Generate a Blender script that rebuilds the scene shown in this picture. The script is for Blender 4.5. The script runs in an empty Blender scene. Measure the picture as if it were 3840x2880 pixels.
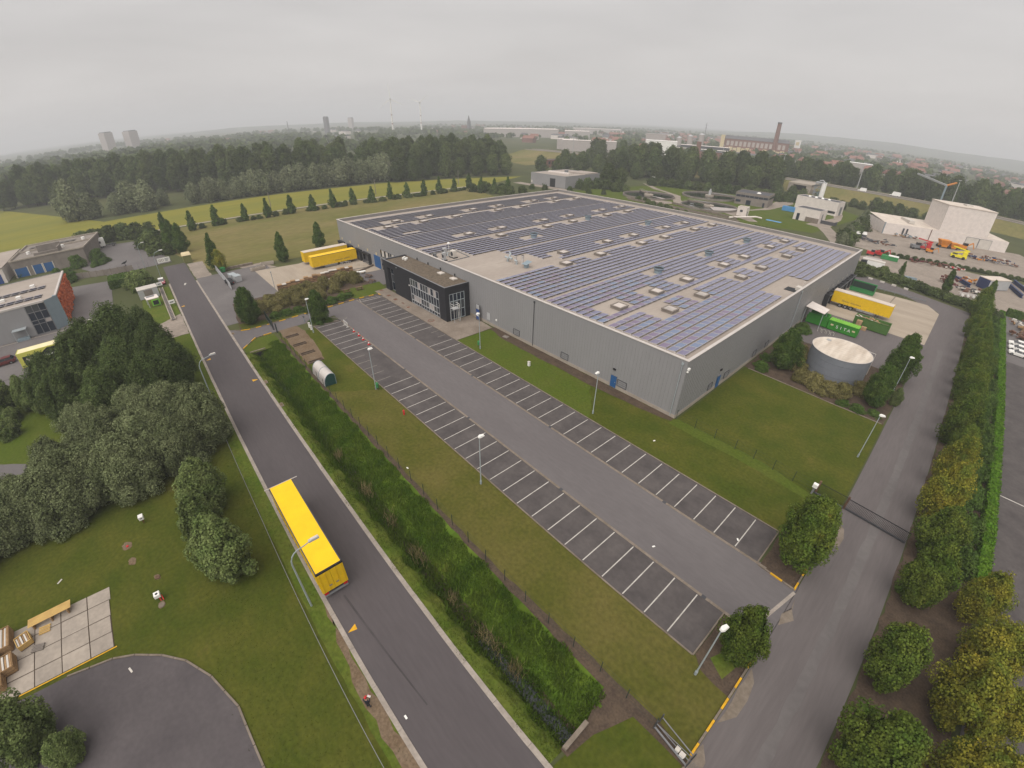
import bpy, math, random
import numpy as np
from mathutils import Matrix, Vector
S = bpy.context.scene
COL = S.collection
rad = math.radians
PI = math.pi

# ------------------------------------------------------------------ camera, sky, sun, exposure
cam = bpy.data.cameras.new('Camera'); cam_ob = bpy.data.objects.new('Camera', cam)
COL.objects.link(cam_ob); S.camera = cam_ob
cam.type = 'PANO'; cam.sensor_fit = 'HORIZONTAL'; cam.sensor_width = 36; cam.sensor_height = 27
cam.clip_start = 0.1; cam.clip_end = 40000
cam.panorama_type = 'FISHEYE_LENS_POLYNOMIAL'; cam.fisheye_fov = rad(180)     # the drone's wide lens with its barrel distortion
R = [[0.66165228, 0.74971574, 0.01194011], [-0.40839063, 0.34697373, 0.84429042], [-0.62883492, 0.56350291, -0.53575285]]
K = [0.067562926, -0.000500002299, -3.57825687e-05, 9.36756094e-07]
cam.fisheye_polynomial_k0 = 0; cam.fisheye_polynomial_k1 = -K[0]; cam.fisheye_polynomial_k2 = -K[1]
cam.fisheye_polynomial_k3 = -K[2]; cam.fisheye_polynomial_k4 = -K[3]
cam_ob.matrix_world = Matrix(((R[0][0], R[1][0], -R[2][0], 0), (R[0][1], R[1][1], -R[2][1], 0), (R[0][2], R[1][2], -R[2][2], 38.222), (0, 0, 0, 1)))

SUN_EL, SUN_AZ = 57.0, 156.0        # degrees; azimuth clockwise from +y
W = bpy.data.worlds.new('World'); S.world = W; W.use_nodes = True
nt = W.node_tree; N = nt.nodes; L = nt.links
bg = N['Background']; bg.inputs['Strength'].default_value = 0.1
sky = N.new('ShaderNodeTexSky'); sky.sky_type = 'NISHITA'; sky.sun_disc = False
sky.sun_elevation = rad(SUN_EL); sky.sun_rotation = rad(SUN_AZ); sky.dust_density = 4; sky.air_density = 1.5
tc = N.new('ShaderNodeTexCoord'); mp = N.new('ShaderNodeMapping'); mp.inputs['Scale'].default_value = (1.0, 1.0, 5.5); mp.inputs['Rotation'].default_value = (0.05, 0.08, 0.6)
no = N.new('ShaderNodeTexNoise'); no.inputs['Scale'].default_value = 1.7; no.inputs['Detail'].default_value = 7; no.inputs['Roughness'].default_value = 0.5; no.inputs['Distortion'].default_value = 0.25
cr = N.new('ShaderNodeValToRGB'); cr.color_ramp.elements[0].position = 0.3; cr.color_ramp.elements[1].position = 0.7
cr.color_ramp.elements[0].color = (2.28, 2.17, 2.13, 1); cr.color_ramp.elements[1].color = (2.92, 2.79, 2.73, 1)
mx = N.new('ShaderNodeMixRGB'); mx.inputs[0].default_value = 0.96
L.new(tc.outputs['Generated'], mp.inputs['Vector']); L.new(mp.outputs[0], no.inputs['Vector']); L.new(no.outputs['Fac'], cr.inputs['Fac'])
L.new(sky.outputs[0], mx.inputs[1]); L.new(cr.outputs[0], mx.inputs[2]); L.new(mx.outputs[0], bg.inputs['Color'])

sl = bpy.data.lights.new('sun', 'SUN'); sl.energy = 1.5; sl.angle = rad(80); sl.color = (1.0, 0.965, 0.92)
so = bpy.data.objects.new('sun', sl); COL.objects.link(so)
sd = Vector((math.sin(rad(SUN_AZ)) * math.cos(rad(SUN_EL)), math.cos(rad(SUN_AZ)) * math.cos(rad(SUN_EL)), math.sin(rad(SUN_EL))))
so.rotation_euler = sd.to_track_quat('Z', 'Y').to_euler(); so.location = (0, 0, 3000)

S.view_settings.view_transform = 'Standard'; S.view_settings.look = 'None'
S.view_settings.exposure = 1.3; S.view_settings.gamma = 1.0; S.view_settings.use_curve_mapping = False
try:
    S.cycles.use_denoising = True
    S.cycles.max_bounces = 5; S.cycles.diffuse_bounces = 2; S.cycles.glossy_bounces = 2; S.cycles.transmission_bounces = 3
    S.cycles.transparent_max_bounces = 8; S.cycles.volume_bounces = 0; S.cycles.use_adaptive_sampling = False
except Exception:
    pass

# ------------------------------------------------------------------ materials
MATS = {}
def mat(name, c1, c2=None, scale=1.0, fine=None, rough=0.85, spec=0.25, bump=0.0, bscale=None, metal=0.0, c3=None, stretch=None, island=0.0, obrand=0.0, detail=5.0, contrast=0.18, trans=0.0):
    """procedural surface: two or three own colours mixed by world-space noise, optional fine grain, bump, per-piece variation"""
    m = bpy.data.materials.new(name); m.use_nodes = True; MATS[name] = m
    nt = m.node_tree; N = nt.nodes; L = nt.links
    b = N['Principled BSDF']; b.inputs['Roughness'].default_value = rough; b.inputs['Specular IOR Level'].default_value = spec; b.inputs['Metallic'].default_value = metal
    g = N.new('ShaderNodeNewGeometry'); vec = g.outputs['Position']
    if stretch:
        mp = N.new('ShaderNodeMapping'); mp.inputs['Scale'].default_value = stretch; L.new(vec, mp.inputs['Vector']); vec = mp.outputs[0]
    c2 = c2 or tuple(x * 0.8 for x in c1)
    n = N.new('ShaderNodeTexNoise'); n.inputs['Scale'].default_value = scale; n.inputs['Detail'].default_value = detail; n.inputs['Roughness'].default_value = 0.6
    L.new(vec, n.inputs['Vector'])
    r = N.new('ShaderNodeValToRGB'); L.new(n.outputs['Fac'], r.inputs['Fac'])
    e = r.color_ramp.elements; e[0].position = 0.5 - contrast; e[1].position = 0.5 + contrast
    e[0].color = (*c1, 1); e[1].color = (*c2, 1)
    if c3:
        x = r.color_ramp.elements.new(0.5 + contrast * 1.7); x.color = (*c3, 1)
    out = r.outputs['Color']
    def mul(out, fac_out, lo, hi):
        mr = N.new('ShaderNodeMapRange'); mr.inputs['To Min'].default_value = lo; mr.inputs['To Max'].default_value = hi; L.new(fac_out, mr.inputs['Value'])
        mm = N.new('ShaderNodeMixRGB'); mm.blend_type = 'MULTIPLY'; mm.inputs[0].default_value = 1
        L.new(out, mm.inputs[1]); L.new(mr.outputs[0], mm.inputs[2]); return mm.outputs[0]
    if fine:
        f = N.new('ShaderNodeTexNoise'); f.inputs['Scale'].default_value = fine[0]; f.inputs['Detail'].default_value = 3; L.new(vec, f.inputs['Vector'])
        out = mul(out, f.outputs['Fac'], 1 - fine[1] * 1.6, 1 + fine[1] * 1.6)
    if island:
        out = mul(out, g.outputs['Random Per Island'], 1 - island, 1 + island)
    if obrand:
        oi = N.new('ShaderNodeObjectInfo'); out = mul(out, oi.outputs['Random'], 1 - obrand, 1 + obrand)
    L.new(out, b.inputs['Base Color'])
    if bump:
        bn = N.new('ShaderNodeTexNoise'); bn.inputs['Scale'].default_value = bscale or scale * 6; bn.inputs['Detail'].default_value = 4; L.new(vec, bn.inputs['Vector'])
        bu = N.new('ShaderNodeBump'); bu.inputs['Strength'].default_value = bump; bu.inputs['Distance'].default_value = 0.1; L.new(bn.outputs['Fac'], bu.inputs['Height']); L.new(bu.outputs[0], b.inputs['Normal'])
    if trans:
        t = N.new('ShaderNodeBsdfTranslucent'); L.new(out, t.inputs['Color']); ms = N.new('ShaderNodeMixShader'); ms.inputs[0].default_value = trans
        L.new(b.outputs[0], ms.inputs[1]); L.new(t.outputs[0], ms.inputs[2]); L.new(ms.outputs[0], N['Material Output'].inputs['Surface'])
    return m
def flat(name, c, rough=0.6, spec=0.3, metal=0.0, var=0.08):
    return mat(name, tuple(x * (1 + var) for x in c), tuple(x * (1 - var) for x in c), scale=0.7, rough=rough, spec=spec, metal=metal, fine=(6, var * 0.5))

G_SOIL = (0.075, 0.052, 0.036)
mat('ground_far', (0.05, 0.062, 0.026), (0.085, 0.085, 0.035), scale=0.006, fine=(0.05, 0.25), c3=(0.12, 0.105, 0.05), detail=8, spec=0.03)
mat('lawn', (0.048, 0.063, 0.008), (0.075, 0.078, 0.013), scale=0.16, fine=(2.6, 0.26), bump=0.3, bscale=5, c3=(0.105, 0.088, 0.024), detail=9, contrast=0.13, spec=0.03)
mat('lawn_green', (0.060, 0.088, 0.010), (0.078, 0.092, 0.016), scale=0.2, fine=(2.6, 0.24), bump=0.3, bscale=5, detail=8, spec=0.03)
mat('lawn_dry', (0.066, 0.070, 0.012), (0.105, 0.090, 0.025), scale=0.12, fine=(2.4, 0.28), bump=0.3, bscale=5, c3=(0.066, 0.08, 0.015), detail=9, contrast=0.14, spec=0.03)
mat('verge', (0.06, 0.095, 0.011), (0.1, 0.112, 0.021), scale=0.4, fine=(2.6, 0.3), bump=0.5, bscale=4, detail=8, spec=0.03)
mat('meadow', (0.112, 0.112, 0.032), (0.175, 0.14, 0.058), scale=0.045, fine=(0.6, 0.22), c3=(0.072, 0.092, 0.022), detail=9, contrast=0.16, stretch=(1, 0.45, 1), spec=0.03)
mat('field', (0.15, 0.15, 0.03), (0.20, 0.18, 0.03), scale=0.03, fine=(0.5, 0.16), c3=(0.235, 0.2, 0.028), stretch=(1.6, 0.12, 1), detail=7, spec=0.03)
mat('soil', (0.060, 0.044, 0.034), (0.092, 0.066, 0.046), scale=0.9, fine=(5, 0.3), bump=0.5, bscale=5, spec=0.03)
mat('soil_light', (0.125, 0.085, 0.052), (0.17, 0.125, 0.085), scale=0.5, fine=(4, 0.28), bump=0.4, bscale=4, c3=(0.09, 0.065, 0.04), spec=0.03)
mat('asphalt_road', (0.066, 0.056, 0.0575), (0.083, 0.071, 0.072), scale=0.10, fine=(2.2, 0.1), rough=0.8, spec=0.3, stretch=(0.25, 1.6, 1), detail=7)
mat('asphalt_lane', (0.108, 0.096, 0.096), (0.128, 0.115, 0.114), scale=0.16, fine=(2.5, 0.09), rough=0.8, stretch=(0.3, 1.2, 1), detail=7)
mat('asphalt_side', (0.103, 0.089, 0.087), (0.125, 0.109, 0.106), scale=0.22, fine=(2.5, 0.1), rough=0.8, stretch=(1.5, 0.15, 1), detail=7)
mat('asphalt_bay', (0.058, 0.050, 0.049), (0.092, 0.080, 0.076), scale=0.38, fine=(2.2, 0.14), rough=0.85, c3=(0.125, 0.106, 0.095), detail=8)
mat('asphalt_yard', (0.11, 0.098, 0.096), (0.14, 0.127, 0.122), scale=0.12, fine=(1.6, 0.1), detail=7)
mat('asphalt_turn', (0.066, 0.057, 0.059), (0.090, 0.078, 0.079), scale=0.2, fine=(2.5, 0.12), detail=7)
mat('tyre_mark', (0.046, 0.040, 0.041), (0.066, 0.057, 0.058), scale=0.6)
mat('concrete', (0.28, 0.235, 0.19), (0.345, 0.30, 0.25), scale=0.35, fine=(3, 0.12), detail=7)
mat('concrete_kerb', (0.23, 0.196, 0.166), (0.33, 0.285, 0.245), scale=0.6, fine=(5, 0.16))
mat('concrete_gutter', (0.14, 0.112, 0.085), (0.21, 0.172, 0.138), scale=0.7, fine=(4, 0.16))
mat('concrete_slab', (0.25, 0.215, 0.18), (0.34, 0.29, 0.24), scale=0.45, fine=(3, 0.12), c3=(0.2, 0.165, 0.13), obrand=0.07, detail=8)
mat('apron', (0.275, 0.225, 0.175), (0.36, 0.30, 0.235), scale=0.14, fine=(2, 0.1), stretch=(0.5, 2.2, 1), detail=8)
mat('pavement', (0.165, 0.132, 0.104), (0.225, 0.185, 0.15), scale=0.3, fine=(3, 0.16), c3=(0.1, 0.076, 0.06), detail=8, contrast=0.13)
mat('gravel', (0.20, 0.165, 0.135), (0.27, 0.225, 0.185), scale=0.2, fine=(1.4, 0.22), detail=8)
mat('bay_paint', (0.50, 0.47, 0.43), (0.34, 0.315, 0.28), scale=1.5, fine=(6, 0.18))
mat('paint_worn', (0.30, 0.27, 0.23), (0.17, 0.15, 0.13), scale=2.2, fine=(6, 0.2))
mat('paint_yellow', (0.66, 0.36, 0.012), (0.5, 0.26, 0.015), scale=1.2, fine=(5, 0.12), rough=0.6)
mat('wall_grey', (0.255, 0.249, 0.25), (0.235, 0.229, 0.23), scale=0.12, fine=(1.2, 0.035), rough=0.55, spec=0.35, stretch=(1, 1, 0.3))
mat('roof_beige', (0.285, 0.24, 0.205), (0.34, 0.292, 0.25), scale=0.12, fine=(1.6, 0.09), c3=(0.23, 0.185, 0.15), stretch=(1.4, 0.35, 1), detail=8)
mat('parapet', (0.185, 0.172, 0.165), (0.22, 0.205, 0.197), scale=0.2, rough=0.6)
flat('cap_white', (0.46, 0.42, 0.39)); flat('white_paint', (0.72, 0.7, 0.66)); flat('white_wall', (0.62, 0.555, 0.51)); flat('offwhite', (0.5, 0.46, 0.41))
flat('grey_light', (0.36, 0.36, 0.36)); flat('grey_mid', (0.17, 0.17, 0.175)); flat('grey_dark', (0.055, 0.055, 0.06)); flat('black', (0.014, 0.014, 0.016)); flat('rubber', (0.018, 0.017, 0.017), rough=0.9)
flat('anthracite', (0.021, 0.021, 0.025), rough=0.7, spec=0.2); flat('steel', (0.30, 0.33, 0.34), rough=0.45, spec=0.5); flat('galvanised', (0.25, 0.28, 0.285), rough=0.5); flat('steel_blue', (0.2, 0.25, 0.28))
flat('door_blue', (0.02, 0.085, 0.22)); flat('blue', (0.025, 0.06, 0.2)); flat('blue_light', (0.07, 0.24, 0.46)); flat('navy', (0.02, 0.03, 0.085)); flat('red', (0.45, 0.02, 0.022)); flat('maroon', (0.1, 0.02, 0.02)); flat('pinkred', (0.36, 0.06, 0.085))
flat('orange', (0.55, 0.19, 0.012)); flat('yellow_machine', (0.68, 0.58, 0.012)); flat('rust', (0.13, 0.055, 0.03)); flat('green_fence', (0.02, 0.035, 0.026)); flat('green_bin', (0.03, 0.19, 0.055)); flat('green_container', (0.032, 0.2, 0.018)); flat('green_bright', (0.17, 0.42, 0.04)); flat('green_olive', (0.062, 0.135, 0.028)); flat('green_hutch', (0.15, 0.15, 0.05)); flat('teal_dark', (0.012, 0.05, 0.045))
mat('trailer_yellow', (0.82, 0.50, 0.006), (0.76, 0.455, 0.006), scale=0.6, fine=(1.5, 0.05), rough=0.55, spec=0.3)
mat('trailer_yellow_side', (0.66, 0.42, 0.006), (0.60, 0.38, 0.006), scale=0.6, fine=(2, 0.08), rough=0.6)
mat('tarp_white', (0.6, 0.52, 0.44), (0.48, 0.41, 0.345), scale=0.4, rough=0.6); mat('trailer_lime', (0.58, 0.55, 0.12), (0.52, 0.5, 0.1), scale=0.5); mat('roof_cream', (0.74, 0.66, 0.4), (0.66, 0.58, 0.36), scale=0.5)
mat('tank_roof', (0.60, 0.53, 0.45), (0.44, 0.37, 0.30), scale=0.5, fine=(2, 0.15), c3=(0.29, 0.23, 0.175), stretch=(2.2, 0.35, 1), detail=7, contrast=0.15)
mat('tank_wall', (0.155, 0.165, 0.185), (0.185, 0.195, 0.215), scale=0.3, fine=(2, 0.05), rough=0.5)
mat('gravel_roof', (0.095, 0.076, 0.058), (0.15, 0.12, 0.09), scale=1.5, fine=(5, 0.3), bump=0.4, bscale=6, spec=0.03)
mat('brick_orange', (0.58, 0.145, 0.045), (0.42, 0.095, 0.035), scale=0.6, fine=(1.2, 0.2), island=0.25); mat('brick_brown', (0.15, 0.075, 0.055), (0.2, 0.1, 0.075), scale=0.1, fine=(0.5, 0.15))
mat('shed_concrete', (0.17, 0.145, 0.125), (0.22, 0.19, 0.165), scale=0.2, fine=(0.8, 0.1)); mat('panel_frame', (0.46, 0.45, 0.45), (0.4, 0.4, 0.4), scale=2, rough=0.4)
mat('wood', (0.32, 0.20, 0.10), (0.22, 0.135, 0.065), scale=1.4, fine=(5, 0.2), island=0.3, obrand=0.12); mat('wood_yellow', (0.55, 0.37, 0.13), (0.44, 0.28, 0.1), scale=1.2, island=0.12); mat('wood_dark', (0.085, 0.05, 0.034), (0.14, 0.082, 0.05), scale=1.4, fine=(5, 0.25), island=0.45, obrand=0.2); mat('cardboard', (0.33, 0.22, 0.12), (0.25, 0.16, 0.09), scale=1, island=0.2)
flat('roof_red', (0.2, 0.085, 0.06)); flat('roof_slate', (0.09, 0.085, 0.09)); flat('skin', (0.45, 0.25, 0.18)); flat('jacket', (0.014, 0.016, 0.026)); flat('trousers', (0.018, 0.022, 0.035)); flat('hair', (0.03, 0.02, 0.014)); flat('headlight', (0.75, 0.75, 0.72), rough=0.15); flat('taillight', (0.4, 0.01, 0.01), rough=0.3); flat('cream', (0.55, 0.45, 0.27)); flat('haze_wall', (0.36, 0.32, 0.3))
def glass(name, c, rough=0.08):
    m = mat(name, c, tuple(x * 0.75 for x in c), scale=0.8, rough=rough, spec=0.6); return m
glass('glass_dark', (0.012, 0.02, 0.035)); glass('glass_mid', (0.06, 0.065, 0.07)); glass('car_glass', (0.012, 0.013, 0.016)); glass('water', (0.012, 0.016, 0.014), 0.05); glass('water_pale', (0.03, 0.035, 0.035), 0.03)
glass('skylight_pane', (0.56, 0.49, 0.44), 0.3)
def panel_mat():
    m = mat('panel_glass', (0.148, 0.143, 0.225), (0.17, 0.165, 0.25), scale=0.06, rough=0.35, spec=0.5, island=0.0, obrand=0.0)
    return m
panel_mat()
mat('panel_stuff_glass', (0.148, 0.142, 0.22), (0.18, 0.174, 0.26), scale=0.3, rough=0.35, spec=0.5, island=0.1)

def leaf(name, c1, c2, c3=None, scale=0.7, ob=0.16, isl=0.38):
    return mat(name, c1, c2, scale=scale, rough=0.75, spec=0.02, island=isl, obrand=ob, c3=c3, trans=0.28, detail=3)
leaf('leaf_dark', (0.05964, 0.08804, 0.0284), (0.09656, 0.125, 0.0426)); leaf('leaf_willow', (0.125, 0.1491, 0.06816), (0.1917, 0.213, 0.1065), scale=0.5); leaf('leaf_conic', (0.04828, 0.08804, 0.01988), (0.08804, 0.1278, 0.0284))
leaf('leaf_bush', (0.0994, 0.1392, 0.0426), (0.1633, 0.196, 0.071)); leaf('leaf_olive', (0.1562, 0.142, 0.04828), (0.213, 0.1846, 0.0781), c3=(0.0994, 0.1136, 0.03408)); leaf('leaf_autumn', (0.1065, 0.142, 0.02272), (0.2698, 0.2343, 0.03124), c3=(0.426, 0.2556, 0.03124), scale=0.6)
leaf('leaf_mix', (0.06816, 0.1136, 0.01988), (0.1207, 0.1491, 0.02556), c3=(0.2414, 0.1846, 0.0284), scale=0.6); leaf('leaf_forest', (0.05964, 0.0852, 0.02982), (0.1022, 0.125, 0.0426), scale=0.06, ob=0.28, isl=0.32); leaf('leaf_silver', (0.142, 0.1633, 0.08804), (0.1917, 0.2059, 0.1207), scale=0.1, ob=0.15); leaf('leaf_hedge', (0.05964, 0.1065, 0.02272), (0.09372, 0.142, 0.03124)); leaf('leaf_hedge_bright', (0.0781, 0.1775, 0.0142), (0.1207, 0.213, 0.02272))
leaf('grass_tall', (0.05964, 0.1108, 0.01136), (0.1065, 0.1534, 0.01846), c3=(0.1633, 0.1704, 0.0355), scale=0.35); leaf('reed_dry', (0.2272, 0.1846, 0.0852), (0.3266, 0.2698, 0.1278)); leaf('leaf_orange', (0.426, 0.1846, 0.0284), (0.284, 0.1704, 0.0284))
mat('bark', (0.07, 0.055, 0.042), (0.11, 0.09, 0.07), scale=3, fine=(9, 0.2))

# ------------------------------------------------------------------ mesh building
class MB:
    def __init__(s): s.v = []; s.f = []; s.m = []
    def face(s, pts, m=0):
        i = len(s.v); s.v += [tuple(p) for p in pts]; s.f.append(tuple(range(i, i + len(pts)))); s.m.append(m); return s
    def raw(s, vs, fs, m=0):
        i = len(s.v); s.v += [tuple(p) for p in vs]
        for f in fs: s.f.append(tuple(i + k for k in f)); s.m.append(m)
        return s
    def box(s, x0, x1, y0, y1, z0, z1, m=0, bottom=True, top=None):
        v = [(x0, y0, z0), (x1, y0, z0), (x1, y1, z0), (x0, y1, z0), (x0, y0, z1), (x1, y0, z1), (x1, y1, z1), (x0, y1, z1)]
        s.raw(v, [(0, 1, 5, 4), (1, 2, 6, 5), (2, 3, 7, 6), (3, 0, 4, 7)], m)
        s.raw(v[4:], [(0, 1, 2, 3)], m if top is None else top)
        if bottom: s.raw(v[:4], [(3, 2, 1, 0)], m)
        return s
    def prism(s, pts, z0, z1, m=0, top=None):
        n = len(pts); v = [(x, y, z0) for x, y in pts] + [(x, y, z1) for x, y in pts]
        s.raw(v, [(i, (i + 1) % n, n + (i + 1) % n, n + i) for i in range(n)], m)
        s.raw(v[n:], [tuple(range(n))], m if top is None else top); return s
    def beam(s, a, b, w, h=None, m=0):
        a = Vector(a); b = Vector(b); h = h or w; d = (b - a).normalized()
        up = Vector((0, 0, 1)) if abs(d.z) < 0.95 else Vector((1, 0, 0)); x = d.cross(up).normalized() * w / 2; y = x.cross(d).normalized() * h / 2
        v = [a - x - y, a + x - y, a + x + y, a - x + y, b - x - y, b + x - y, b + x + y, b - x + y]
        s.raw(v, [(3, 2, 1, 0), (4, 5, 6, 7), (0, 1, 5, 4), (1, 2, 6, 5), (2, 3, 7, 6), (3, 0, 4, 7)], m); return s
    def cyl(s, c, r, z0, z1, n=12, m=0, r2=None, cap=True, axis='z', top=None):
        r2 = r if r2 is None else r2; A = []; B = []
        for i in range(n):
            a = 2 * PI * i / n; ca, sa = math.cos(a), math.sin(a)
            if axis == 'z': A.append((c[0] + r * ca, c[1] + r * sa, z0)); B.append((c[0] + r2 * ca, c[1] + r2 * sa, z1))
            elif axis == 'y': A.append((c[0] + r * ca, z0, c[1] + r * sa)); B.append((c[0] + r2 * ca, z1, c[1] + r2 * sa))
            else: A.append((z0, c[0] + r * ca, c[1] + r * sa)); B.append((z1, c[0] + r2 * ca, c[1] + r2 * sa))
        s.raw(A + B, [(i, (i + 1) % n, n + (i + 1) % n, n + i) for i in range(n)], m)
        if cap: s.raw(B, [tuple(range(n))], m if top is None else top); s.raw(A, [tuple(range(n))[::-1]], m)
        return s
    def tube(s, path, r, n=8, m=0):
        path = [Vector(p) for p in path]; rs = r if isinstance(r, (list, tuple)) else [r] * len(path); rings = []
        for i, q in enumerate(path):
            d = (path[min(i + 1, len(path) - 1)] - path[max(i - 1, 0)]).normalized(); up = Vector((0, 0, 1)) if abs(d.z) < 0.9 else Vector((1, 0, 0))
            x = d.cross(up).normalized(); y = x.cross(d); rings.append([q + (x * math.cos(2 * PI * k / n) + y * math.sin(2 * PI * k / n)) * rs[i] for k in range(n)])
        v = [p for g in rings for p in g]
        s.raw(v, [(a * n + k, a * n + (k + 1) % n, (a + 1) * n + (k + 1) % n, (a + 1) * n + k) for a in range(len(path) - 1) for k in range(n)], m)
        s.raw(rings[-1], [tuple(range(n))], m); s.raw(rings[0], [tuple(range(n))[::-1]], m); return s
    def mesh(s, name, mats, smooth=False):
        me = bpy.data.meshes.new(name); me.from_pydata(s.v, [], s.f)
        for m in (mats if isinstance(mats, (list, tuple)) else [mats]):
            if m: me.materials.append(MATS[m] if isinstance(m, str) else m)
        if len(me.materials) > 1: me.polygons.foreach_set('material_index', s.m)
        if smooth: me.polygons.foreach_set('use_smooth', [True] * len(me.polygons))
        me.update(); return me

def obj(name, mb, mats=None, parent=None, loc=None, rz=0.0, smooth=False, **tags):
    me = mb.mesh(name, mats, smooth) if isinstance(mb, MB) else mb
    o = bpy.data.objects.new(name, me); COL.objects.link(o)
    if parent: o.parent = parent
    if loc: o.location = loc
    if rz: o.rotation_euler.z = rz
    tag(o, **tags); return o
def tag(o, label=None, cat=None, group=None, kind=None):
    if label: o['label'] = label
    if cat: o['category'] = cat
    if group: o['group'] = group
    if kind: o['kind'] = kind
    return o
def thing(name, label, cat, loc=(0, 0, 0), rz=0.0, group=None):
    o = bpy.data.objects.new(name, None); COL.objects.link(o); o.location = loc; o.rotation_euler.z = rz; o.empty_display_size = 0.2
    return tag(o, label, cat, group)
def copy_tree(o, loc=None, rz=None, scale=None, label=None, parent=None, group=None):
    c = o.copy(); COL.objects.link(c)
    if parent: c.parent = parent
    for ch in list(o.children): copy_tree(ch, parent=c)
    if loc is not None: c.location = loc
    if rz is not None: c.rotation_euler.z = rz
    if scale is not None: c.scale = scale if isinstance(scale, (tuple, list)) else (scale,) * 3
    if label: c['label'] = label
    if group: c['group'] = group
    return c
def ordinal(i): return ['first', 'second', 'third', 'fourth', 'fifth', 'sixth', 'seventh', 'eighth', 'ninth', 'tenth', 'eleventh', 'twelfth', 'thirteenth', 'fourteenth', 'fifteenth', 'sixteenth', 'seventeenth', 'eighteenth', 'nineteenth', 'twentieth', 'twenty-first', 'twenty-second', 'twenty-third', 'twenty-fourth', 'twenty-fifth', 'twenty-sixth', 'twenty-seventh', 'twenty-eighth', 'twenty-ninth', 'thirtieth'][i]
def sheet(name, pts, z, m, kind='structure', jitter=0.0, seed=1, parent=None, **tags):
    """a ground sheet; jitter roughens its edge"""
    if jitter:
        rn = random.Random(seed); q = []
        for i in range(len(pts)):
            a = Vector(pts[i]); b = Vector(pts[(i + 1) % len(pts)]); n = max(1, int((b - a).length / 1.2)); d = (b - a).normalized(); nn = Vector((-d.y, d.x))
            for k in range(n):
                c = a.lerp(b, k / n) + nn * (rn.uniform(-jitter, jitter) if k else 0); q.append((c.x, c.y))
        pts = q
    ar = sum(pts[i][0] * pts[(i + 1) % len(pts)][1] - pts[(i + 1) % len(pts)][0] * pts[i][1] for i in range(len(pts)))
    if ar < 0: pts = pts[::-1]
    mb = MB().face([(x, y, z) for x, y in pts])
    return obj(name, mb, m, parent=parent, kind=kind, **tags)
def rect(x0, x1, y0, y1): return [(x0, y0), (x1, y0), (x1, y1), (x0, y1)]

# ------------------------------------------------------------------ the ground and its sheets
DX0, DX1, DY0, DY1 = -85.2, -5.15, 8.75, 15.95              # the ditch cut out of the ground
def build_ground():
    xs = sorted({-9000, -3000, -1200, DX0, DX1, 1500, 5000}); ys = sorted({-2500, -600, DY0, DY1, 700, 2500, 9500})
    mb = MB()
    for i in range(len(xs) - 1):
        for j in range(len(ys) - 1):
            if xs[i] == DX0 and ys[j] == DY0: continue
            mb.face([(xs[i], ys[j], -0.03), (xs[i + 1], ys[j], -0.03), (xs[i + 1], ys[j + 1], -0.03), (xs[i], ys[j + 1], -0.03)])
    obj('ground', mb, 'ground_far', kind='structure')
build_ground()
# rolling wooded hills at the horizon
def build_hills():
    rn = random.Random(5); mb = MB()
    n = 130; prev = None
    for i in range(n + 1):
        az = rad(-112 + 128 * i / n); rows = []
        hh = 8 + 7 * math.sin(az * 5 + 1) + 5 * math.sin(az * 13) + 4 * math.sin(az * 31) + rn.uniform(-1.5, 1.5)
        if az > rad(-24): hh += 34 * min(1, (az - rad(-24)) / rad(9))
        for d, z in ((3600, -2), (4000, hh * 0.55), (4300, hh), (4700, hh * 0.9), (5600, hh * 0.3)): rows.append((d * math.sin(az), d * math.cos(az), z + 2))
        if prev:
            for k in range(4): mb.face([prev[k], rows[k], rows[k + 1], prev[k + 1]])
        prev = rows
    obj('hills', mb, 'leaf_forest', kind='structure')
build_hills()

sheet('lawn', rect(-88, 2, 15.9, 23.5), 0.0, 'lawn_dry')
sheet('lawn', [(-90.8, 16.4), (-62, 16.4), (-57, 23.4), (-87.5, 23.4)], 0.012, 'lawn', jitter=0.15, seed=3)
sheet('lawn', rect(-64, 1.55, 42.5, 52.29), 0.0, 'lawn')
sheet('lawn', [(-64, 42.5), (-30, 42.5), (-36, 50), (-63.8, 50.8)], 0.01, 'lawn_green', jitter=0.3, seed=4)
sheet('lawn', rect(-21.6, 1.45, 52.3, 76.6), 0.0, 'lawn')
sheet('grass_strip', [(-22, 50.6), (-11, 50.7), (-2.2, 50.1), (-2.2, 51.5), (-9, 52.8), (-21.5, 52.6)], 0.012, 'lawn_green', jitter=0.12, seed=6)
sheet('lawn', [(-60, -60), (70, -60), (70, 1.7), (-60, 1.7)], 0.0, 'lawn')
sheet('verge', rect(-61, 40, 0.1, 1.65), 0.015, 'verge', jitter=0.08, seed=9)
sheet('soil_strip', [(-64, 50.9), (-58, 49.9), (-35, 50.0), (-27, 50.5), (-22, 51.4), (-22, 52.25), (-64, 52.25)], 0.02, 'soil', jitter=0.15, seed=2)
sheet('soil_strip', [(-87.4, 15.7), (-20, 15.8), (-1.6, 15.7), (1.6, 15.6), (1.6, 16.1), (-1.5, 16.9), (-8, 16.9), (-20, 16.45), (-62, 16.3), (-87.4, 16.2)], 0.022, 'soil', jitter=0.1, seed=7)
sheet('soil_strip', [(-27.5, 1.6), (-22, 1.0), (-17, 0.5), (-8, 0.7), (5, 0.2), (5, 1.6)], 0.024, 'soil_light', jitter=0.22, seed=8)
sheet('lawn', [(-4.9, 8.75), (1.5, 8.75), (1.5, 15.7), (-4.4, 15.7)], 0.0, 'lawn')
sheet('soil_strip', [(-5.3, 10.0), (-4.6, 10.0), (-4.3, 12.5), (-3.0, 15.8), (-6, 15.9), (-5.3, 13)], 0.02, 'soil', jitter=0.15, seed=10)
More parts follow.
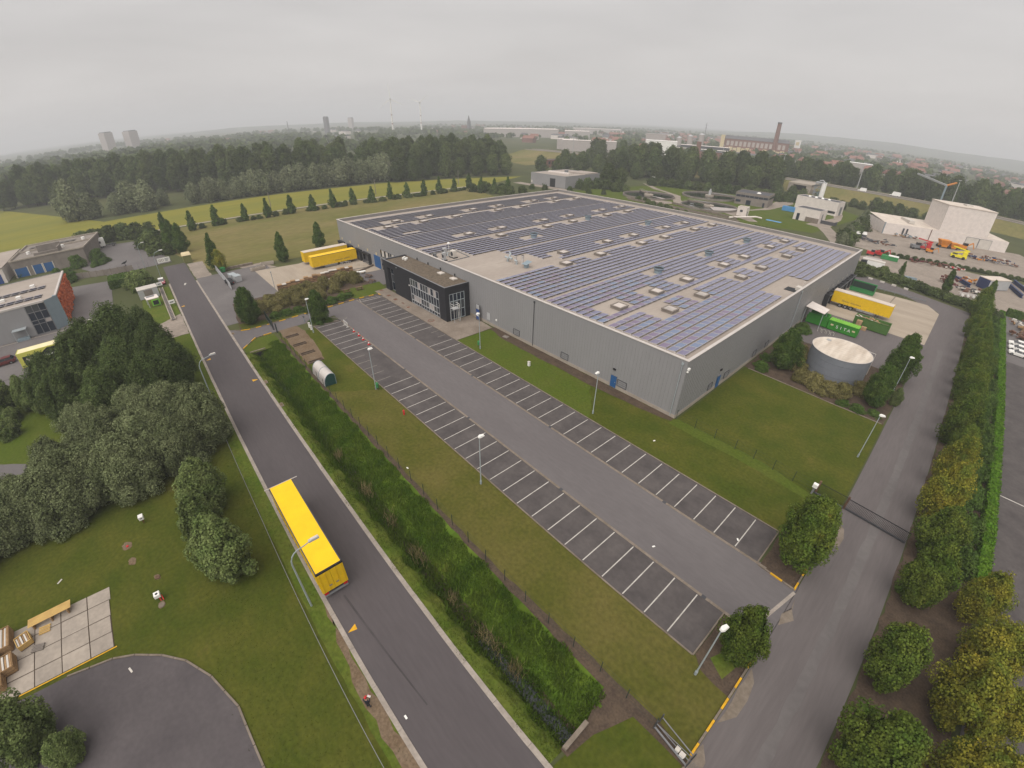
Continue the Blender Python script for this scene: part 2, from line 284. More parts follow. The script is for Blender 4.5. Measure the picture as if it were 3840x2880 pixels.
# dug-over bed with open trenches
sheet('dug_bed', [(-91.7, 16.8), (-91.8, 20.5), (-88, 21.2), (-80, 20.6), (-73.6, 19.8), (-73.4, 16.6)], 0.024, 'soil_light', jitter=0.18, seed=12)
for x in (-87.3, -82.5, -77.95, -73.8):
    mb = MB().box(x - 0.36, x + 0.36, 17.1, 19.35, 0.03, 0.035, bottom=False)
    mb = MB(); mb.face([(x - .36, 17.1, .027), (x + .36, 17.1, .027), (x + .36, 19.35, .027), (x - .36, 19.35, .027)])
    for (a, b, c, d) in ((x - .5, x - .3, 17, 19.5), (x + .3, x + .5, 17, 19.5), (x - .3, x + .3, 16.95, 17.12), (x - .3, x + .3, 19.33, 19.5)): mb.box(a, b, c, d, 0.02, 0.12)
    o = obj('trench', mb, 'soil', kind='structure')

sheet('road', rect(-167, 70, 1.98, 8.32), 0.01, 'asphalt_road')
sheet('tyre_mark', [(-27.2, 3.35), (-14.2, 4.3), (-14.2, 4.42), (-27.2, 3.55)], 0.016, 'tyre_mark')
sheet('road', rect(1.66, 8.85, 8.78, 158.5), 0.012, 'asphalt_side')
sheet('road', [(-60, 166), (-21, 160.3), (-15, 158.0), (-7, 156.4), (1.66, 150), (1.66, 158), (8.85, 158), (8.85, 159), (-2.6, 162.8), (-17.3, 167.6), (-60, 176)], 0.008, 'asphalt_side')
sheet('wheel_track', [(5.2, 9), (6.1, 9), (5.7, 120), (4.7, 120)], 0.018, 'asphalt_yard', jitter=0.1)
sheet('parking_lane', [(-96.8, 28.9), (1.7, 28.9), (1.7, 37.0), (-97.6, 37.0)], 0.012, 'asphalt_lane')
sheet('driveway', [(-99.3, 8.72), (-87.6, 8.72), (-91.7, 12.2), (-91.7, 28.95), (-97.1, 28.95), (-96.6, 16.8), (-96.6, 12.4)], 0.011, 'asphalt_lane')
sheet('forecourt', rect(-145.1, -102.2, 8.75, 24), 0.011, 'asphalt_yard')
sheet('forecourt', [(-164.5, 8.7), (-145, 8.7), (-145, 12.9), (-164.3, 13.2)], 0.014, 'gravel', jitter=0.2, seed=13)
sheet('forecourt', [(-147, 21), (-139, 23.8), (-139.2, 30), (-147.5, 27)], 0.009, 'gravel', jitter=0.2, seed=14)
sheet('forecourt', rect(-145.1, -139, 14.5, 28), 0.013, 'asphalt_yard')
sheet('apron', [(-139.4, 23.7), (-115.6, 23.9), (-115.2, 52.25), (-144, 52.25), (-137.5, 36)], 0.022, 'apron')
sheet('apron_drain', [(-121.9, 38.1), (-121.3, 38.1), (-119.6, 51), (-120.1, 51)], 0.028, 'grey_dark')
sheet('apron', rect(-115.2, -103, 44.5, 52.25), 0.016, 'asphalt_lane')
sheet('apron', [(-21.9, 120.2), (1.9, 119.8), (2.2, 148.3), (-1.2, 154.0), (-10, 153.0), (-21.9, 150.5)], 0.02, 'apron')
sheet('apron_joint', [(-9.9, 121), (-9.6, 121), (-9.1, 153), (-9.4, 153)], 0.026, 'concrete_gutter')
sheet('yard', rect(-21.9, 1.66, 97.5, 120.2), 0.009, 'asphalt_side')
sheet('flower_bed', [(-21.8, 76.7), (1.4, 76.2), (1.5, 97.4), (-21.8, 97.4)], 0.012, 'soil', jitter=0.15, seed=15)
sheet('pavement', [(-99.8, 42.6), (-64.1, 42.6), (-64.1, 51.6), (-72.4, 52.2), (-72.4, 46), (-100, 46)], 0.06, 'pavement')
sheet('tree_bed', rect(8.95, 16.6, 9, 160), 0.016, 'soil', jitter=0.2, seed=16)
sheet('car_park', rect(17.3, 75, 5, 170), 0.012, 'asphalt_bay')
sheet('lot_line', [(17.4, 71.1), (26, 71.3), (26, 71.5), (17.4, 71.3)], 0.02, 'bay_paint')
sheet('shrub_bed', [(-115.5, 12.6), (-97.5, 10.6), (-96.7, 14.6), (-96.9, 16.8), (-97.3, 28), (-97.8, 42), (-103, 46), (-115.4, 46)], 0.014, 'soil', jitter=0.15, seed=17)
sheet('lawn', [(-106, 35), (-98, 37), (-98, 42.2), (-100.2, 46), (-106, 47)], 0.02, 'lawn_green', jitter=0.2, seed=18)
sheet('lawn', [(-101.2, 11), (-97.4, 10.8), (-96.8, 14.5), (-97.2, 17), (-97.3, 25), (-99.6, 25), (-99.6, 17)], 0.022, 'lawn', jitter=0.2, seed=19)
sheet('lawn', [(-91.3, 12.4), (-88.2, 9.1), (-84.8, 9), (-84.8, 15.7), (-91.2, 15.6)], 0.012, 'lawn_green')
sheet('meadow', [(-232, -4), (-150, 14), (-146.6, 28), (-144.5, 36), (-144.2, 160), (-196, 160), (-231, 170)], 0.0, 'meadow')
sheet('field', [(-560, -160), (-446, -82), (-290, -15), (-292, 70), (-285, 150), (-255, 235), (-236, 190), (-236.6, 46), (-238, 0), (-262, -40), (-290, -120), (-420, -330)], 0.004, 'field')
sheet('meadow', [(-300, -60), (-262, -40), (-250, -60), (-225, -95), (-280, -200), (-420, -330)], 0.006, 'field')
sheet('path', [(-237.6, -4), (-235.2, -4), (-234, 50), (-233.2, 110), (-234.5, 190), (-236.6, 190), (-235.6, 110), (-236, 50)], 0.014, 'concrete')
sheet('field', [(-315, 295), (-325, 420), (-445, 430), (-420, 330)], 0.004, 'meadow')
sheet('yard', [(-226, -22), (-189, -21), (-171, -13), (-172, 5), (-182, 4), (-219.5, -1)], 0.012, 'asphalt_yard')
sheet('yard', [(-168, -24), (-127, -40), (-127, -13.5), (-136, -12.2), (-164.5, -12.6)], 0.012, 'asphalt_yard')
sheet('yard', rect(-135, -104, -60, -13.6), 0.016, 'asphalt_yard')
sheet('yard_line', [(-129.6, -40), (-129.3, -40), (-127.7, -13.8), (-128, -13.8)], 0.028, 'concrete')
for x in (-108.6, -104.6): sheet('rail_line', [(x, -60), (x + .25, -60), (x + 1.5, -20), (x + 1.25, -20)], 0.026, 'tyre_mark')
sheet('yard', [(-40, 174), (40, 166), (40, 226), (-8, 214), (-24, 204)], 0.006, 'gravel')
sheet('yard', [(-42, 214), (-24, 210), (26, 236), (40, 262), (24, 296), (-34, 262), (-42, 300)], 0.008, 'gravel')
sheet('car_park', rect(17.3, 75, 128, 170), 0.018, 'asphalt_yard')
sheet('plant_lawn', [(-185, 205), (-100, 200), (-52, 220), (-48, 300), (-80, 330), (-170, 290)], 0.0, 'lawn_green')
for pts in ([(-182, 283), (-178, 283), (-158, 267), (-146, 260), (-136, 254), (-128, 240), (-120, 232), (-124, 226), (-132, 238), (-139, 251), (-150, 259), (-162, 265)],
            [(-150, 218), (-128, 217), (-124, 224), (-128, 230), (-150, 221)],
            [(-96, 226), (-79, 216), (-76, 219), (-93, 240), (-86, 262), (-86, 300), (-92, 315), (-96, 300), (-90, 262)],
            [(-61, 240), (-55, 238), (-49, 226), (-40, 205), (-36, 207), (-45, 232), (-51, 245), (-53, 273), (-56, 290), (-59, 300), (-64, 300), (-57, 275)]):
    sheet('plant_road', pts, 0.012 + .006 * (len(pts) % 5), 'gravel')

# left turning circle, kerb and slab pavement
arc = [(-13.5, -7.2), (-18, -7.3), (-23.3, -7.5), (-27.1, -8.7), (-29.8, -10.2), (-31.6, -11.9), (-33.1, -14), (-33.9, -15.8), (-34.5, -19.6), (-34.5, -46)]
sheet('turning_area', arc + [(-2, -46), (-2, -7.2)], 0.012, 'asphalt_turn')
kb = thing('kerb', 'curved grey kerb round the asphalt turning area at lower left', 'kerb')
for i in range(len(arc) - 2):
    a, b = Vector((*arc[i], 0)), Vector((*arc[i + 1], 0)); n = max(1, round((b - a).length / 1.6))
    for k in range(n): obj('kerbstone', MB().beam(a.lerp(b, (k + .01) / n) + Vector((0, 0, .05)), a.lerp(b, (k + .97) / n) + Vector((0, 0, .05)), .16, .1), 'concrete_gutter', kb)
sp = thing('slab_pavement', 'pale concrete slab pavement beside the asphalt turning area', 'pavement'); tag(sp, kind='structure'); del sp['category']
rn = random.Random(21); sx = [-42.55, -40.85, -38.82, -36.85, -35.05]; sy = [-15.45, -17.5, -19.9, -22.25, -24.65, -27.1, -29.5, -32]
for i in range(4):
    for j in range(7):
        z = 0.07 + rn.uniform(-.012, .012); y1 = sy[j] + (rn.uniform(-.15, .15) if j == 0 else -.04)
        obj('slab', MB().box(sx[i] + .045, sx[i + 1] - .045, sy[j + 1] + .05, y1, 0, z), 'concrete_slab', sp)
sheet('slab_bed', rect(-42.5, -35.1, -32, -15.5), 0.02, 'soil')
sheet('edge_line', [(-35.02, -46), (-34.9, -46), (-34.9, -15.3), (-35.02, -15.3)], 0.05, 'paint_yellow')

# road edge strips, each slab a piece
for nm, y0, y1, x0, x1, lab in (('kerb_strip', 8.32, 8.75, -143, 60, 'pale concrete edge strip on the ditch side of the road'), ('kerb_strip', 1.6, 2.0, -146, 60, 'pale concrete edge strip on the grass side of the road')):
    ks = thing(nm, lab, 'kerb'); x = x0; k = 0
    rn = random.Random(int(y0 * 10)); me = None
    while x < x1:
        l = 4.0
        if me is None: me = MB().box(0.012, l - .012, y0, y1, -0.02, 0.045).mesh('kerb_slab', 'concrete_kerb')
        obj('kerb_slab', me, None, ks, loc=(x, rn.uniform(-.012, .012), rn.uniform(-.006, .006))); x += l; k += 1
# triangles painted on the road
for i, pts in enumerate(([(-23.55, 2.15), (-23.35, 2.95), (-23.95, 3.0)], [(-87.75, 2.2), (-87.6, 3.0), (-88.3, 3.0)], [(-122.9, 2.1), (-122.6, 3.0), (-123.5, 2.9)], [(-74.0, 8.2), (-73.8, 7.3), (-74.6, 7.3)])):
    o = sheet('road_triangle', pts, 0.02, 'paint_yellow')
sheet('road_mark', [(-143, 5.4), (-141.2, 5.0), (-141, 5.35), (-142.8, 5.9)], 0.02, 'bay_paint')

# parking rows with painted bay lines and gutters
pk = thing('parking_row', 'dark asphalt parking row beside the ditch lawn', 'parking'); tag(pk, kind='structure'); del pk['category']
obj('bay_surface', MB().face([(x, y, .014) for x, y in rect(-89.2, -2.45, 23.4, 28.95)]), 'asphalt_bay', pk)
line = MB().face([(-.055, 23.55, .022), (.055, 23.55, .022), (.055, 28.8, .022), (-.055, 28.8, .022)])
lm = line.mesh('bay_line', 'bay_paint'); lw = MB().face([(-.05, 23.55, .022), (.05, 23.55, .022), (.05, 26.0, .022), (-.05, 26.0, .022)]).mesh('bay_line', 'paint_worn')
for i in range(34):
    x = -5.13 - 2.5 * i
    obj('bay_line', lw if 22 <= i <= 26 else lm, None, pk, loc=(x, 0, 0))
pr = thing('parking_row', 'dark asphalt parking row beside the warehouse lawn', 'parking'); tag(pr, kind='structure'); del pr['category']
obj('bay_surface', MB().face([(x, y, .014) for x, y in rect(-97.4, -2.6, 36.7, 42.45)]), 'asphalt_bay', pr)
lm2 = MB().face([(-.055, 36.95, .022), (.055, 36.95, .022), (.055, 42.25, .022), (-.055, 42.25, .022)]).mesh('bay_line', 'bay_paint')
lw2 = MB().face([(-.05, 40.4, .022), (.05, 40.4, .022), (.05, 42.25, .022), (-.05, 42.25, .022)]).mesh('bay_line', 'paint_worn')
for i in range(37):
    x = -5.2 - 2.5 * i
    obj('bay_line', lw2 if i in (25, 26) else lm2, None, pr, loc=(x, 0, 0))
for k in range(4): obj('bay_line', MB().beam((-97.3 + .6, 37.7 + k * 1.2, .024), (-95.4, 38.3 + k * 1.2, .024), .1, .004), 'bay_paint', pr)
obj('bay_line', MB().beam((-97.2, 37.3, .024), (-95.2, 36.9, .024), .1, .004), 'bay_paint', pr)
for k in range(8): obj('bay_line', MB().beam((-91.4 + k * .42, 27.6 + k * .22, .026), (-91.0 + k * .36, 28.4 + k * .22, .026), .09, .004), 'paint_worn', pk)
obj('bay_line', MB().beam((-92.2, 27.0, .026), (-88.8, 30.7, .026), .1, .004), 'paint_worn', pk); obj('bay_line', MB().beam((-88.8, 30.7, .026), (-87.5, 29.1, .026), .1, .004), 'paint_worn', pk)
for y0, y1, x0, x1, lab in ((28.9, 29.2, -88, -2.4, 'brownish concrete gutter along the ditch side bays'), (36.55, 36.85, -97.3, -2.6, 'brownish concrete gutter along the warehouse side bays')):
    g = thing('gutter', lab, 'gutter'); x = x0; me = MB().box(.01, 2.88, y0, y1, 0, .024, bottom=False).mesh('gutter_slab', 'concrete_gutter')
    while x < x1 - 1: obj('gutter_slab', me, None, g, loc=(x, 0, 0)); x += 2.9
    x = x0 + 8.4
    while x < x1: obj('drain_grate', MB().box(x, x + .45, y0 - .03, y1 + .03, 0, .03, bottom=False), 'grey_dark', g); x += 18.7
for pts, lab in (([(-89, 23.35), (-2.4, 23.35), (-2.4, 29.0)], 'low concrete kerb along the lawn by the ditch'), ([(-95.5, 42.5), (-2.6, 42.5), (-2.6, 36.6)], 'low concrete kerb along the warehouse lawn'),
                 ([(-92.2, 22.7), (-88.2, 28.6), (-88.8, 23.0)], 'low kerb round the hedge bed at the top of the bays'), ([(-21, 76.5), (-6, 76.1), (1.2, 76.3)], 'thin stone edging of the flower bed by the tank')):
    kk = thing('kerb', lab, 'kerb')
    for i in range(len(pts) - 1):
        a, b = Vector((*pts[i], .05)), Vector((*pts[i + 1], .05)); n = max(1, int((b - a).length / 2.5))
        for k in range(n): obj('kerbstone', MB().beam(a.lerp(b, k / n), a.lerp(b, (k + .985) / n), .13, .11), 'concrete_gutter', kk)
def yellow_kerb(lab, pts, first_yellow=True, seg=1.15):
    kk = thing('kerb', lab, 'kerb'); path = [Vector((*q, .07)) for q in pts]; t = 0; y = first_yellow
    for i in range(len(path) - 1):
        a, b = path[i], path[i + 1]; n = max(1, round((b - a).length / seg))
        for k in range(n):
            obj('kerbstone', MB().beam(a.lerp(b, k / n), a.lerp(b, (k + .98) / n), .17, .15), 'paint_yellow' if y else 'concrete_gutter', kk); y = not y
yellow_kerb('yellow and grey painted kerb along the lane side of the lawn', [(1.55, 16.6), (1.5, 29.1), (.75, 29.1)])
yellow_kerb('yellow and grey painted kerb round the tall round tree', [(1.5, 43.9), (1.45, 36.3), (-2.4, 36.5)])
yellow_kerb('short yellow and grey painted kerb by the sliding gate', [(1.55, 50.2), (1.5, 45.5)], False)
yellow_kerb('yellow and grey painted kerb along the shrubs above the car park', [(-98.4, 9.6), (-97.3, 10.6), (-96.7, 12.4), (-96.6, 14.6), (-96.6, 17), (-97.0, 24), (-97.3, 29.5), (-97.8, 37.6), (-97.6, 42.5), (-95.5, 42.7)], False, 1.35)
yellow_kerb('yellow painted kerb round the grass corner at the ditch end', [(-88.0, 9.0), (-91.5, 12.1), (-91.7, 15.4)], True, 1.5)
sheet('stop_line', [(-.05, 29.3), (.25, 29.2), (1.75, 36.0), (1.45, 36.1)], 0.022, 'concrete_kerb')
sheet('tree_bed', [(-2.3, 36.7), (1.4, 36.4), (1.45, 50.0), (-.2, 50.0), (-2.3, 42.5)], 0.02, 'soil', jitter=.1, seed=31)
sheet('tree_bed', [(-2.3, 23.6), (-1.3, 22.7), (1.4, 22.4), (1.45, 29.0), (-2.3, 29.0)], 0.02, 'soil', jitter=.1, seed=32)
sheet('grass_patch', [(-1.2, 24.2), (.4, 23.3), (.9, 25.6), (-.3, 26.5)], 0.03, 'verge', jitter=.25, seed=33)

for q, sd_ in (([(1.8, 44.5), (3.1, 45.5), (2.8, 48.6), (1.8, 49.2)], 1), ([(1.8, 31.5), (2.7, 33), (1.9, 35.5)], 2), ([(1.8, 20), (2.7, 21.5), (2.5, 25), (1.8, 26)], 3), ([(1.8, 10), (2.9, 12), (2.6, 17), (1.8, 18)], 4)): sheet('dust_patch', q, 0.021, 'concrete_gutter', jitter=.3, seed=sd_)
# the ditch: trough, water, tall grass bank
def ditch():
    prof = [(DY0, 0), (9.6, -.05), (10.3, -.45), (10.75, -1.15), (11.5, -1.2), (12.1, -.75), (13.0, -.25), (14.3, .02), (DY1, 0)]
    mb = MB(); rn = random.Random(2); xs = [DX0 + (DX1 - DX0) * i / 60 for i in range(61)]
    rows = [[(x, y + (rn.uniform(-.1, .1) if 0 < j < 8 else 0), z - .01 + (rn.uniform(-.06, .06) if 0 < j < 8 else 0)) for j, (y, z) in enumerate(prof)] for x in xs]
    for i in range(60):
        for j in range(8): mb.face([rows[i][j], rows[i + 1][j], rows[i + 1][j + 1], rows[i][j + 1]], 0 if j < 3 else (1 if j in (3, 4) else 2))
    for x, rr in ((DX0, rows[0]), (DX1, rows[-1])): mb.face(list(rr) , 1)
    obj('ditch', mb, ['verge', 'soil', 'grass_tall'], kind='structure')
    for x0, x1 in ((-84.5, -66), (-16, -5.4)): sheet('ditch_water', rect(x0, x1, 10.55, 11.75), -1.0, 'water_pale', jitter=.25, seed=int(-x0))
ditch()

# ------------------------------------------------------------------ foliage
def cards(P, Nn, size, rng, name, m, aspect=1.0):
    """one mesh of leaf clumps: a quad at every point P, facing roughly along Nn"""
    n = len(P); t = rng.normal(size=(n, 3)); u = np.cross(Nn, t); u /= np.linalg.norm(u, axis=1)[:, None] + 1e-9; v = np.cross(Nn, u); v /= np.linalg.norm(v, axis=1)[:, None] + 1e-9
    s = (size * rng.uniform(.6, 1.3, n))[:, None] * .5
    a = u * s * aspect; b = v * s
    V = np.stack([P - a - b * .3, P - b * 1.0 + a * .2, P + a - b * .1, P + b], 1).reshape(-1, 3)
    me = bpy.data.meshes.new(name); me.vertices.add(4 * n); me.vertices.foreach_set('co', V.astype(np.float32).ravel())
    me.loops.add(4 * n); me.loops.foreach_set('vertex_index', np.arange(4 * n, dtype=np.int32)); me.polygons.add(n)
    me.polygons.foreach_set('loop_start', np.arange(0, 4 * n, 4, dtype=np.int32)); me.polygons.foreach_set('loop_total', np.full(n, 4, dtype=np.int32))
    me.materials.append(MATS[m]); me.update(calc_edges=True); return me
PROF = {'cone': lambda t: np.clip(np.minimum(.55 + 2.4 * t, 1.12 * (1 - t) ** .72 + .02), .03, 1), 'round': lambda t: np.sqrt(np.clip(1 - (2 * t - .95) ** 2, .02, 1)), 'dome': lambda t: np.sqrt(np.clip(1 - (t * .98) ** 2.4, .02, 1)), 'poplar': lambda t: np.clip(np.sin(PI * (t * .86 + .12)) ** .55, .05, 1), 'egg': lambda t: np.clip(np.sin(PI * (t ** .8 * .88 + .10)) ** .7, .05, 1)}
def crown(name, m, r, z0, z1, n, leafsize, prof='round', lumps=40, lump=.34, seed=1, up=0.0, solid=.55):
    rng = np.random.default_rng(seed); f = PROF[prof]; H = z1 - z0
    lt = rng.uniform(.02, .98, lumps) ** (.9); la = rng.uniform(0, 2 * PI, lumps); lr = f(lt) * r * rng.uniform(.5, .92, lumps) * (1 + .2 * np.sin(2 * la + seed) + .13 * np.sin(3 * la + 2 * seed + 4 * lt))
    C = np.stack([lr * np.cos(la), lr * np.sin(la), z0 + lt * H], 1); rad_ = r * lump * rng.uniform(.5, 1.3, lumps) * (.5 + .5 * f(lt))
    k = rng.choice(lumps, n, p=rad_ ** 2 / (rad_ ** 2).sum()); d = rng.normal(size=(n, 3)); d /= np.linalg.norm(d, axis=1)[:, None]
    rr = rad_[k] * rng.uniform(.45, 1.08, n) ** .5; sc = np.array([1, 1, 1.0 + up])
    P = C[k] + d * rr[:, None] * sc
    P[:, 2] = np.maximum(P[:, 2], z0 - .2)
    axis = P * np.array([1, 1, 0]); axis /= np.linalg.norm(axis, axis=1)[:, None] + 1e-6
    Nn = d * .75 + axis * .35 + np.array([0, 0, .35]) + rng.normal(size=(n, 3)) * .45; Nn /= np.linalg.norm(Nn, axis=1)[:, None]
    # inner mass of leaves so that the crown is not hollow
    ni = int(n * .22); ti = rng.uniform(0, 1, ni); ai = rng.uniform(0, 2 * PI, ni); ri = f(ti) * r * solid * rng.uniform(.75, 1.1, ni)
    Pi = np.stack([ri * np.cos(ai), ri * np.sin(ai), z0 + ti * H], 1); Ni = np.stack([np.cos(ai), np.sin(ai), rng.normal(0, .4, ni)], 1); Ni /= np.linalg.norm(Ni, axis=1)[:, None]
    sizes = np.concatenate([np.full(n, leafsize), np.full(ni, leafsize * 1.6)])
    return cards(np.concatenate([P, Pi]), np.concatenate([Nn, Ni]), sizes, rng, name, m)
def trunk_mesh(h, r, seed=1, limbs=5, spread=1.0):
    rn = random.Random(seed); mb = MB(); mb.tube([(0, 0, -.15), (rn.uniform(-.05, .05), rn.uniform(-.05, .05), h * .5), (rn.uniform(-.1, .1), rn.uniform(-.1, .1), h)], [r, r * .7, r * .25], 7)
    for i in range(limbs):
        a = rn.uniform(0, 2 * PI); z = h * rn.uniform(.3, .75); l = spread * rn.uniform(.6, 1)
        mb.tube([(0, 0, z), (math.cos(a) * l * .5, math.sin(a) * l * .5, z + l * .35), (math.cos(a) * l, math.sin(a) * l, z + l * .9)], [r * .4, r * .28, r * .1], 5)
    return mb.mesh('trunk', 'bark')
TREE = {}
def proto(key, name, crowns, trunk):
    TREE[key] = (name, crowns, trunk)
_count = [0]
def tree(key, x, y, s=1.0, label='', cat='tree', group=None, sz=None, rz=None, z=0.0):
    name, crowns, trunk = TREE[key]; i = _count[0]; _count[0] += 1
    t = thing(name, label, cat, (x, y, z), (i * 2.399) % (2 * PI) if rz is None else rz, group); t.scale = (s, s, sz or s)
    c = bpy.data.objects.new('crown', crowns[i % len(crowns)]); COL.objects.link(c); c.parent = t
    if trunk: k = bpy.data.objects.new('trunk', trunk); COL.objects.link(k); k.parent = t
    return t
tk_s = trunk_mesh(3.5, .13, 1, 5, 1.0); tk_m = trunk_mesh(6, .22, 2, 6, 2.0); tk_l = trunk_mesh(12, .34, 3, 6, 3.2)
proto('conic', 'hornbeam_tree', [crown('crown', 'leaf_conic', 1.75, .5, 7.6, 9000, .2, 'cone', 110, .28, s, up=.5, solid=.7) for s in (1, 2, 3)], tk_s)
proto('yew', 'hornbeam_tree', [crown('crown', 'leaf_conic', 2.2, .3, 7.8, 20000, .17, 'egg', 170, .25, s, up=.5, solid=.75) for s in (4, 5)], tk_s)
proto('row', 'hornbeam_tree', [crown('crown', 'leaf_mix', 2.1, .4, 6.6, 17000, .165, 'egg', 130, .27, s, up=.5, solid=.7) for s in (6, 7, 8)], tk_s)
proto('autumn', 'maple_tree', [crown('crown', 'leaf_autumn', 2.5, 1.0, 7.2, 17000, .18, 'egg', 110, .28, s, up=.7, solid=.6) for s in (9, 10, 11)], tk_m)
proto('roundtree', 'round_tree', [crown('crown', 'leaf_mix', 2.75, 1.0, 9.0, 30000, .16, 'egg', 210, .24, 12, up=.3, solid=.74)], tk_s)
proto('dark', 'alder_tree', [crown('crown', 'leaf_dark', 4.2, .8, 12.0, 34000, .23, 'egg', 240, .19, s, up=1.6, solid=.62) for s in (13, 14, 15)], tk_m)
proto('willow', 'willow_tree', [crown('crown', 'leaf_willow', 4.2, .5, 9.0, 36000, .19, 'dome', 200, .20, s, up=.4, solid=.7) for s in (16, 17, 18)], tk_m)
proto('bush', 'willow_bush', [crown('crown', 'leaf_bush', 1.9, .2, 6.6, 20000, .16, 'egg', 140, .25, s, up=.5, solid=.65) for s in (19, 20)], tk_s)
proto('shrub', 'shrub', [crown('crown', 'leaf_bush', 1.7, .0, 2.6, 5200, .19, 'dome', 60, .32, s, solid=.7) for s in (21, 22, 23)], None)
proto('olive', 'shrub', [crown('crown', 'leaf_olive', 1.7, .0, 2.2, 7000, .17, 'dome', 70, .3, s, solid=.7) for s in (24, 25, 26)], None)
proto('hedgebush', 'shrub', [crown('crown', 'leaf_hedge', 1.7, .0, 2.6, 5200, .19, 'dome', 60, .32, s, solid=.72) for s in (27, 28)], None)
proto('forest', 'poplar_tree', [crown('crown', 'leaf_forest', 5.2, 3.0, 25.0, 3600, .85, 'poplar', 90, .32, s, up=.5, solid=.72) for s in (31, 32, 33, 34)], tk_l)
proto('wood', 'oak_tree', [crown('crown', 'leaf_forest', 6.0, 1.0, 17.0, 3000, .85, 'round', 80, .33, s, up=.2, solid=.75) for s in (35, 36, 37)], tk_l)
proto('silver', 'willow_tree', [crown('crown', 'leaf_silver', 5.2, .5, 13.0, 3000, .72, 'egg', 80, .31, s, up=.4, solid=.74) for s in (38, 39, 40)], tk_m)
proto('farshrub', 'shrub', [crown('crown', 'leaf_forest', 3.0, .0, 4.6, 1100, .58, 'dome', 36, .38, s, solid=.78) for s in (41, 42, 43)], None)
proto('farconic', 'hornbeam_tree', [crown('crown', 'leaf_conic', 2.2, .3, 7.8, 900, .62, 'cone', 46, .34, s, up=.5, solid=.76) for s in (44, 45, 46)], tk_s)

def scatter(name, m, n, size, fn, seed, aspect=.3, tall=1.0, **tags):
    """stuff nobody could count: blades scattered over an area"""
    rng = np.random.default_rng(seed); P = fn(rng, n); a = rng.uniform(0, 2 * PI, n); Nn = np.stack([np.cos(a), np.sin(a), rng.normal(0, .35, n)], 1); Nn /= np.linalg.norm(Nn, axis=1)[:, None]
    h = size * rng.uniform(.6, 1.3, n); u = np.stack([-np.sin(a), np.cos(a), np.zeros(n)], 1) * (h * aspect)[:, None] * .5; tip = np.stack([rng.normal(0, .3, n), rng.normal(0, .3, n), np.full(n, tall)], 1) * h[:, None]
    V = np.stack([P - u, P + u, P + tip], 1).reshape(-1, 3); me = bpy.data.meshes.new(name); me.vertices.add(3 * n); me.vertices.foreach_set('co', V.astype(np.float32).ravel())
    me.loops.add(3 * n); me.loops.foreach_set('vertex_index', np.arange(3 * n, dtype=np.int32)); me.polygons.add(n); me.polygons.foreach_set('loop_start', np.arange(0, 3 * n, 3, dtype=np.int32)); me.polygons.foreach_set('loop_total', np.full(n, 3, dtype=np.int32))
    me.materials.append(MATS[m]); me.update(calc_edges=True); return obj(name, me, kind='stuff', **tags)
def bank(x0, x1, y0, y1, zf=lambda x, y: 0 * x):
    def fn(rng, n):
        x = rng.uniform(x0, x1, n); y = rng.uniform(y0, y1, n) + .25 * np.sin(x * 1.7) + .2 * np.sin(x * .61 + 2); return np.stack([x, y, zf(x, y)], 1)
    return fn
dz = lambda x, y: np.interp(y, [8.75, 9.6, 10.3, 10.75, 11.5, 12.1, 13.0, 14.3, 15.95], [0, -.05, -.45, -1.15, -1.2, -.75, -.25, .02, 0]) - .03
scatter('tall_grass', 'grass_tall', 70000, .30, bank(-87.3, -5.4, 11.5, 15.55, dz), 1, .3)
scatter('tall_grass', 'grass_tall', 9000, .6, lambda rng, n: (lambda c: np.stack([c[0] + rng.normal(0, .35, n), np.clip(c[1] + rng.normal(0, .3, n), 11.4, 15.6), dz(c[0], c[1])], 1))((np.repeat(rng.uniform(-86, -6, n // 60 + 1), 60)[:n], np.repeat(rng.uniform(11.6, 15.3, n // 60 + 1), 60)[:n])), 11, .2)
scatter('tall_grass', 'grass_tall', 22000, .5, bank(-85, -5.4, 10.1, 12.0, dz), 2, .25)
scatter('verge_grass', 'verge', 16000, .16, bank(-86, -5.2, 8.85, 10.3, dz), 3, .4)
scatter('reeds', 'reed_dry', 900, .95, lambda rng, n: (lambda k: np.stack([np.array([-47.5, -38.6, -39.2, -27.5, -26.4, -20.5, -16.2, -14.8, -33, -12])[k] + rng.normal(0, .45, n), 11.5 + rng.normal(0, .35, n), np.full(n, -.95)], 1))(rng.integers(0, 10, n)), 4, .07)
scatter('lawn_grass', 'lawn', 9000, .1, bank(-60, -11, -8, 1.4), 5, .5)

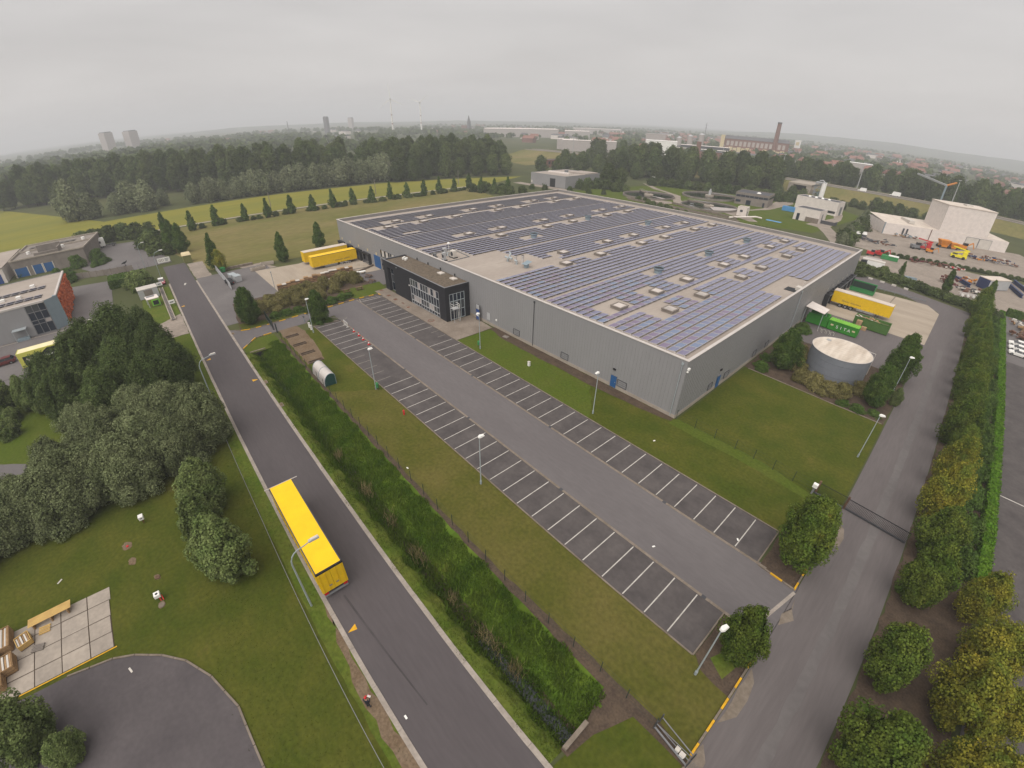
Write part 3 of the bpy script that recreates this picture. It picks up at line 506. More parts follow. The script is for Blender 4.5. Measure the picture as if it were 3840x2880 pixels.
# --- trees and bushes near the road, left
for i, (x, y, s, sz, k, lab) in enumerate([
        (-36.3, -4.3, 1.3, 1.25, 'bush', 'round topped bright green bush standing alone on the lawn by the road'),
        (-41.6, -5.4, 1.15, 1.1, 'bush', 'grey green bush between the lone bush and the tree belt'),
        (-47.2, -4.2, 1.3, 1.1, 'bush', 'small willow bush at the road end of the tree belt')]): tree(k, x, y, s, lab, 'bush', sz=sz)
for i, (x, y, s, lab) in enumerate([
        (-61.5, -1.6, .92, 'grey green willow leaning over the road edge'), (-65.5, -5.2, .92, 'tall grey green willow behind the one at the road'), (-57.6, -5.8, .82, 'grey willow in front of the tall willows, nearest the road'),
        (-56.6, -11.5, .88, 'broad grey willow at the lawn edge, second from the road'), (-57, -18, .92, 'wide willow in the middle of the tree belt'), (-56.2, -24.5, .78, 'willow at the far lower end of the tree belt'), (-64, -12.3, .9, 'willow behind the broad grey willow'), (-63, -19, .8, 'willow at the back of the tree belt by the path'), (-53.4, -28.8, .72, 'pale green willow cut by the picture edge'), (-69, -9, .85, 'willow between the tall ones and the dark alders'), (-70, -15.5, .8, 'willow at the back beside the sunken path'), (-60.5, -25.5, .75, 'willow behind the lower end of the belt'), (-60.5, -8.5, .9, 'willow in the second row of the belt, near the road'), (-58, -14.8, .85, 'willow filling the middle of the belt front'), (-56.6, -21.3, .82, 'willow at the front between the wide one and the lower end')]):
    tree('willow', x, y, s, lab, group='willows of the tree belt on the lawn')
for i, (x, y, s, sz, lab) in enumerate([
        (-85.5, -4.2, .9, .86, 'dark alder closest to the road by the street lamp'), (-91, -9.5, 1.1, 1.08, 'tallest dark alder, with ragged upright branches'), (-86.5, -15.5, 1.05, .98, 'dark alder in front of the grey metal hall'), (-81, -9.5, 1.0, .9, 'dark alder behind the tall willows'), (-79.5, -2.9, .85, .72, 'low dark alder at the road behind the willow'), (-80, -17.5, .95, .78, 'dark alder above the sunken path'), (-94.5, -14.5, .9, .9, 'dark alder beside the lime and black trailer'), (-97, -5.5, .75, .8, 'slender dark alder by the model garden'), (-75.5, -12.5, .85, .75, 'low dark alder between path and willows'), (-88.5, -21, .85, .75, 'low dark alder below the trailer'), (-76, -6, .8, .75, 'dark alder just behind the willow crowns')]):
    tree('dark', x, y, s, lab, group='dark alders beside the road', sz=sz)
for i, (x, y, s, k) in enumerate([(-92, -29.5, 1.5, 'bush'), (-90.5, -25.5, 1.2, 'bush'), (-87.5, -23, 1.1, 'bush'), (-97, -26, 1.0, 'shrub'), (-88, -28, 1.2, 'shrub'), (-83, -28, 1.3, 'shrub')]):
    tree(k, x, y, s * .8, ['bushy clump beyond the sunken path at the left edge', 'bushy clump above the path', 'bush between the dark alders and the path', 'low shrub by the lorry yard', 'low shrub beside the path', 'low shrub below the left bushes'][i], 'bush')
for x, y, s, lab in ((-29.6, -22.4, 1.25, 'dark leafy bush in the lower left corner'), (-26.8, -19.4, .7, 'small dark bush at the foot of the corner bush')): tree('bush', x, y, s, lab, 'bush', sz=s * .75)
sheet('lawn', [(-104, -60), (-60, -60), (-60, 1.6), (-104, 1.6)], -0.004, 'lawn_green')
sheet('path', [(-82, -40), (-76.5, -30), (-73, -25), (-64, -22), (-62.5, -24), (-70, -29), (-74, -40)], 0.012, 'asphalt_lane', jitter=.2, seed=41)

# --- car park trees
tree('roundtree', .1, 39.6, 1.0, 'tall round leafy tree in the kerbed bed by the sliding gate')
tree('row', .1, 25.6, .82, 'small yellowish green tree in the kerbed bed by the lamp', sz=1.12)
tree('yew', -90.2, 25.2, .92, 'dark conical tree in the hedge bed at the top of the bays')
tree('yew', -100.2, 13.4, 1.15, 'broad dark conical tree at the entrance from the road', sz=1.02)
for x, y, s, lab in ((-143.4, 33.2, 1.05, 'dark pointed tree by the two concrete troughs'), (-151.6, 47.8, 1.0, 'dark pointed tree behind the parked yellow trailers')): tree('conic', x, y, s * 1.25, lab, sz=s * 1.12)
tree('conic', -150.4, 15.2, 1.3, 'tall pointed tree left of the green bin', sz=1.4); tree('autumn', -147.6, 16.2, .8, 'bush turning orange next to the green bin', 'bush', sz=.85)
tree('conic', -181.5, 9.8, 1.5, 'dark conical tree beside the pale green hutch', sz=1.35); tree('conic', -187, 6.4, 1.3, 'second conical tree behind the hutch', sz=1.35); tree('conic', -199.5, 8.5, 1.3, 'conical tree at the end of the field path', sz=1.2); tree('conic', -227.9, 8.1, 1.1, 'pointed tree at the corner of the meadow')
# planted bed between the forecourt and the car park
for i, (x, y, s) in enumerate([(-104.6, 16.5, 1.1), (-104.4, 19.3, 1.15), (-105.6, 22, 1.2), (-107.5, 24.7, 1.2), (-109.6, 23.5, 1.1), (-109.6, 27.4, 1.2), (-107.0, 28, 1.05), (-111.4, 29.8, 1.1), (-104.5, 25.2, 1.05), (-108.6, 31.4, 1.15), (-111.6, 26.6, .9), (-104.0, 30.3, 1.0), (-111.8, 34.2, 1.15), (-109.5, 36.8, 1.2), (-111.6, 39.5, 1.3), (-109.9, 42.0, 1.2), (-106.2, 35.0, .9), (-108.4, 19.6, 1.1), (-107, 17.2, .95)]):
    tree('olive', x, y, s, 'olive brown shrub in the planted bed between forecourt and car park', 'shrub', group='olive shrubs of the planted bed')
for i, (x, y, s) in enumerate([(-99.6, 18.5, .8), (-99.5, 21, .85), (-99.4, 23.6, .8), (-99.9, 29, .85), (-99.8, 31.5, .9), (-100, 34.2, .85), (-100.6, 36.2, .7)]): tree('hedgebush', x, y, s, 'low green shrub behind the yellow kerb', 'shrub', group='low shrubs behind the yellow kerb', sz=s * .55)
for i, (x, y, s) in enumerate([(-89.6, 26.6, .62), (-89.3, 24.8, .55), (-91.2, 24.0, .6)]): tree('hedgebush', x, y, s, 'clipped low shrub round the dark conical tree', 'shrub', group='clipped shrubs of the hedge bed', sz=s * .5)
# round the tank
tree('yew', -16.8, 81.4, 1.1, 'tall dark tree between the warehouse and the grey tank', sz=1.03); tree('yew', -.2, 94.6, 1.15, 'tall dark pointed tree behind the tank beside the lane', sz=1.2); tree('yew', -1.4, 81.2, .98, 'dark conical tree in front of the tank by the lane', sz=.98)
for i, (x, y, s) in enumerate([(-12.6, 79.6, 1.0), (-10.3, 79.2, 1.1), (-8.0, 78.9, 1.0), (-6.0, 80.0, 1.05), (-14.7, 83.4, 1.0), (-15.5, 86.6, 1.1), (-3.6, 83.6, 1.0), (-16.4, 90, 1.0)]): tree('olive', x, y, s, 'brownish round shrub planted against the grey tank', 'shrub', group='shrubs round the grey tank')
for i, (x, y, s) in enumerate([(-19.6, 79.0, .8), (-20.4, 83, .7), (-19, 77.6, .6), (-5.0, 77.4, .6), (-2.8, 77.4, .7), (-.3, 78.2, .6), (-20.4, 104.8, .9), (-19.5, 102.2, .9)]): tree('hedgebush', x, y, s, 'low dark green ground shrub along the flower bed', 'shrub', group='ground shrubs of the flower bed', sz=s * .5)
tree('bush', 1.3, 84.5, .5, 'thin bush at the lane behind the lamp', 'bush')
# tree row along the side lane
ys = [16, 24.5, 33.5, 43.5, 52, 58.5, 66, 72.5, 79, 85, 91, 97, 103, 109, 115, 122, 129, 136, 143, 150.5, 158]
for i, y in enumerate(ys):
    a = y in (66, 58.5); tree('row' if not a else 'autumn', 10.7 + .4 * math.sin(i * 2.1), y, (1.04 + .1 * math.sin(i * 1.7)) * (.85 if a else 1), ordinal(i) + ' tree from the near end of the row beside the lane', group='trees in the row beside the side lane', sz=1.12 + .12 * math.sin(i * 2.6))
for i, (x, y, s) in enumerate([(17.2, 15, 1.15), (15.6, 21.5, 1.1), (17.4, 27.5, 1.05), (15.8, 33.5, 1.1), (17.0, 39.5, 1.0), (16.0, 46.0, .92), (18.6, 34.5, .85), (19.3, 20.5, 1.0)]):
    tree('autumn', x, y, s * .95, ['yellow leaved tree nearest the lower right corner', 'yellowing tree second from the lower right corner', 'yellow tree third along the outer row', 'yellow tree fourth along the outer row', 'large yellow tree at the corner of the car park', 'last yellow tree of the outer row', 'small yellow tree overhanging the right edge', 'yellow tree cut by the right picture edge'][i], group='yellow trees of the outer row')
for i in range(16):
    y = 52 + i * 6.6; tree('hedgebush', 14.0 + .4 * math.sin(i * 1.9), y, .95, 'dense green undergrowth bush behind the lane trees', 'shrub', group='undergrowth behind the lane trees', sz=1.1)
hd = thing('hedge', 'long narrow bright green hedge along the right car park', 'hedge', (16.5, 0, 0))
def hedge_part(par, x0, x1, y0, y1, h, m, n, size=.22, seed=1):
    rng = np.random.default_rng(seed); k = rng.choice(5, n, p=[.36, .22, .22, .1, .1]); x = rng.uniform(x0, x1, n); y = rng.uniform(y0, y1, n); z = rng.uniform(0, h, n)
    z[k == 0] = h; x[k == 1] = x0; x[k == 2] = x1; y[k == 3] = y0; y[k == 4] = y1
    P = np.stack([x, y, z], 1) + rng.normal(0, .07, (n, 3)); Nn = np.zeros((n, 3)); Nn[k == 0] = (0, 0, 1); Nn[k == 1] = (-1, 0, 0); Nn[k == 2] = (1, 0, 0); Nn[k == 3] = (0, -1, 0); Nn[k == 4] = (0, 1, 0)
    Nn += rng.normal(0, .5, (n, 3)); Nn /= np.linalg.norm(Nn, axis=1)[:, None]
    c = bpy.data.objects.new('foliage', cards(P, Nn, np.full(n, size), rng, 'foliage', m)); COL.objects.link(c); c.parent = par
    obj('core', MB().box(x0 + .1, x1 - .1, y0 + .1, y1 - .1, 0, h - .08), m, par)
hedge_part(hd, -.75, .55, 50, 168, 1.15, 'leaf_hedge_bright', 16000, .27, 3)
h2 = thing('hedge', 'dark clipped hedge beside the stored beams at the right edge', 'hedge'); hedge_part(h2, 17.6, 40, 168, 170, 2.0, 'leaf_hedge', 4000, .35, 4)
h3 = thing('hedge', 'dark clipped rectangular hedge by the model garden', 'hedge'); hedge_part(h3, -161.5, -154, -12.6, -7.6, 2.2, 'leaf_hedge', 4200, .35, 5)
tree('shrub', -146.5, -4.6, 2.1, 'round green tree beside the clipped hedge', 'tree', sz=2.0); tree('shrub', -150.5, -6.2, 1.6, 'lower half of the green tree group by the clipped hedge', 'tree', sz=1.5)
tree('hedgebush', -196.6, -16, 1.3, 'ball shaped dark tree in the lorry yard', 'tree', sz=1.55); tree('hedgebush', -193, -22.2, 1.35, 'ball shaped dark tree in front of the flat roofed building', 'tree', sz=1.5)
for i, (x, y) in enumerate([(-189.2, -17), (-190.5, -15), (-192.5, -13.6)]): tree('hedgebush', x, y, .85, 'low clipped oval hedge in the lorry yard', 'hedge', group='oval hedge in the lorry yard', sz=.6)
for i, (x, y, s) in enumerate([(-178, -26, 1.0), (-181, -24, 1.1), (-186, -27.5, 1.0), (-172, -28, .9), (-174, -24.2, 1.2), (-177, -22.5, .9), (-200, -40, .9)]): tree('hedgebush', x, y, s, 'dark shrub between the orange walled hall and the flat building', 'shrub', group='shrubs by the orange walled hall')
for i, (x, y, s) in enumerate([(-232, -16, 1.3), (-231, -12, 1.5), (-230, -7, 1.5), (-228, -2.5, 1.4), (-226, 2, 1.3), (-238, -22, 1.2), (-241, -18.5, 1.1), (-203, -.5, 1.3), (-198, 1.5, 1.5), (-193, 3.5, 1.2), (-188, 2, 1.2), (-207, 1.5, 1.3), (-212, 3, 1.2), (-184, 5.6, .9)]): tree('farshrub', x, y, s * .85, 'dark bush at the back edge of the lorry yard', 'bush', group='bushes along the back of the lorry yard')
# row of conical trees along the path, and the low scrub between them
cx = [(-220.6, 18), (-222.2, 27.8), (-222.4, 39.8), (-221.1, 49.2), (-222.8, 60.3), (-220.9, 69.9), (-221.5, 79.9), (-223.9, 91.3), (-221.9, 100.9), (-223.9, 112.2), (-224.8, 122.9), (-222.2, 132), (-226, 144.4), (-226.2, 155.1), (-228.8, 167.6), (-212.6, 164.4), (-207.9, 170.4), (-199.7, 173.6)]
for i, (x, y) in enumerate(cx): tree('farconic', x, y, .96 + .1 * math.sin(i * 1.9), ordinal(i) + ' conical tree from the left in the row along the field path', group='conical trees along the field path', sz=1.0 + .09 * math.sin(i * 2.3))
for i in range(30):
    y = 22 + i * 5; tree('farshrub', -222 - .5 * math.sin(i) - max(0, (y - 130) * .06), y + 1.5 * math.sin(i * 2.2), .5 + .2 * (i > 11) * (1 + math.sin(i * 1.3)), 'low scrub between the conical trees along the path', 'shrub', group='scrub between the conical trees', sz=.42 + .1 * math.sin(i * 1.1))
for i, (x, y) in enumerate([(-216, 161), (-210, 163), (-204, 167), (-199, 169), (-195, 172), (-206, 174), (-214, 170), (-192, 178), (-219, 172)]): tree('farshrub', x, y, .9, 'dark scrub at the far corner of the meadow', 'shrub', group='scrub at the meadow corner')
for i, (x, y) in enumerate([(-166, 108), (-168, 112), (-165, 117), (-170, 100)]): tree('farshrub', x, y, .45, 'low green scrub patch in the dry meadow', 'shrub', group='scrub patches in the meadow', sz=.3)
# pale willows along the field, forest behind them
for i, (x, y, s) in enumerate([(-313, -29, 1.3), (-309, -20, 1.0), (-307.5, -8, .85), (-308, -1, 1.2), (-304, 6.6, 1.18), (-313, 15, .7)]): tree('silver', x, y, s, ['pale willow at the left end of the field', 'rounded willow beside the leftmost pale willow', 'low willow left of the tall pair', 'tall willow in the pair by the field, left one', 'tall willow in the pair by the field, right one', 'small willow by the gap in the trees'][i], sz=s * (1 if i else 1.2))
for i in range(22):
    y = 30 + i * 5.6 + 1.6 * math.sin(i * 1.7); x = -302 + (y - 30) * .045 + 2 * math.sin(i * 2.2); s = .85 + .018 * i + .1 * math.sin(i * 1.3); tree('silver', x, y, s, 'grey green willow in the long row along the far field edge', group='willows along the far field edge', sz=s * 1.02)
rn = random.Random(7); front = [(-442, -83), (-420, -43), (-382, 16), (-334, 60), (-318, 100), (-312, 132), (-290, 152), (-294, 185), (-290, 214), (-279, 243)]
pts = []
for a, b in zip(front[:-1], front[1:]):
    a, b = Vector(a), Vector(b); n = max(1, round((b - a).length / 8.2)); d = (b - a).normalized(); nn = Vector((-d.y, d.x))
    if nn.x > 0: nn = -nn
    for k in range(n):
        for j in range(5): q = a.lerp(b, (k + rn.uniform(.1, .9)) / n) + nn * (j * 9.5 + rn.uniform(0, 5)); pts.append((j, q.x, q.y))
pts += [(j, -442 - i * 9 - j * 5, -83 - i * 15 + j * 4 + rn.uniform(-3, 3)) for i in range(1, 12) for j in range(2)]
for j, x, y in pts: s = rn.uniform(.82, 1.06); tree('forest', x, y, s, 'tall dark poplar of the forest beyond the fields', group='poplars of the forest beyond the fields', sz=s * rn.uniform(.9, 1.04) * (1 if j else .86))
for x, y, s in [(-281, 160, .8), (-283, 172, .7), (-281, 186, .82), (-279, 197, .75), (-276, 210, .8), (-273, 222, .9), (-269, 232, .85), (-284, 149, .75)]: tree('wood', x, y, s, 'rounded tree at the foot of the poplar forest', group='rounded trees at the forest edge')
# woods behind the treatment plant and beyond the highway
wp = [(-262, 262, .8), (-256, 275, .75), (-262, 290, 1.0), (-252, 300, .95), (-243, 312, .9), (-236, 300, .85), (-229, 320, 1.05), (-220, 308, 1.0), (-213, 322, 1.12), (-206, 312, 1.2), (-201, 326, 1.25), (-196, 316, 1.1), (-190, 334, 1.1), (-186, 325, 1.15), (-180, 342, 1.2), (-175, 333, 1.05), (-170, 350, 1.15), (-164, 340, 1.1), (-158, 354, 1.12), (-152, 346, 1.15), (-147, 360, 1.2), (-141, 352, 1.15), (-136, 366, 1.2), (-132, 358, 1.25), (-127, 370, 1.15), (-122, 362, 1.1), (-135, 345, .9), (-128, 340, .95), (-156, 330, .85), (-172, 318, .8), (-185, 306, .7), (-198, 298, .7), (-180.3, 240, .9), (-176, 247, .75), (-132.6, 303, .82), (-148, 318, .8), (-116, 352, .95), (-232, 340, 1.1), (-245, 330, 1.0), (-215, 345, 1.15), (-255, 350, 1.0), (-275, 340, .9), (-290, 355, .9), (-268, 375, 1.0), (-240, 370, 1.1), (-200, 360, 1.1), (-180, 370, 1.1), (-155, 378, 1.1), (-280, 320, .75), (-248, 290, .75), (-300, 385, 1.1), (-320, 400, 1.15), (-285, 400, 1.1), (-260, 410, 1.1), (-225, 390, 1.1)]
for x, y, s in wp: tree('wood', x, y, s, 'full green tree in the wood behind the treatment plant', group='trees of the wood behind the treatment plant', sz=s * (1.12 if s > 1 else .95))
for i in range(62):
    x = -150 + i * 5.0 + 2 * math.sin(i * 2.7); y = 428 + (i % 3) * 11 + 4 * math.sin(i * 1.9); s = 1.0 + .12 * math.sin(i * 1.3)
    if -75 < x < -45 and i % 3 == 0: continue
    tree('wood', x, y, s, 'full green tree in the belt beyond the highway', group='trees of the belt beyond the highway', z=2, sz=s * (.95 + .0015 * (x + 150)))
for i, (x, y, s) in enumerate([(-206, 222, 1.1), (-200, 224, 1.2), (-194, 227, 1.2), (-188, 230, 1.2), (-182, 232, 1.25), (-176, 235, 1.2), (-171, 239, 1.2), (-196, 218, .8), (-188, 222, .8), (-181, 219, .7), (-210, 215, .7), (-203, 196, .6), (-196, 200, .6), (-172, 212, .6), (-164, 216, .5), (-183, 208, .6), (-168, 232, 1.0), (-163, 236, .8)]): tree('farshrub', x, y, s, 'thick green scrub behind the far corner of the warehouse', 'shrub', group='scrub behind the warehouse')
for i in range(16): tree('farshrub', -172 + i * 5.6, 279 + i * 2.2 + 1.5 * math.sin(i), 1.1, 'thick shrub in the belt behind the round basins', 'shrub', group='shrub belt behind the basins')
for i, (x, y, s) in enumerate([(-96, 300, 1.0), (-92, 306, 1.1), (-87, 310, 1.0), (-101, 296, .9), (-78, 318, 1.2), (-70, 322, 1.1), (-64, 318, 1.0), (-112, 345, 1.2), (-104, 352, 1.1), (-96, 349, 1.0), (-88, 356, .8)]): tree('farshrub', x, y, s, 'green shrub below the highway bank', 'shrub', group='shrubs below the highway bank')
for i in range(15): tree('silver' if i % 3 == 0 else 'farshrub', -37 - i * .55 + 2 * math.sin(i * 2), 206 + i * 7.2, (.42 if i % 3 == 0 else 1.0), 'scrubby tree between the treatment plant and the machine yard', group='scrub between plant and machine yard')
for i in range(20): tree('farshrub', -140 + i * 4.6, 216 - i * 2.15 + 1.2 * math.sin(i * 1.7), .55, 'weedy shrub along the back wall of the warehouse', 'shrub', group='weeds behind the warehouse', sz=.5)
for i in range(16): tree('farshrub', -66 + i * 2.9, 190 - i * 1.6 + 2 * math.sin(i * 2.3), .9, 'bush on the waste ground behind the warehouse', 'bush', group='bushes on the waste ground', sz=.8 - .03 * i)
for i, (x, y, s) in enumerate([(-50, 345, 1.5), (-43, 338, 1.4), (-37, 344, 1.3), (-30, 347, 1.1), (-56, 335, 1.0), (-62, 340, 1.0), (-22, 350, .9), (-45, 325, 1.1), (-40, 316, 1.0)]): tree('farshrub', x, y, s, 'dark bush on the foot of the highway bank', 'bush', group='bushes at the foot of the highway bank')
for i in range(24): tree('farshrub', -25 + i * 1.75, 175 - i * .62 + .8 * math.sin(i * 1.8), .62 + .12 * math.sin(i * 2.9), 'rough green shrub on the strip between lane and scrapyard', 'shrub', group='shrubs between lane and scrapyard', sz=.5)
for i in range(24): tree('farshrub', -24 + i * 2.4, 208 + i * 1.05, .42, 'shrub of the green strip through the scrapyard', 'shrub', group='green strip through the scrapyard', sz=.3)
tree('conic', 1.2, 173.6, 1.0, 'pointed tree standing among the scrapyard shrubs'); tree('conic', -12.2, 182, .5, 'small narrow tree on the gravel of the scrapyard', sz=.62); tree('conic', 11.8, 171, 1.1, 'tall pointed tree at the far end of the lane row', sz=1.05); tree('shrub', -16.2, 171.2, 1.35, 'dense round bush beside the white lorry', 'bush', sz=1.35)

# ------------------------------------------------------------------ the warehouse
X0, X1, Y0, Y1, HW, HR = -143.9, -22.0, 52.3, 155.7, 9.8, 8.85
wh = thing('warehouse', 'huge flat roofed grey warehouse with rows of solar panels', 'warehouse')
T = .35
def clad(name, mb_dir, a0, a1, fix, out):
    """ribbed metal cladding along one facade, real shallow ribs"""
    mb = MB(); n = int((a1 - a0) / .6); st = (a1 - a0) / n
    for i in range(n):
        p = a0 + i * st
        for (u, v, d) in ((0, .9, 0.0), (.9, 1.0, .014)):
            q0, q1 = p + u * st, p + v * st; w = fix + out * d
            pts = [(q0, w, .55), (q1, w, .55), (q1, w, HW - .08), (q0, w, HW - .08)] if mb_dir == 'x' else [(w, q0, .55), (w, q1, .55), (w, q1, HW - .08), (w, q0, HW - .08)]
            if (mb_dir == 'x') == (out > 0): pts = pts[::-1]
            mb.face(pts)
    return obj(name, mb, 'wall_grey', wh)
wall_f = clad('wall', 'x', X0, X1, Y0, -1); wall_r = clad('wall', 'y', Y0, Y1, X1, 1)
obj('wall', MB().face([(X0, Y0, 0), (X0, Y1, 0), (X0, Y1, HW - .08), (X0, Y0, HW - .08)]), 'wall_grey', wh); obj('wall', MB().face([(X0, Y1, 0), (X1, Y1, 0), (X1, Y1, HW - .08), (X0, Y1, HW - .08)]), 'wall_grey', wh)
obj('plinth', MB().box(X0 - .03, X1 + .05, Y0 - .05, Y0 + .1, -.1, .56), 'concrete', wh); obj('plinth', MB().box(X1 - .1, X1 + .05, Y0 + .1, Y1, -.1, .56), 'concrete', wh)
obj('roof', MB().face([(X0, Y0, HR), (X1, Y0, HR), (X1, Y1, HR), (X0, Y1, HR)]), 'roof_beige', wh)
pm = [(X0 + T, X1 - T, Y0 + .02, Y0 + T), (X0 + T, X1 - T, Y1 - T, Y1), (X0, X0 + T, Y0 + .02, Y1), (X1 - T, X1 - .02, Y0 + .02, Y1)]
for a, b, c, d in pm: obj('parapet', MB().box(a, b, c, d, HR - .3, HW - .1), 'parapet', wh)
for a, b, c, d in ((X0 - .06, X1 + .1, Y0 - .09, Y0 + T + .04), (X0 - .06, X1 + .1, Y1 - T - .04, Y1 + .06), (X0 - .06, X0 + T + .04, Y0 + T + .05, Y1 - T - .05), (X1 - T - .04, X1 + .1, Y0 + T + .05, Y1 - T - .05)): obj('parapet_cap', MB().box(a, b, c, d, HW - .1, HW), 'cap_white', wh)
def wall_door(x, y, z0, z1, w, face, m='door_blue', par=wh):
    t = .08
    if face == 'f': d = obj('door', MB().box(x - w / 2, x + w / 2, y - t, y, z0, z1), m, par); obj('handle', MB().box(x + w / 2 - .22, x + w / 2 - .1, y - t - .07, y - t, z0 + 1, z0 + 1.08), 'steel', d); obj('lintel', MB().box(x - w / 2 - .08, x + w / 2 + .08, y - t - .03, y, z1 + .01, z1 + .1), 'grey_mid', d)
    else: d = obj('door', MB().box(y, y + t, x - w / 2, x + w / 2, z0, z1), m, par); obj('handle', MB().box(y + t, y + t + .07, x + w / 2 - .22, x + w / 2 - .1, z0 + 1, z0 + 1.08), 'steel', d); obj('lintel', MB().box(y, y + t + .03, x - w / 2 - .08, x + w / 2 + .08, z1 + .01, z1 + .1), 'grey_mid', d)
    return d
wall_door(-33.35, Y0 - .04, .1, 2.25, 1.1, 'f'); wall_door(65.6, X1 + .04, .1, 2.35, 1.1, 'r')
obj('door_lamp', MB().box(-33.7, -33.2, Y0 - .22, Y0 - .04, 3.3, 3.55), 'black', wh); obj('door_lamp', MB().box(X1 + .04, X1 + .22, 65.3, 65.8, 3.35, 3.6), 'black', wh)
def louvre(x, z0, z1, w, face):
    g = MB(); n = 4
    for (a, b, c, d) in ((-w / 2, w / 2, z0, z0 + .06), (-w / 2, w / 2, z1 - .06, z1), (-w / 2, -w / 2 + .06, z0 + .06, z1 - .06), (w / 2 - .06, w / 2, z0 + .06, z1 - .06)):
        if face == 'f': g.box(x + a, x + b, Y0 - .1, Y0 - .03, c, d)
        else: g.box(X1 + .03, X1 + .1, x + a, x + b, c, d)
    fr = obj('louvre_frame', g, 'grey_dark', wh)
    for i in range(n):
        z = z0 + .08 + (z1 - z0 - .2) * i / (n - 1) - .02
        obj('louvre_slat', MB().box(x - w / 2 + .07, x + w / 2 - .07, Y0 - .075, Y0 - .04, z, z + .09) if face == 'f' else MB().box(X1 + .04, X1 + .075, x - w / 2 + .07, x + w / 2 - .07, z, z + .09), 'grey_mid', fr)
for x, w in ((-31.7, 1.8), (-44.2, 1.8), (-57.2, 1.8)): louvre(x, .72, 1.95, w, 'f')
for y, w in ((62.8, 1.4), (68.7, 1.8), (80.6, 1.6), (86.7, 1.6)): louvre(y, .75, 1.95, w, 'r')
for x in (-52.45, -22.7): obj('downpipe', MB().box(x - .16, x + .16, Y0 - .18, Y0 - .04, 8.95, 9.3).cyl((x, Y0 - .12), .06, .3, 8.95, 8), 'grey_dark' if x < -30 else 'steel', wh)
obj('downpipe', MB().cyl((X1 + .12, 100.1), .07, .3, 9.0, 8).box(X1 + .03, X1 + .22, 99.9, 100.3, 9.0, 9.3), 'steel', wh)
obj('floodlight', MB().box(X1 + .05, X1 + .35, 52.35, 52.75, 8.35, 8.65).box(X1 + .05, X1 + .3, 52.3, 52.5, 8.0, 8.2), 'white_paint', wh)
obj('wall_sign', MB().box(-66.6, -65.5, Y0 - .08, Y0 - .04, 1.0, 2.6), 'grey_light', wh); obj('wall_box', MB().box(-63.6, -63.2, Y0 - .2, Y0 - .04, 1.7, 2.0), 'white_paint', wh)
obj('roof_gate', MB().beam((X1 - .3, 100.6, HR), (X1 - .3, 100.6, HW + 1.1), .06).beam((X1 - .3, 101.7, HR), (X1 - .3, 101.7, HW + 1.1), .06).beam((X1 - .3, 100.6, HW + 1.1), (X1 - .3, 101.7, HW + 1.1), .06).beam((X1 - .3, 100.6, HW + .6), (X1 - .3, 101.7, HW + .6), .05).box(X1 - 1.5, X1 - .4, 100.4, 101.8, HR, HW - .1), 'offwhite', wh)
obj('roof_hatch', MB().box(-25.35, -22.9, 99.0, 101.7, HR, HR + .09), 'black', wh)
# loading docks on the front, left end
def dock_front(xa, xb, z1, back, nm='loading_dock', side=True):
    d = obj(nm, MB().box(xa - .45, xa, Y0 - .85, Y0 - .04, 0, z1).box(xb, xb + .45, Y0 - .85, Y0 - .04, 0, z1).box(xa - .45, xb + .45, Y0 - .95, Y0 - .04, z1 + .01, z1 + .45), 'black', wh)
    obj('dock_door', MB().box(xa, xb, Y0 - .12, Y0 - .04, .3, z1), back, d); obj('dock_plate', MB().box(xa, xb, Y0 - .8, Y0 - .13, .2, .95), 'grey_dark', d)
    for x in (xa + .3, xb - .3): obj('guide_rail', MB().beam((x, Y0 - .9, 0), (x, Y0 - .9, z1), .09), 'grey_mid', d)
    return d
for xa, xb, bk in ((-143.4, -140.3, 'grey_dark'), (-137.0, -133.8, 'grey_dark'), (-130.6, -127.4, 'blue'), (-125.2, -121.6, 'grey_dark')): dock_front(xa, xb, 2.75, bk)
d = obj('roller_door', MB().box(-118.9, -115.0, Y0 - .12, Y0 - .04, .05, 3.6), 'door_blue', wh)
for k in range(6): obj('door_rib', MB().box(-118.85, -115.05, Y0 - .15, Y0 - .12, .5 + k * .55, .54 + k * .55), 'door_blue', d)
for x in (-141.6, -135.3, -129.0, -122.75, -117.1): obj('number_plate', MB().box(x - .35, x + .35, Y0 - .09, Y0 - .04, 3.75, 4.45), 'cream', wh)
for (xa, xb, za, zb, n) in ((-114.4, -100.5, 3.9, 6.0, 12), (-114.4, -110.4, .2, 3.5, 3)):
    f = obj('window', MB().box(xa, xb, Y0 - .07, Y0 - .04, za, zb), 'glass_dark', wh)
    for k in range(n + 1):
        x = xa + (xb - xa) * k / n; obj('frame', MB().box(x - .05, x + .05, Y0 - .11, Y0 - .07, za, zb), 'offwhite', f)
    obj('frame', MB().box(xa, xb, Y0 - .115, Y0 - .075, za - .05, za + .05), 'grey_mid', f); obj('frame', MB().box(xa, xb, Y0 - .115, Y0 - .075, zb - .05, zb + .05), 'grey_mid', f)
    for k in range(n):
        if (k * 7) % 5 in (1, 2): x = xa + (xb - xa) * k / n; obj('blind', MB().box(x + .08, x + (xb - xa) / n - .08, Y0 - .076, Y0 - .071, za + .3, zb - .1), 'offwhite', f)
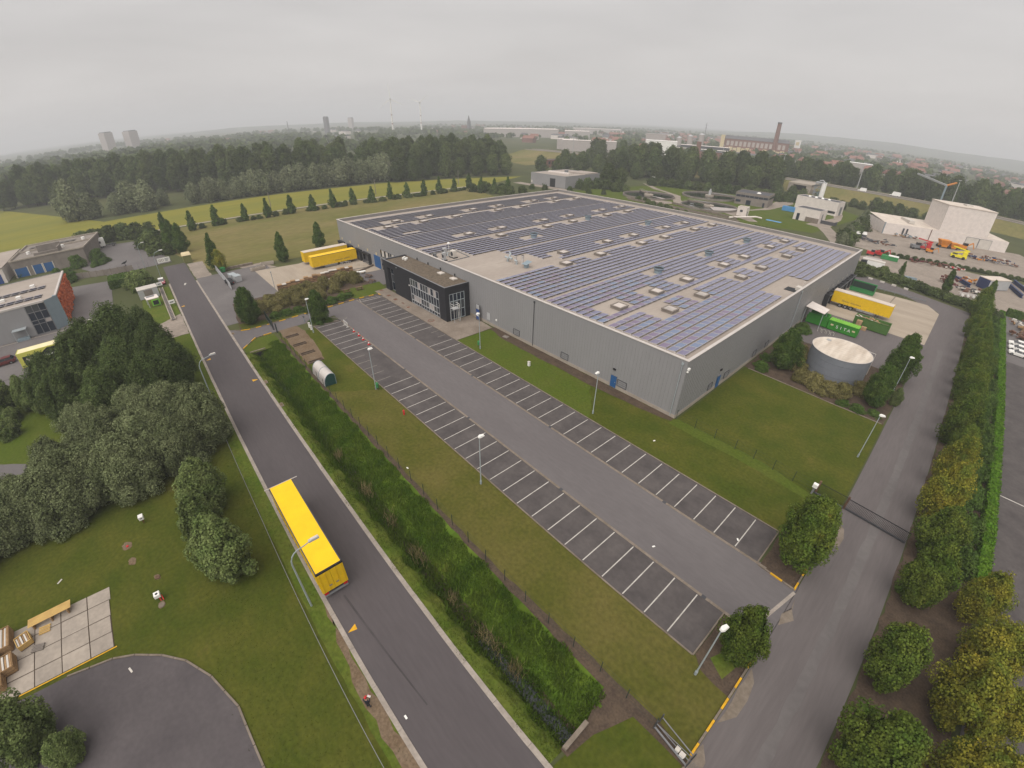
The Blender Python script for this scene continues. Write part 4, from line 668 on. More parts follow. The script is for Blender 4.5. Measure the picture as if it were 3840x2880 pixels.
# loading docks on the right side
for k in range(6):
    y = 124.6 + k * 4.9
    d = obj('loading_dock', MB().box(X1 + .04, X1 + 1.15, y, y + .5, 0, 2.7).box(X1 + .04, X1 + 1.15, y + 3.5, y + 4.0, 0, 2.7).box(X1 + .04, X1 + 1.25, y, y + 4.0, 2.71, 3.0), 'black', wh)
    obj('dock_door', MB().box(X1 + .04, X1 + .12, y + .5, y + 3.5, .2, 2.7), 'grey_dark', d)
    for yy in (y + .1, y + 3.9): obj('guide_rail', MB().beam((X1 + 1.2, yy, 0), (X1 + 1.2, yy, 2.9), .08), 'grey_mid', d)
    obj('canopy_rail', MB().box(X1 + 1.26, X1 + 1.34, y - .3, y + 4.4, 2.86, 3.02), 'grey_mid', d)
    obj('dock_lamp', MB().box(X1 + .04, X1 + .6, y + 1.7, y + 2.2, 3.02, 3.2), 'black', d)
    obj('number_plate', MB().box(X1 + .04, X1 + .09, y + .9, y + 1.25, 3.8, 4.4), 'offwhite', wh)

# --- skylights, roof vents and plant
SK = {-34.4: (68.3, 80, 98.2, 109.8, 127.3, 138.9), -41.1: (62.4, 74.5, 86.2, 104, 115.6, 133.2, 145), -64.9: (74.4, 86.8, 104.6, 116.3, 134, 145.6), -71.5: (80.6, 98.3, 110.5, 128.2, 139.9), -94.9: (80.1, 98.6, 110.4, 128.2, 140.2), -101.7: (73.9, 86.1, 104.1, 116.5, 134.3, 145.9), -124.3: (60.5, 72.8, 85.1, 103.7, 115.9, 133.8, 145.7), -130.6: (66.4, 78.8, 97.1, 109.2, 127.4, 139.3)}
VE = [(-48, 86), (-47.7, 109.1), (-47.8, 132.9), (-77.9, 127.5), (-87.9, 86.2), (-94.6, 117.5)]
def make_skylight(par, louv):
    k = obj('skylight', MB().box(-1.08, 1.08, -1.15, -.95, 0, .95).box(-1.08, 1.08, .95, 1.15, 0, .95).box(-1.08, -.88, -.95, .95, 0, .95).box(.88, 1.08, -.95, .95, 0, .95).box(-1.16, 1.16, -1.23, -1.0, .72, .99).box(-1.16, 1.16, 1.0, 1.23, .72, .99).box(-1.16, -.93, -1.0, 1.0, .72, .99).box(.93, 1.16, -1.0, 1.0, .72, .99), 'shed_concrete', par)
    obj('pane', MB().face([(-.88, -.95, .84), (.88, -.95, .84), (.88, .95, .90), (-.88, .95, .90)]), 'skylight_pane', k)
    if louv:
        for i in range(8): obj('louvre_slat', MB().box(-.86, .86, -.92 + i * .24, -.80 + i * .24, .9, .94), 'cap_white', k)
    return k
ska = skb = None
for x, yy in SK.items():
    lv = x in (-34.4,)
    for y in yy:
        src = skb if lv else ska
        if src is None:
            k = make_skylight(wh, lv)
            if lv: skb = k
            else: ska = k
        else: k = copy_tree(src)
        k.location = (x, y, HR + .01); k.scale = (1, 1, .62)
v0 = None
for x, y in VE:
    if v0 is None:
        v0 = obj('roof_vent', MB().cyl((0, 0), .85, 0, .55, 12).cyl((0, 0), .85, .55, 1.0, 12, r2=1.15, cap=False).cyl((0, 0), 1.15, 1.0, 1.25, 12, cap=False), 'steel_blue', wh); obj('vent_cap', MB().cyl((0, 0), 1.0, 1.0, 1.06, 12), 'black', v0); k = v0
    else: k = copy_tree(v0)
    k.location = (x, y, HR)
def ac(x, y, sx, sy, h, m):
    k = obj('air_conditioner', MB().box(x - sx, x + sx, y - sy, y + sy, HR + .2, HR + h), m, wh); obj('base_frame', MB().box(x - sx - .25, x + sx + .25, y - sy - .15, y + sy + .15, HR, HR + .19), 'black', k)
    obj('fan_grille', MB().cyl((x, HR + h * .55), min(sx, h * .3), y - sy - .04, y - sy, 12, axis='y'), 'grey_dark', k)
ac(-85.9, 57.6, .75, .45, 1.7, 'offwhite'); ac(-85.3, 54.6, .4, .35, 1.9, 'grey_light'); ac(-89.0, 57.2, .45, .4, 1.7, 'grey_light'); ac(-88.9, 54.3, .35, .3, 1.0, 'grey_mid')
obj('roof_pipe', MB().tube([(-87.6, 57.6, HR), (-87.6, 57.6, HR + .9), (-87.0, 56.8, HR + 1.1), (-86.8, 56.5, HR + .3)], .14, 8).tube([(-87.2, 58.2, HR), (-87.2, 58.2, HR + .6), (-86.6, 57.6, HR + .6)], .12, 8), 'steel', wh)
obj('satellite_dish', MB().cyl((-89.8, 59.0), .05, HR, HR + 2.4, 6).cyl((-89.8, 59.0), .4, HR + 2.4, HR + 2.65, 12, r2=.1), 'white_paint', wh)
obj('roof_rail', MB().beam((-91.3, 53.4, HR + .1), (-91.4, 61.4, HR + .1), .12, .2).beam((-91.4, 61.5, HR + .1), (-83.9, 60.8, HR + .1), .12, .2).beam((-83.9, 60.8, HR + .1), (-83.5, 53.4, HR + .1), .12, .2), 'grey_mid', wh)
for (x, y, r, h, m) in ((-73.0, 66.0, .33, 1.75, 'cap_white'), (-71.0, 66.3, .33, 2.15, 'cap_white')): k = obj('flue', MB().cyl((x, y), r, HR, HR + h, 12).cyl((x, y), r + .06, HR + h - .3, HR + h, 12), m, wh)
obj('duct', MB().tube([(-75.3, 65.6, HR), (-75.3, 65.6, HR + .9), (-75.9, 65.3, HR + 1.0)], .27, 8).tube([(-75.3, 65.6, HR + .6), (-74.5, 65.6, HR + 1.0), (-73.9, 65.7, HR + .9)], .25, 8).tube([(-75.1, 65.8, HR + .7), (-75.2, 66.4, HR + 1.7), (-75.9, 66.7, HR + 1.75)], .22, 8).tube([(-72.2, 65.6, HR), (-72.2, 65.6, HR + .8), (-72.8, 65.5, HR + .85)], .24, 8), 'steel', wh)
obj('roof_cowl', MB().box(-69.4, -68.6, 65.3, 66.1, HR, HR + .8).face([(-69.8, 64.9, HR + .85), (-68.2, 64.9, HR + .85), (-68.2, 66.7, HR + 1.35), (-69.8, 66.7, HR + 1.35)]), 'steel_blue', wh)

# --- the solar array: 300 nearest panels are single parts, the rest one mass
edges = [-23.75 - 1.56 * k for k in range(9)] + [b - d - 1.51 * k for d in (0, 30, 60, 90) for b in (-38.6,) for k in range(9) if not (d == 90 and k > 8)]
edges = [-23.75 - 1.56 * k for k in range(9)] + [-38.6 - 1.49 * k for k in range(9)] + [-52.6 - 1.575 * k for k in range(9)] + [-68.4 - 1.5 * k for k in range(9)] + [-82.6 - 1.575 * k for k in range(9)] + [-98.5 - 1.5 * k for k in range(9)] + [-112.5 - 1.575 * k for k in range(9)] + [-128.3 - 1.5 * k for k in range(8)]
sa = thing('solar_array', 'rows of tilted blue grey solar panels covering the warehouse roof', 'solar panels', (0, 0, 0))
PD, PL, ZL, ZH = 1.38, 1.70, HR + .10, HR + .33
holes = [(x, y) for x, yy in SK.items() for y in yy] + VE
cells = []
for e in edges:
    for k in range(52):
        y = 54.55 + 1.845 * k + .92
        if any(h[0] - 2.35 < e < h[0] + 1.45 and h[1] - 3.7 < y < h[1] + 2.5 for h in holes): continue
        if -91.7 < e < -83.4 and y < 61.7: continue
        if -83.4 <= e < -76 and y < 69.5: continue
        if -76 <= e < -67.9 and y < 73.2 and e < -70.5: continue
        if -70.5 <= e < -67.6 and y < 79.2 and not (e > -68.5 and y > 76): continue
        if e > -28.4 and 93.4 < y < 109.2: continue
        if -114.5 < e < -113 and 60 < y < 66.5: continue
        if -26.5 < e and y > 150.5: continue
        cells.append((e, y))
order = sorted(range(len(cells)), key=lambda i: (cells[i][0] * cells[i][0] + cells[i][1] ** 2) + 0.0)
near = set(order[:300]); rn = random.Random(3)
pmesh = []
g = .035
mb = MB()
def panel(mb, cx, cy, fm, gm):
    a, b, w, g = -PD, 0.0, PL / 2, .05
    f = lambda u, v, dz=0: (cx + u, cy + v, ZL + (ZH - ZL) * (u + PD) / PD + dz)
    o = [f(a, -w), f(b, -w), f(b, w), f(a, w)]; i = [f(a + g, -w + g), f(b - g, -w + g), f(b - g, w - g), f(a + g, w - g)]
    mb.raw(o + i, [(0, 1, 5, 4), (1, 2, 6, 5), (2, 3, 7, 6), (3, 0, 4, 7)], fm); mb.raw(i, [(0, 1, 2, 3)], gm)
    lo = [(p[0], p[1], p[2] - .045) for p in o]; mb.raw(o + lo, [(1, 0, 4, 5), (2, 1, 5, 6), (3, 2, 6, 7), (0, 3, 7, 4)], fm)
panel(mb, 0, 0, 0, 1)
for t in (.86, .95, 1.0, 1.06, 1.16):
    m = MATS['panel_glass'].copy(); m.name = 'panel_glass'
    for nd in m.node_tree.nodes:
        if nd.type == 'VALTORGB':
            for el in nd.color_ramp.elements: el.color = (el.color[0] * (2 - t) ** .6, el.color[1] * t, el.color[2] * t, 1)
    pmesh.append(mb.mesh('solar_panel', ['panel_frame', m]))
for i in sorted(near): obj('solar_panel', rn.choice(pmesh), None, sa, loc=(cells[i][0], cells[i][1], rn.uniform(-.008, .008)))
mb = MB()
for i, c in enumerate(cells):
    if i not in near: panel(mb, c[0], c[1], 0, 1)
obj('far_panels', mb, ['panel_frame', 'panel_stuff_glass'], sa, kind='stuff')
# white end brackets of the rows
mb = MB()
for e in edges:
    ys_ = [c[1] for c in cells if c[0] == e]
    for y in (min(ys_) - PL / 2 - .06, max(ys_) + PL / 2 + .06): mb.face([(e - PD, y, HR + .02), (e + .1, y, HR + .02), (e, y, ZH - .03), (e - PD, y, ZL)]); mb.box(e - .08, e + .16, y - .1, y + .1, HR, HR + .14)
obj('row_brackets', mb, 'cap_white', sa, kind='stuff')

# ------------------------------------------------------------------ the dark office block
of = thing('office_block', 'dark grey flat roofed office block with tall windows beside the warehouse', 'office')
OX0, OX1, OY0, OY1, OH = -99.9, -72.6, 46.0, 52.2, 7.6
obj('wall', MB().box(OX0 + .9, -97.9, OY0, OY0 + 1.0, 0, 6.0).box(-95.0, -87.05, OY0, OY0 + .3, 0, 6.0).box(-75.15, OX1, OY0, OY0 + .3, 0, 6.0).box(OX0 + .9, OX1, OY0, OY0 + .3, 6.0, OH).box(-97.9, -95, OY0 + .95, OY0 + 1.2, 0, 6.0).box(-87.05, -75.15, OY0, OY0 + .3, -.05, .12), 'anthracite', of)
obj('wall', MB().box(OX0, OX0 + .9, OY0, OY1, 0, OH), 'anthracite', of); obj('wall', MB().box(OX1 - .3, OX1, OY0 + .3, OY0 + 1.0, 0, OH).box(OX1 - .3, OX1, 50.9, OY1, 0, OH).box(OX1 - .3, OX1, OY0 + 1.0, 50.9, 5.9, OH), 'anthracite', of)
obj('roof', MB().face([(OX0 + .2, OY0 + .2, OH - .12), (OX1 - .2, OY0 + .2, OH - .12), (OX1 - .2, OY1, OH - .12), (OX0 + .2, OY1, OH - .12)]), 'gravel_roof', of)
obj('roof_edge', MB().box(OX0 - .05, OX1 + .05, OY0 - .06, OY0 + .22, OH - .05, OH + .03).box(OX0 - .05, OX0 + .2, OY0 + .23, OY1, OH - .05, OH + .03).box(OX1 - .2, OX1 + .05, OY0 + .23, OY1, OH - .05, OH + .03), 'grey_mid', of)
for x, y, r in ((-81.3, 50.9, .75), (-76.4, 50.9, .75)): k = obj('skylight', MB().box(x - r, x + r, y - r * .8, y + r * .8, OH - .12, OH + .1), 'offwhite', of); obj('dome', MB().cyl((x, y), r * .75, OH + .1, OH + .3, 10, r2=.2), 'skylight_pane', k)
for x, y in ((-97.2, 50.6), (-96.1, 50.6), (-96.6, 49.9), (-95.6, 50.0)): obj('roof_vent', MB().cyl((x, y), .28, OH - .12, OH + .3, 10), 'white_paint', of)
for x in (-93.5, -88.5, -83.2, -77.5): obj('roof_lamp', MB().box(x - .08, x + .08, OY1 - .3, OY1 - .1, OH, OH + .55), 'black', of)
def curtain_wall(par, p0, p1, z0, z1, nx, zs, out, mullion='steel', seed=1):
    """glazing with its own frame bars and panes"""
    p0 = Vector((*p0, 0)); p1 = Vector((*p1, 0)); d = (p1 - p0) / nx; nn = Vector((*out, 0)); rn = random.Random(seed)
    w = obj('window', MB().face([p0 + Vector((0, 0, z0)), p1 + Vector((0, 0, z0)), p1 + Vector((0, 0, z1)), p0 + Vector((0, 0, z1))]), 'glass_dark', par)
    for k in range(nx + 1): q = p0 + d * k + nn * .06; obj('mullion', MB().beam(q + Vector((0, 0, z0)), q + Vector((0, 0, z1)), .11, .1), mullion, w)
    for z in zs: obj('transom', MB().beam(p0 + nn * .045 + Vector((0, 0, z)), p1 + nn * .045 + Vector((0, 0, z)), .09, .13), mullion, w)
    zz = sorted(zs)
    for k in range(nx):
        for j in range(len(zz) - 1):
            if j in (0, 2) and len(zz) == 5 and rn.random() < .2: continue
            bright = j in (1, 3) and rn.random() < .75
            q0 = p0 + d * (k + .07) + nn * .012; q1 = p0 + d * (k + .93) + nn * .012
            obj('pane', MB().face([q0 + Vector((0, 0, zz[j] + .07)), q1 + Vector((0, 0, zz[j] + .07)), q1 + Vector((0, 0, zz[j + 1] - .07)), q0 + Vector((0, 0, zz[j + 1] - .07))]), rn.choice(['glass_mid', 'haze_wall', 'glass_mid']) if bright else 'glass_dark', w)
    return w
curtain_wall(of, (-87.0, OY0 + .1), (-75.2, OY0 + .1), .1, 5.95, 11, [.1, .95, 2.3, 4.3, 5.95], (0, -1), 'grey_light', 2)
curtain_wall(of, (OX1 - .1, OY0 + 1.05), (OX1 - .1, 50.85), .1, 5.9, 4, [.15, 2.2, 4.2, 5.85], (1, 0), 'steel', 3)
curtain_wall(of, (-97.85, OY0 + .9), (-95.05, OY0 + .9), .05, 5.9, 2, [.1, 2.2, 4.2, 5.85], (0, -1), 'grey_mid', 4)
obj('wall_lamp', MB().box(-87.6, -87.4, OY0 - .12, OY0, 4.0, 4.3), 'white_paint', of); obj('wall_lamp', MB().box(-93.1, -92.9, OY0 - .12, OY0, 6.9, 7.1), 'steel', of); obj('wall_lamp', MB().box(-80.1, -79.9, OY0 - .1, OY0, 7.0, 7.2), 'teal_dark', of)
st = thing('fire_stair', 'slim white steel platform and ladder standing at the glazed end of the office', 'stair', (OX1, 47.6, .06))
obj('platform', MB().box(.25, 1.6, -.7, .8, 2.95, 3.05), 'grey_light', st)
for x, y in ((.3, -.65), (1.55, -.65), (1.55, .75), (.3, .75)): obj('post', MB().beam((x, y, 0), (x, y, 2.95), .08), 'grey_light', st)
for z in (3.5, 4.0): obj('rail', MB().tube([(.3, -.65, z), (1.55, -.65, z), (1.55, .75, z), (.3, .75, z)], .035, 6), 'white_paint', st)
for x, y in ((1.55, -.65), (1.55, .75)): obj('rail_post', MB().beam((x, y, 3.05), (x, y, 4.0), .05), 'white_paint', st)
for i in range(9): obj('rung', MB().beam((.95, .85, .3 + i * .3), (.95, 1.25, .3 + i * .3), .03), 'grey_light', st)
obj('ladder_rail', MB().beam((.95, .85, 0), (.95, .85, 3.6), .05).beam((.95, 1.25, 0), (.95, 1.25, 3.6), .05), 'white_paint', st)
sg = thing('sign_board', 'tall blue sign board on two posts in front of the grey wall', 'sign', (-68.9, 51.6, 0))
obj('board', MB().box(-.55, .55, -.06, .06, .35, 2.6), 'blue', sg); obj('board', MB().box(-.55, .55, -.05, .05, 2.75, 3.6), 'grey_light', sg)
for x in (-.6, .6): obj('post', MB().beam((x, 0, 0), (x, 0, 3.7), .08), 'grey_dark', sg)
for z in (1.1, 1.7): obj('sign_mark', MB().box(-.35, .3, -.085, -.062, z, z + .25), 'white_paint', sg)
for i, (x, y, r, lab) in enumerate([(-99.3, 44.2, 0, 'square manhole cover at the grass end of the pavement'), (-94.8, 43.9, 0, 'square manhole cover second along the pavement'), (-91.4, 43.9, 0, 'square manhole cover below the dark wall'), (-88.1, 44.1, 0, 'narrow drain slot in the pavement by the windows'), (-85.1, 43.8, 0, 'square manhole cover with pale rim'), (-75.4, 43.8, 1, 'round manhole cover with brown brick ring')]):
    t = thing('manhole_cover', lab, 'manhole', (x, y, .06))
    if r: obj('ring', MB().cyl((0, 0), .75, 0, .012, 18), 'brick_brown', t); obj('lid', MB().cyl((0, 0), .5, .012, .022, 18), 'concrete_gutter', t)
    else: h_ = .16 if i == 3 else .42; obj('frame', MB().box(-.55, .55, -h_ - .08, h_ + .08, 0, .012), 'concrete' if i == 4 else 'concrete_gutter', t); obj('lid', MB().box(-.42, .42, -h_, h_, .012, .022), 'rust', t)

# ------------------------------------------------------------------ semi trailers (local: rear at x=0, front at x=13.6, y -1.27..1.27)
def wheel(par, x, y, r=.5, w=.32, side=1):
    t = obj('wheel', MB().cyl((x, r), r, y - w / 2, y + w / 2, 16, axis='y'), 'rubber', par); obj('rim', MB().cyl((x, r), r * .55, y + side * w / 2, y + side * (w / 2 + .02), 10, axis='y'), 'grey_mid', t); return t
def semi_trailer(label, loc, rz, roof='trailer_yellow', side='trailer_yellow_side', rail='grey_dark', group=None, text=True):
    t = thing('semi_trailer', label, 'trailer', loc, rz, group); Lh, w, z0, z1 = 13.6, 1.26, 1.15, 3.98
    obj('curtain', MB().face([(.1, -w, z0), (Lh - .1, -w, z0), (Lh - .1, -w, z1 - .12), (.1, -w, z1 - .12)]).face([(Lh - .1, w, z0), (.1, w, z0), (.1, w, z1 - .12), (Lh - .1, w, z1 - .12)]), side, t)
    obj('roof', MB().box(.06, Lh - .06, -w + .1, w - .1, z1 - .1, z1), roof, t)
    for s in (-1, 1): obj('roof_rail', MB().box(.05, Lh - .05, min(s * w, s * (w - .1)) , max(s * w, s * (w - .1)), z1 - .14, z1 - .015), rail, t)
    obj('rear_frame', MB().box(-.03, .12, -w - .02, w + .02, z1 - .2, z1 + .02), 'black' if rail == 'grey_dark' else rail, t)
    for s in (-1, 1):
        d = obj('rear_door', MB().box(-.02, .08, min(0.01 * s, s * w), max(.01 * s, s * w), z0 - .1, z1 - .21), side, t)
        for y in (.5, 1.05): obj('lock_bar', MB().beam((-.05, s * y, z0), (-.05, s * y, z1 - .3), .06), side, d)
        obj('lock_handle', MB().box(-.08, -.05, min(s * .2, s * .48), max(s * .2, s * .48), z0 + .55, z0 + .68), 'grey_mid', d)
        obj('tail_light', MB().box(-.04, .06, min(s * .75, s * 1.15), max(s * .75, s * 1.15), .75, .93), 'taillight', t)
        obj('side_board', MB().box(.1, Lh - .1, min(s * (w + .005), s * (w - .03)), max(s * (w + .005), s * (w - .03)), z0 - .12, z0 - .002), side, t)
        for k in range(26): x = .4 + k * .51; obj('strap', MB().box(x, x + .05, min(s * w, s * (w + .02)), max(s * w, s * (w + .02)), z0 - .1, z0 + .22), 'grey_dark', t) if k % 2 else None
    obj('front_wall', MB().box(Lh - .1, Lh, -w, w, z0 - .1, z1 - .02), side, t); obj('chassis', MB().box(.3, Lh - .6, -.45, .45, .8, z0 - .01).box(.1, Lh - .1, -w + .05, w - .05, z0 - .1, z0 - .01), 'grey_dark', t)
    obj('bumper', MB().box(-.02, .12, -1.15, 1.15, .45, .6), 'grey_mid', t)
    for x in (2.3, 3.6, 4.9):
        for s in (-1, 1): wheel(t, x, s * 1.05, side=s)
        obj('axle', MB().beam((x, -1, .5), (x, 1, .5), .14), 'grey_dark', t)
    for s in (-1, 1):
        obj('landing_leg', MB().beam((10.6, s * .9, .05), (10.6, s * .9, 1.05), .14).box(10.45, 10.75, s * .9 - .15, s * .9 + .15, 0, .06), 'grey_dark', t); obj('side_guard', MB().box(6.2, 10.1, min(s * 1.2, s * 1.24), max(s * 1.2, s * 1.24), .55, .68).box(6.2, 10.1, min(s * 1.2, s * 1.24), max(s * 1.2, s * 1.24), .85, .98), 'grey_light', t)
        if text:
            rn = random.Random(5); q = MB(); x = 2.4
            for k in range(17):
                wd = rn.uniform(.13, .26); hgt = rn.choice([.3, .3, .42]) if k < 7 else .28
                if k == 7: x += .25
                m_ = s * (w + .006); x1 = x + wd; yy = m_; b_ = z0 + .55
                q.face([(x, yy, b_), (x + .09, yy, b_), (x + .15, yy, b_ + hgt), (x + .06, yy, b_ + hgt)]); q.face([(x + .04, yy, b_ + .02), (x1, yy, b_ + .02), (x1, yy, b_ + .08), (x + .04, yy, b_ + .08)]); x = x1 + .06
            obj('lettering', q, 'grey_dark', t)
    return t
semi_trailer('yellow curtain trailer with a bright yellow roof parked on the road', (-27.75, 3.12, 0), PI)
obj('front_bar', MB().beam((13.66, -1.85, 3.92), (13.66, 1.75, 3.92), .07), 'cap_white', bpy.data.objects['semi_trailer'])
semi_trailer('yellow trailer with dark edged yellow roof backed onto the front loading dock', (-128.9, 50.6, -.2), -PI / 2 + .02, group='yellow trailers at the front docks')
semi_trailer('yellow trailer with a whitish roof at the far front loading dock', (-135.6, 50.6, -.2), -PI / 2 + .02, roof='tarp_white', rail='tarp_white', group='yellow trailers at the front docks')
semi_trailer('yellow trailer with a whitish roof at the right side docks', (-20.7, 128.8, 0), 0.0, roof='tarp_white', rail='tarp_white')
ly = semi_trailer('lime framed trailer with black printed side in the lorry yard', (-109.6, -28.3, 0), PI / 2 - .03, roof='roof_cream', side='trailer_lime', rail='trailer_lime', text=False)
obj('side_print', MB().face([(.7, -1.285, 1.35), (9.5, -1.285, 1.35), (9.5, -1.285, 3.7), (5.2, -1.285, 3.75), (4.1, -1.285, 3.1), (.7, -1.285, 3.15)]), 'black', ly); obj('side_print', MB().face([(1.2, -1.29, 1.5), (2.9, -1.29, 1.5), (2.9, -1.29, 2.7), (1.2, -1.29, 2.7)]), 'tarp_white', ly)
q = MB()
for k in range(11): q.box(3.6 + k * .46, 3.6 + k * .46 + .3, -1.296, -1.292, 2.2, 2.55)
obj('lettering', q, 'white_paint', ly)
def tractor(label, loc, rz, m='white_paint'):
    t = thing('lorry_cab', label, 'lorry', loc, rz)
    obj('cab', MB().prism([(0, -1.2), (2.1, -1.2), (2.2, -1.1), (2.2, 1.1), (2.1, 1.2), (0, 1.2)], .75, 3.0).raw([(0, -1.2, 3.0), (2.1, -1.2, 3.0), (2.1, 1.2, 3.0), (0, 1.2, 3.0), (.1, -1.05, 3.75), (1.4, -1.05, 3.75), (1.4, 1.05, 3.75), (.1, 1.05, 3.75)], [(0, 1, 5, 4), (1, 2, 6, 5), (2, 3, 7, 6), (3, 0, 4, 7), (4, 5, 6, 7)]), m, t)
    obj('windscreen', MB().face([(2.215, -1.05, 1.8), (2.215, 1.05, 1.8), (2.2, 1.0, 2.85), (2.2, -1.0, 2.85)]), 'car_glass', t)
    for s in (-1, 1): obj('side_window', MB().face([(1.2, s * 1.21, 1.85), (1.95, s * 1.21, 1.85), (1.9, s * 1.21, 2.7), (1.2, s * 1.21, 2.7)][::s]), 'car_glass', t); obj('headlight', MB().box(2.2, 2.24, s * .95 - .2, s * .95 + .2, .8, 1.0), 'headlight', t); obj('mirror', MB().box(1.9, 2.05, s * 1.42 - .08, s * 1.42 + .08, 1.9, 2.6), 'black', t)
    obj('chassis', MB().box(-3.7, 1.9, -.5, .5, .55, .9).cyl((-2.2, 0), .5, .9, 1.05, 12), 'grey_dark', t)
    for x in (1.2, -2.6):
        for s in (-1, 1): wheel(t, x, s * 1.0, side=s)
    return t
tractor('white tractor unit without trailer parked in the lorry yard', (-220.3, -13.8, 0), -PI / 2); tractor('white lorry cab beyond the lime and black trailer', (-110.0, -13.2, 0), PI / 2)

# ------------------------------------------------------------------ cars
def car(label, loc, rz, m, roof=None, group=None, L_=4.1, Wd=1.76, Hh=1.46, van=False):
    t = thing('van' if van else 'car', label, 'van' if van else 'car', loc, rz, group); hw = Wd / 2
    st = [(0, .45, .62, .8), (.12, .3, .74, .93), (.9, .26, .84, 1.0), (1.3, .26, .92, 1.0), (3.2, .26, .95, 1.0), (3.85, .28, .93, .97), (4.1, .42, .78, .88)]
    rings = [[(x * L_ / 4.1, -hw * w * .97, zb), (x * L_ / 4.1, -hw * w, (zb + zt) / 2), (x * L_ / 4.1, -hw * w * .94, zt), (x * L_ / 4.1, hw * w * .94, zt), (x * L_ / 4.1, hw * w, (zb + zt) / 2), (x * L_ / 4.1, hw * w * .97, zb)] for x, zb, zt, w in st]
    mb = MB(); v = [p for g in rings for p in g]; n = 6
    mb.raw(v, [(a * n + k, a * n + (k + 1) % n, (a + 1) * n + (k + 1) % n, (a + 1) * n + k) for a in range(len(rings) - 1) for k in range(n)]); mb.raw(rings[0], [(5, 4, 3, 2, 1, 0)]); mb.raw(rings[-1], [(0, 1, 2, 3, 4, 5)])
    obj('body', mb, m, t, smooth=False); k = L_ / 4.1
    x0, x1, x2, x3 = (1.05 * k, 1.75 * k, 3.45 * k, 3.95 * k) if not van else (.75 * k, 1.2 * k, 4.0 * k, 4.08 * k)
    lo = [(x0, -hw * .92, .9), (x3, -hw * .92, .93), (x3, hw * .92, .93), (x0, hw * .92, .9)]; hi = [(x1, -hw * .74, Hh - .05), (x2, -hw * .74, Hh - .05), (x2, hw * .74, Hh - .05), (x1, hw * .74, Hh - .05)]
    obj('window', MB().raw(lo + hi, [(0, 1, 5, 4), (1, 2, 6, 5), (2, 3, 7, 6), (3, 0, 4, 7)]), 'car_glass' if not van else m, t)
    obj('roof', MB().box(x1 - .04, x2 + .04, -hw * .76, hw * .76, Hh - .06, Hh), roof or m, t)
    for s in (-1, 1):
        for xx in (x0 + (x3 - x0) * .48,): obj('pillar', MB().beam((xx, s * hw * .925, .9), (xx, s * hw * .75, Hh - .04), .09, .03), m, t)
        for xx in (.75 * k, 3.3 * k): wheel(t, xx, s * (hw - .1), .31, .2, s)
        obj('headlight', MB().box(.0, .1, s * hw * .6 - .14, s * hw * .6 + .14, .55, .68), 'headlight', t); obj('tail_light', MB().box(4.05 * k, 4.12 * k, s * hw * .72 - .1, s * hw * .72 + .1, .62, .78), 'taillight', t); obj('mirror', MB().box(x0 + .25, x0 + .4, s * hw * 1.06 - .07, s * hw * 1.06 + .07, .92, 1.05), m, t)
    return t
mini = car('small pink red car with white striped roof parked at the road end', (-146.0, .15, 0), PI, 'pinkred', 'white_paint', L_=3.7)
obj('stripe', MB().box(.25, .95, -.45, -.12, .845, .865).box(.25, .95, .12, .45, .845, .865), 'white_paint', mini)
car('dark red car in the lorry yard at the left picture edge', (-116.8, -35.0, 0), PI / 2, 'maroon'); car('black car half hidden behind the grey fence by the forecourt', (-134.8, 15.3, 0), PI * .02, 'black')
wc = [car('white car nearest in the row of three at the right edge', (17.9, 134.6, 0), .03, 'white_paint', group='white cars at the right edge'), car('white car in the middle of the row of three at the right edge', (17.9, 138.3, 0), .03, 'white_paint', group='white cars at the right edge'), car('white car farthest in the row of three at the right edge', (17.9, 141.9, 0), .03, 'white_paint', group='white cars at the right edge')]
for i, (x, y) in enumerate([(22.9, 134.7), (22.9, 138.4), (22.9, 142)]): car('silver car beside the white cars, cut by the picture edge', (x, y, 0), .03, 'grey_light', group='silver cars cut by the picture edge')
car('white van driving on the highway below the lamp mast', (-72.5, 396, 5.1), 0, 'white_paint', L_=5.6, Wd=2.0, Hh=2.4, van=True); car('white lorry on the far side of the highway', (-53, 404, 5.1), 0, 'white_paint', L_=7, Wd=2.3, Hh=2.9, van=True)

# ------------------------------------------------------------------ lamps, fences, small site objects
def site_lamp(x, y, label, h=7.2, rz=0.0):
    t = thing('lamp_post', label, 'lamp post', (x, y, 0), rz, 'lamp posts of the site'); obj('pole', MB().tube([(0, 0, 0), (0, 0, h)], [.075, .05], 8), 'steel', t); obj('lamp_head', MB().raw([(-.15, -.12, h - .05), (.1, -.22, h - .05), (.62, -.16, h + .02), (.62, .16, h + .02), (.1, .22, h - .05), (-.15, .12, h - .05), (-.1, -.1, h + .14), (.1, -.18, h + .18), (.55, -.12, h + .14), (.55, .12, h + .14), (.1, .18, h + .18), (-.1, .1, h + .14)], [(5, 4, 3, 2, 1, 0), (6, 7, 8, 9, 10, 11)] + [(i, (i + 1) % 6, 6 + (i + 1) % 6, 6 + i) for i in range(6)]), 'white_paint', t); obj('base', MB().cyl((0, 0), .13, 0, .5, 8), 'galvanised', t); return t
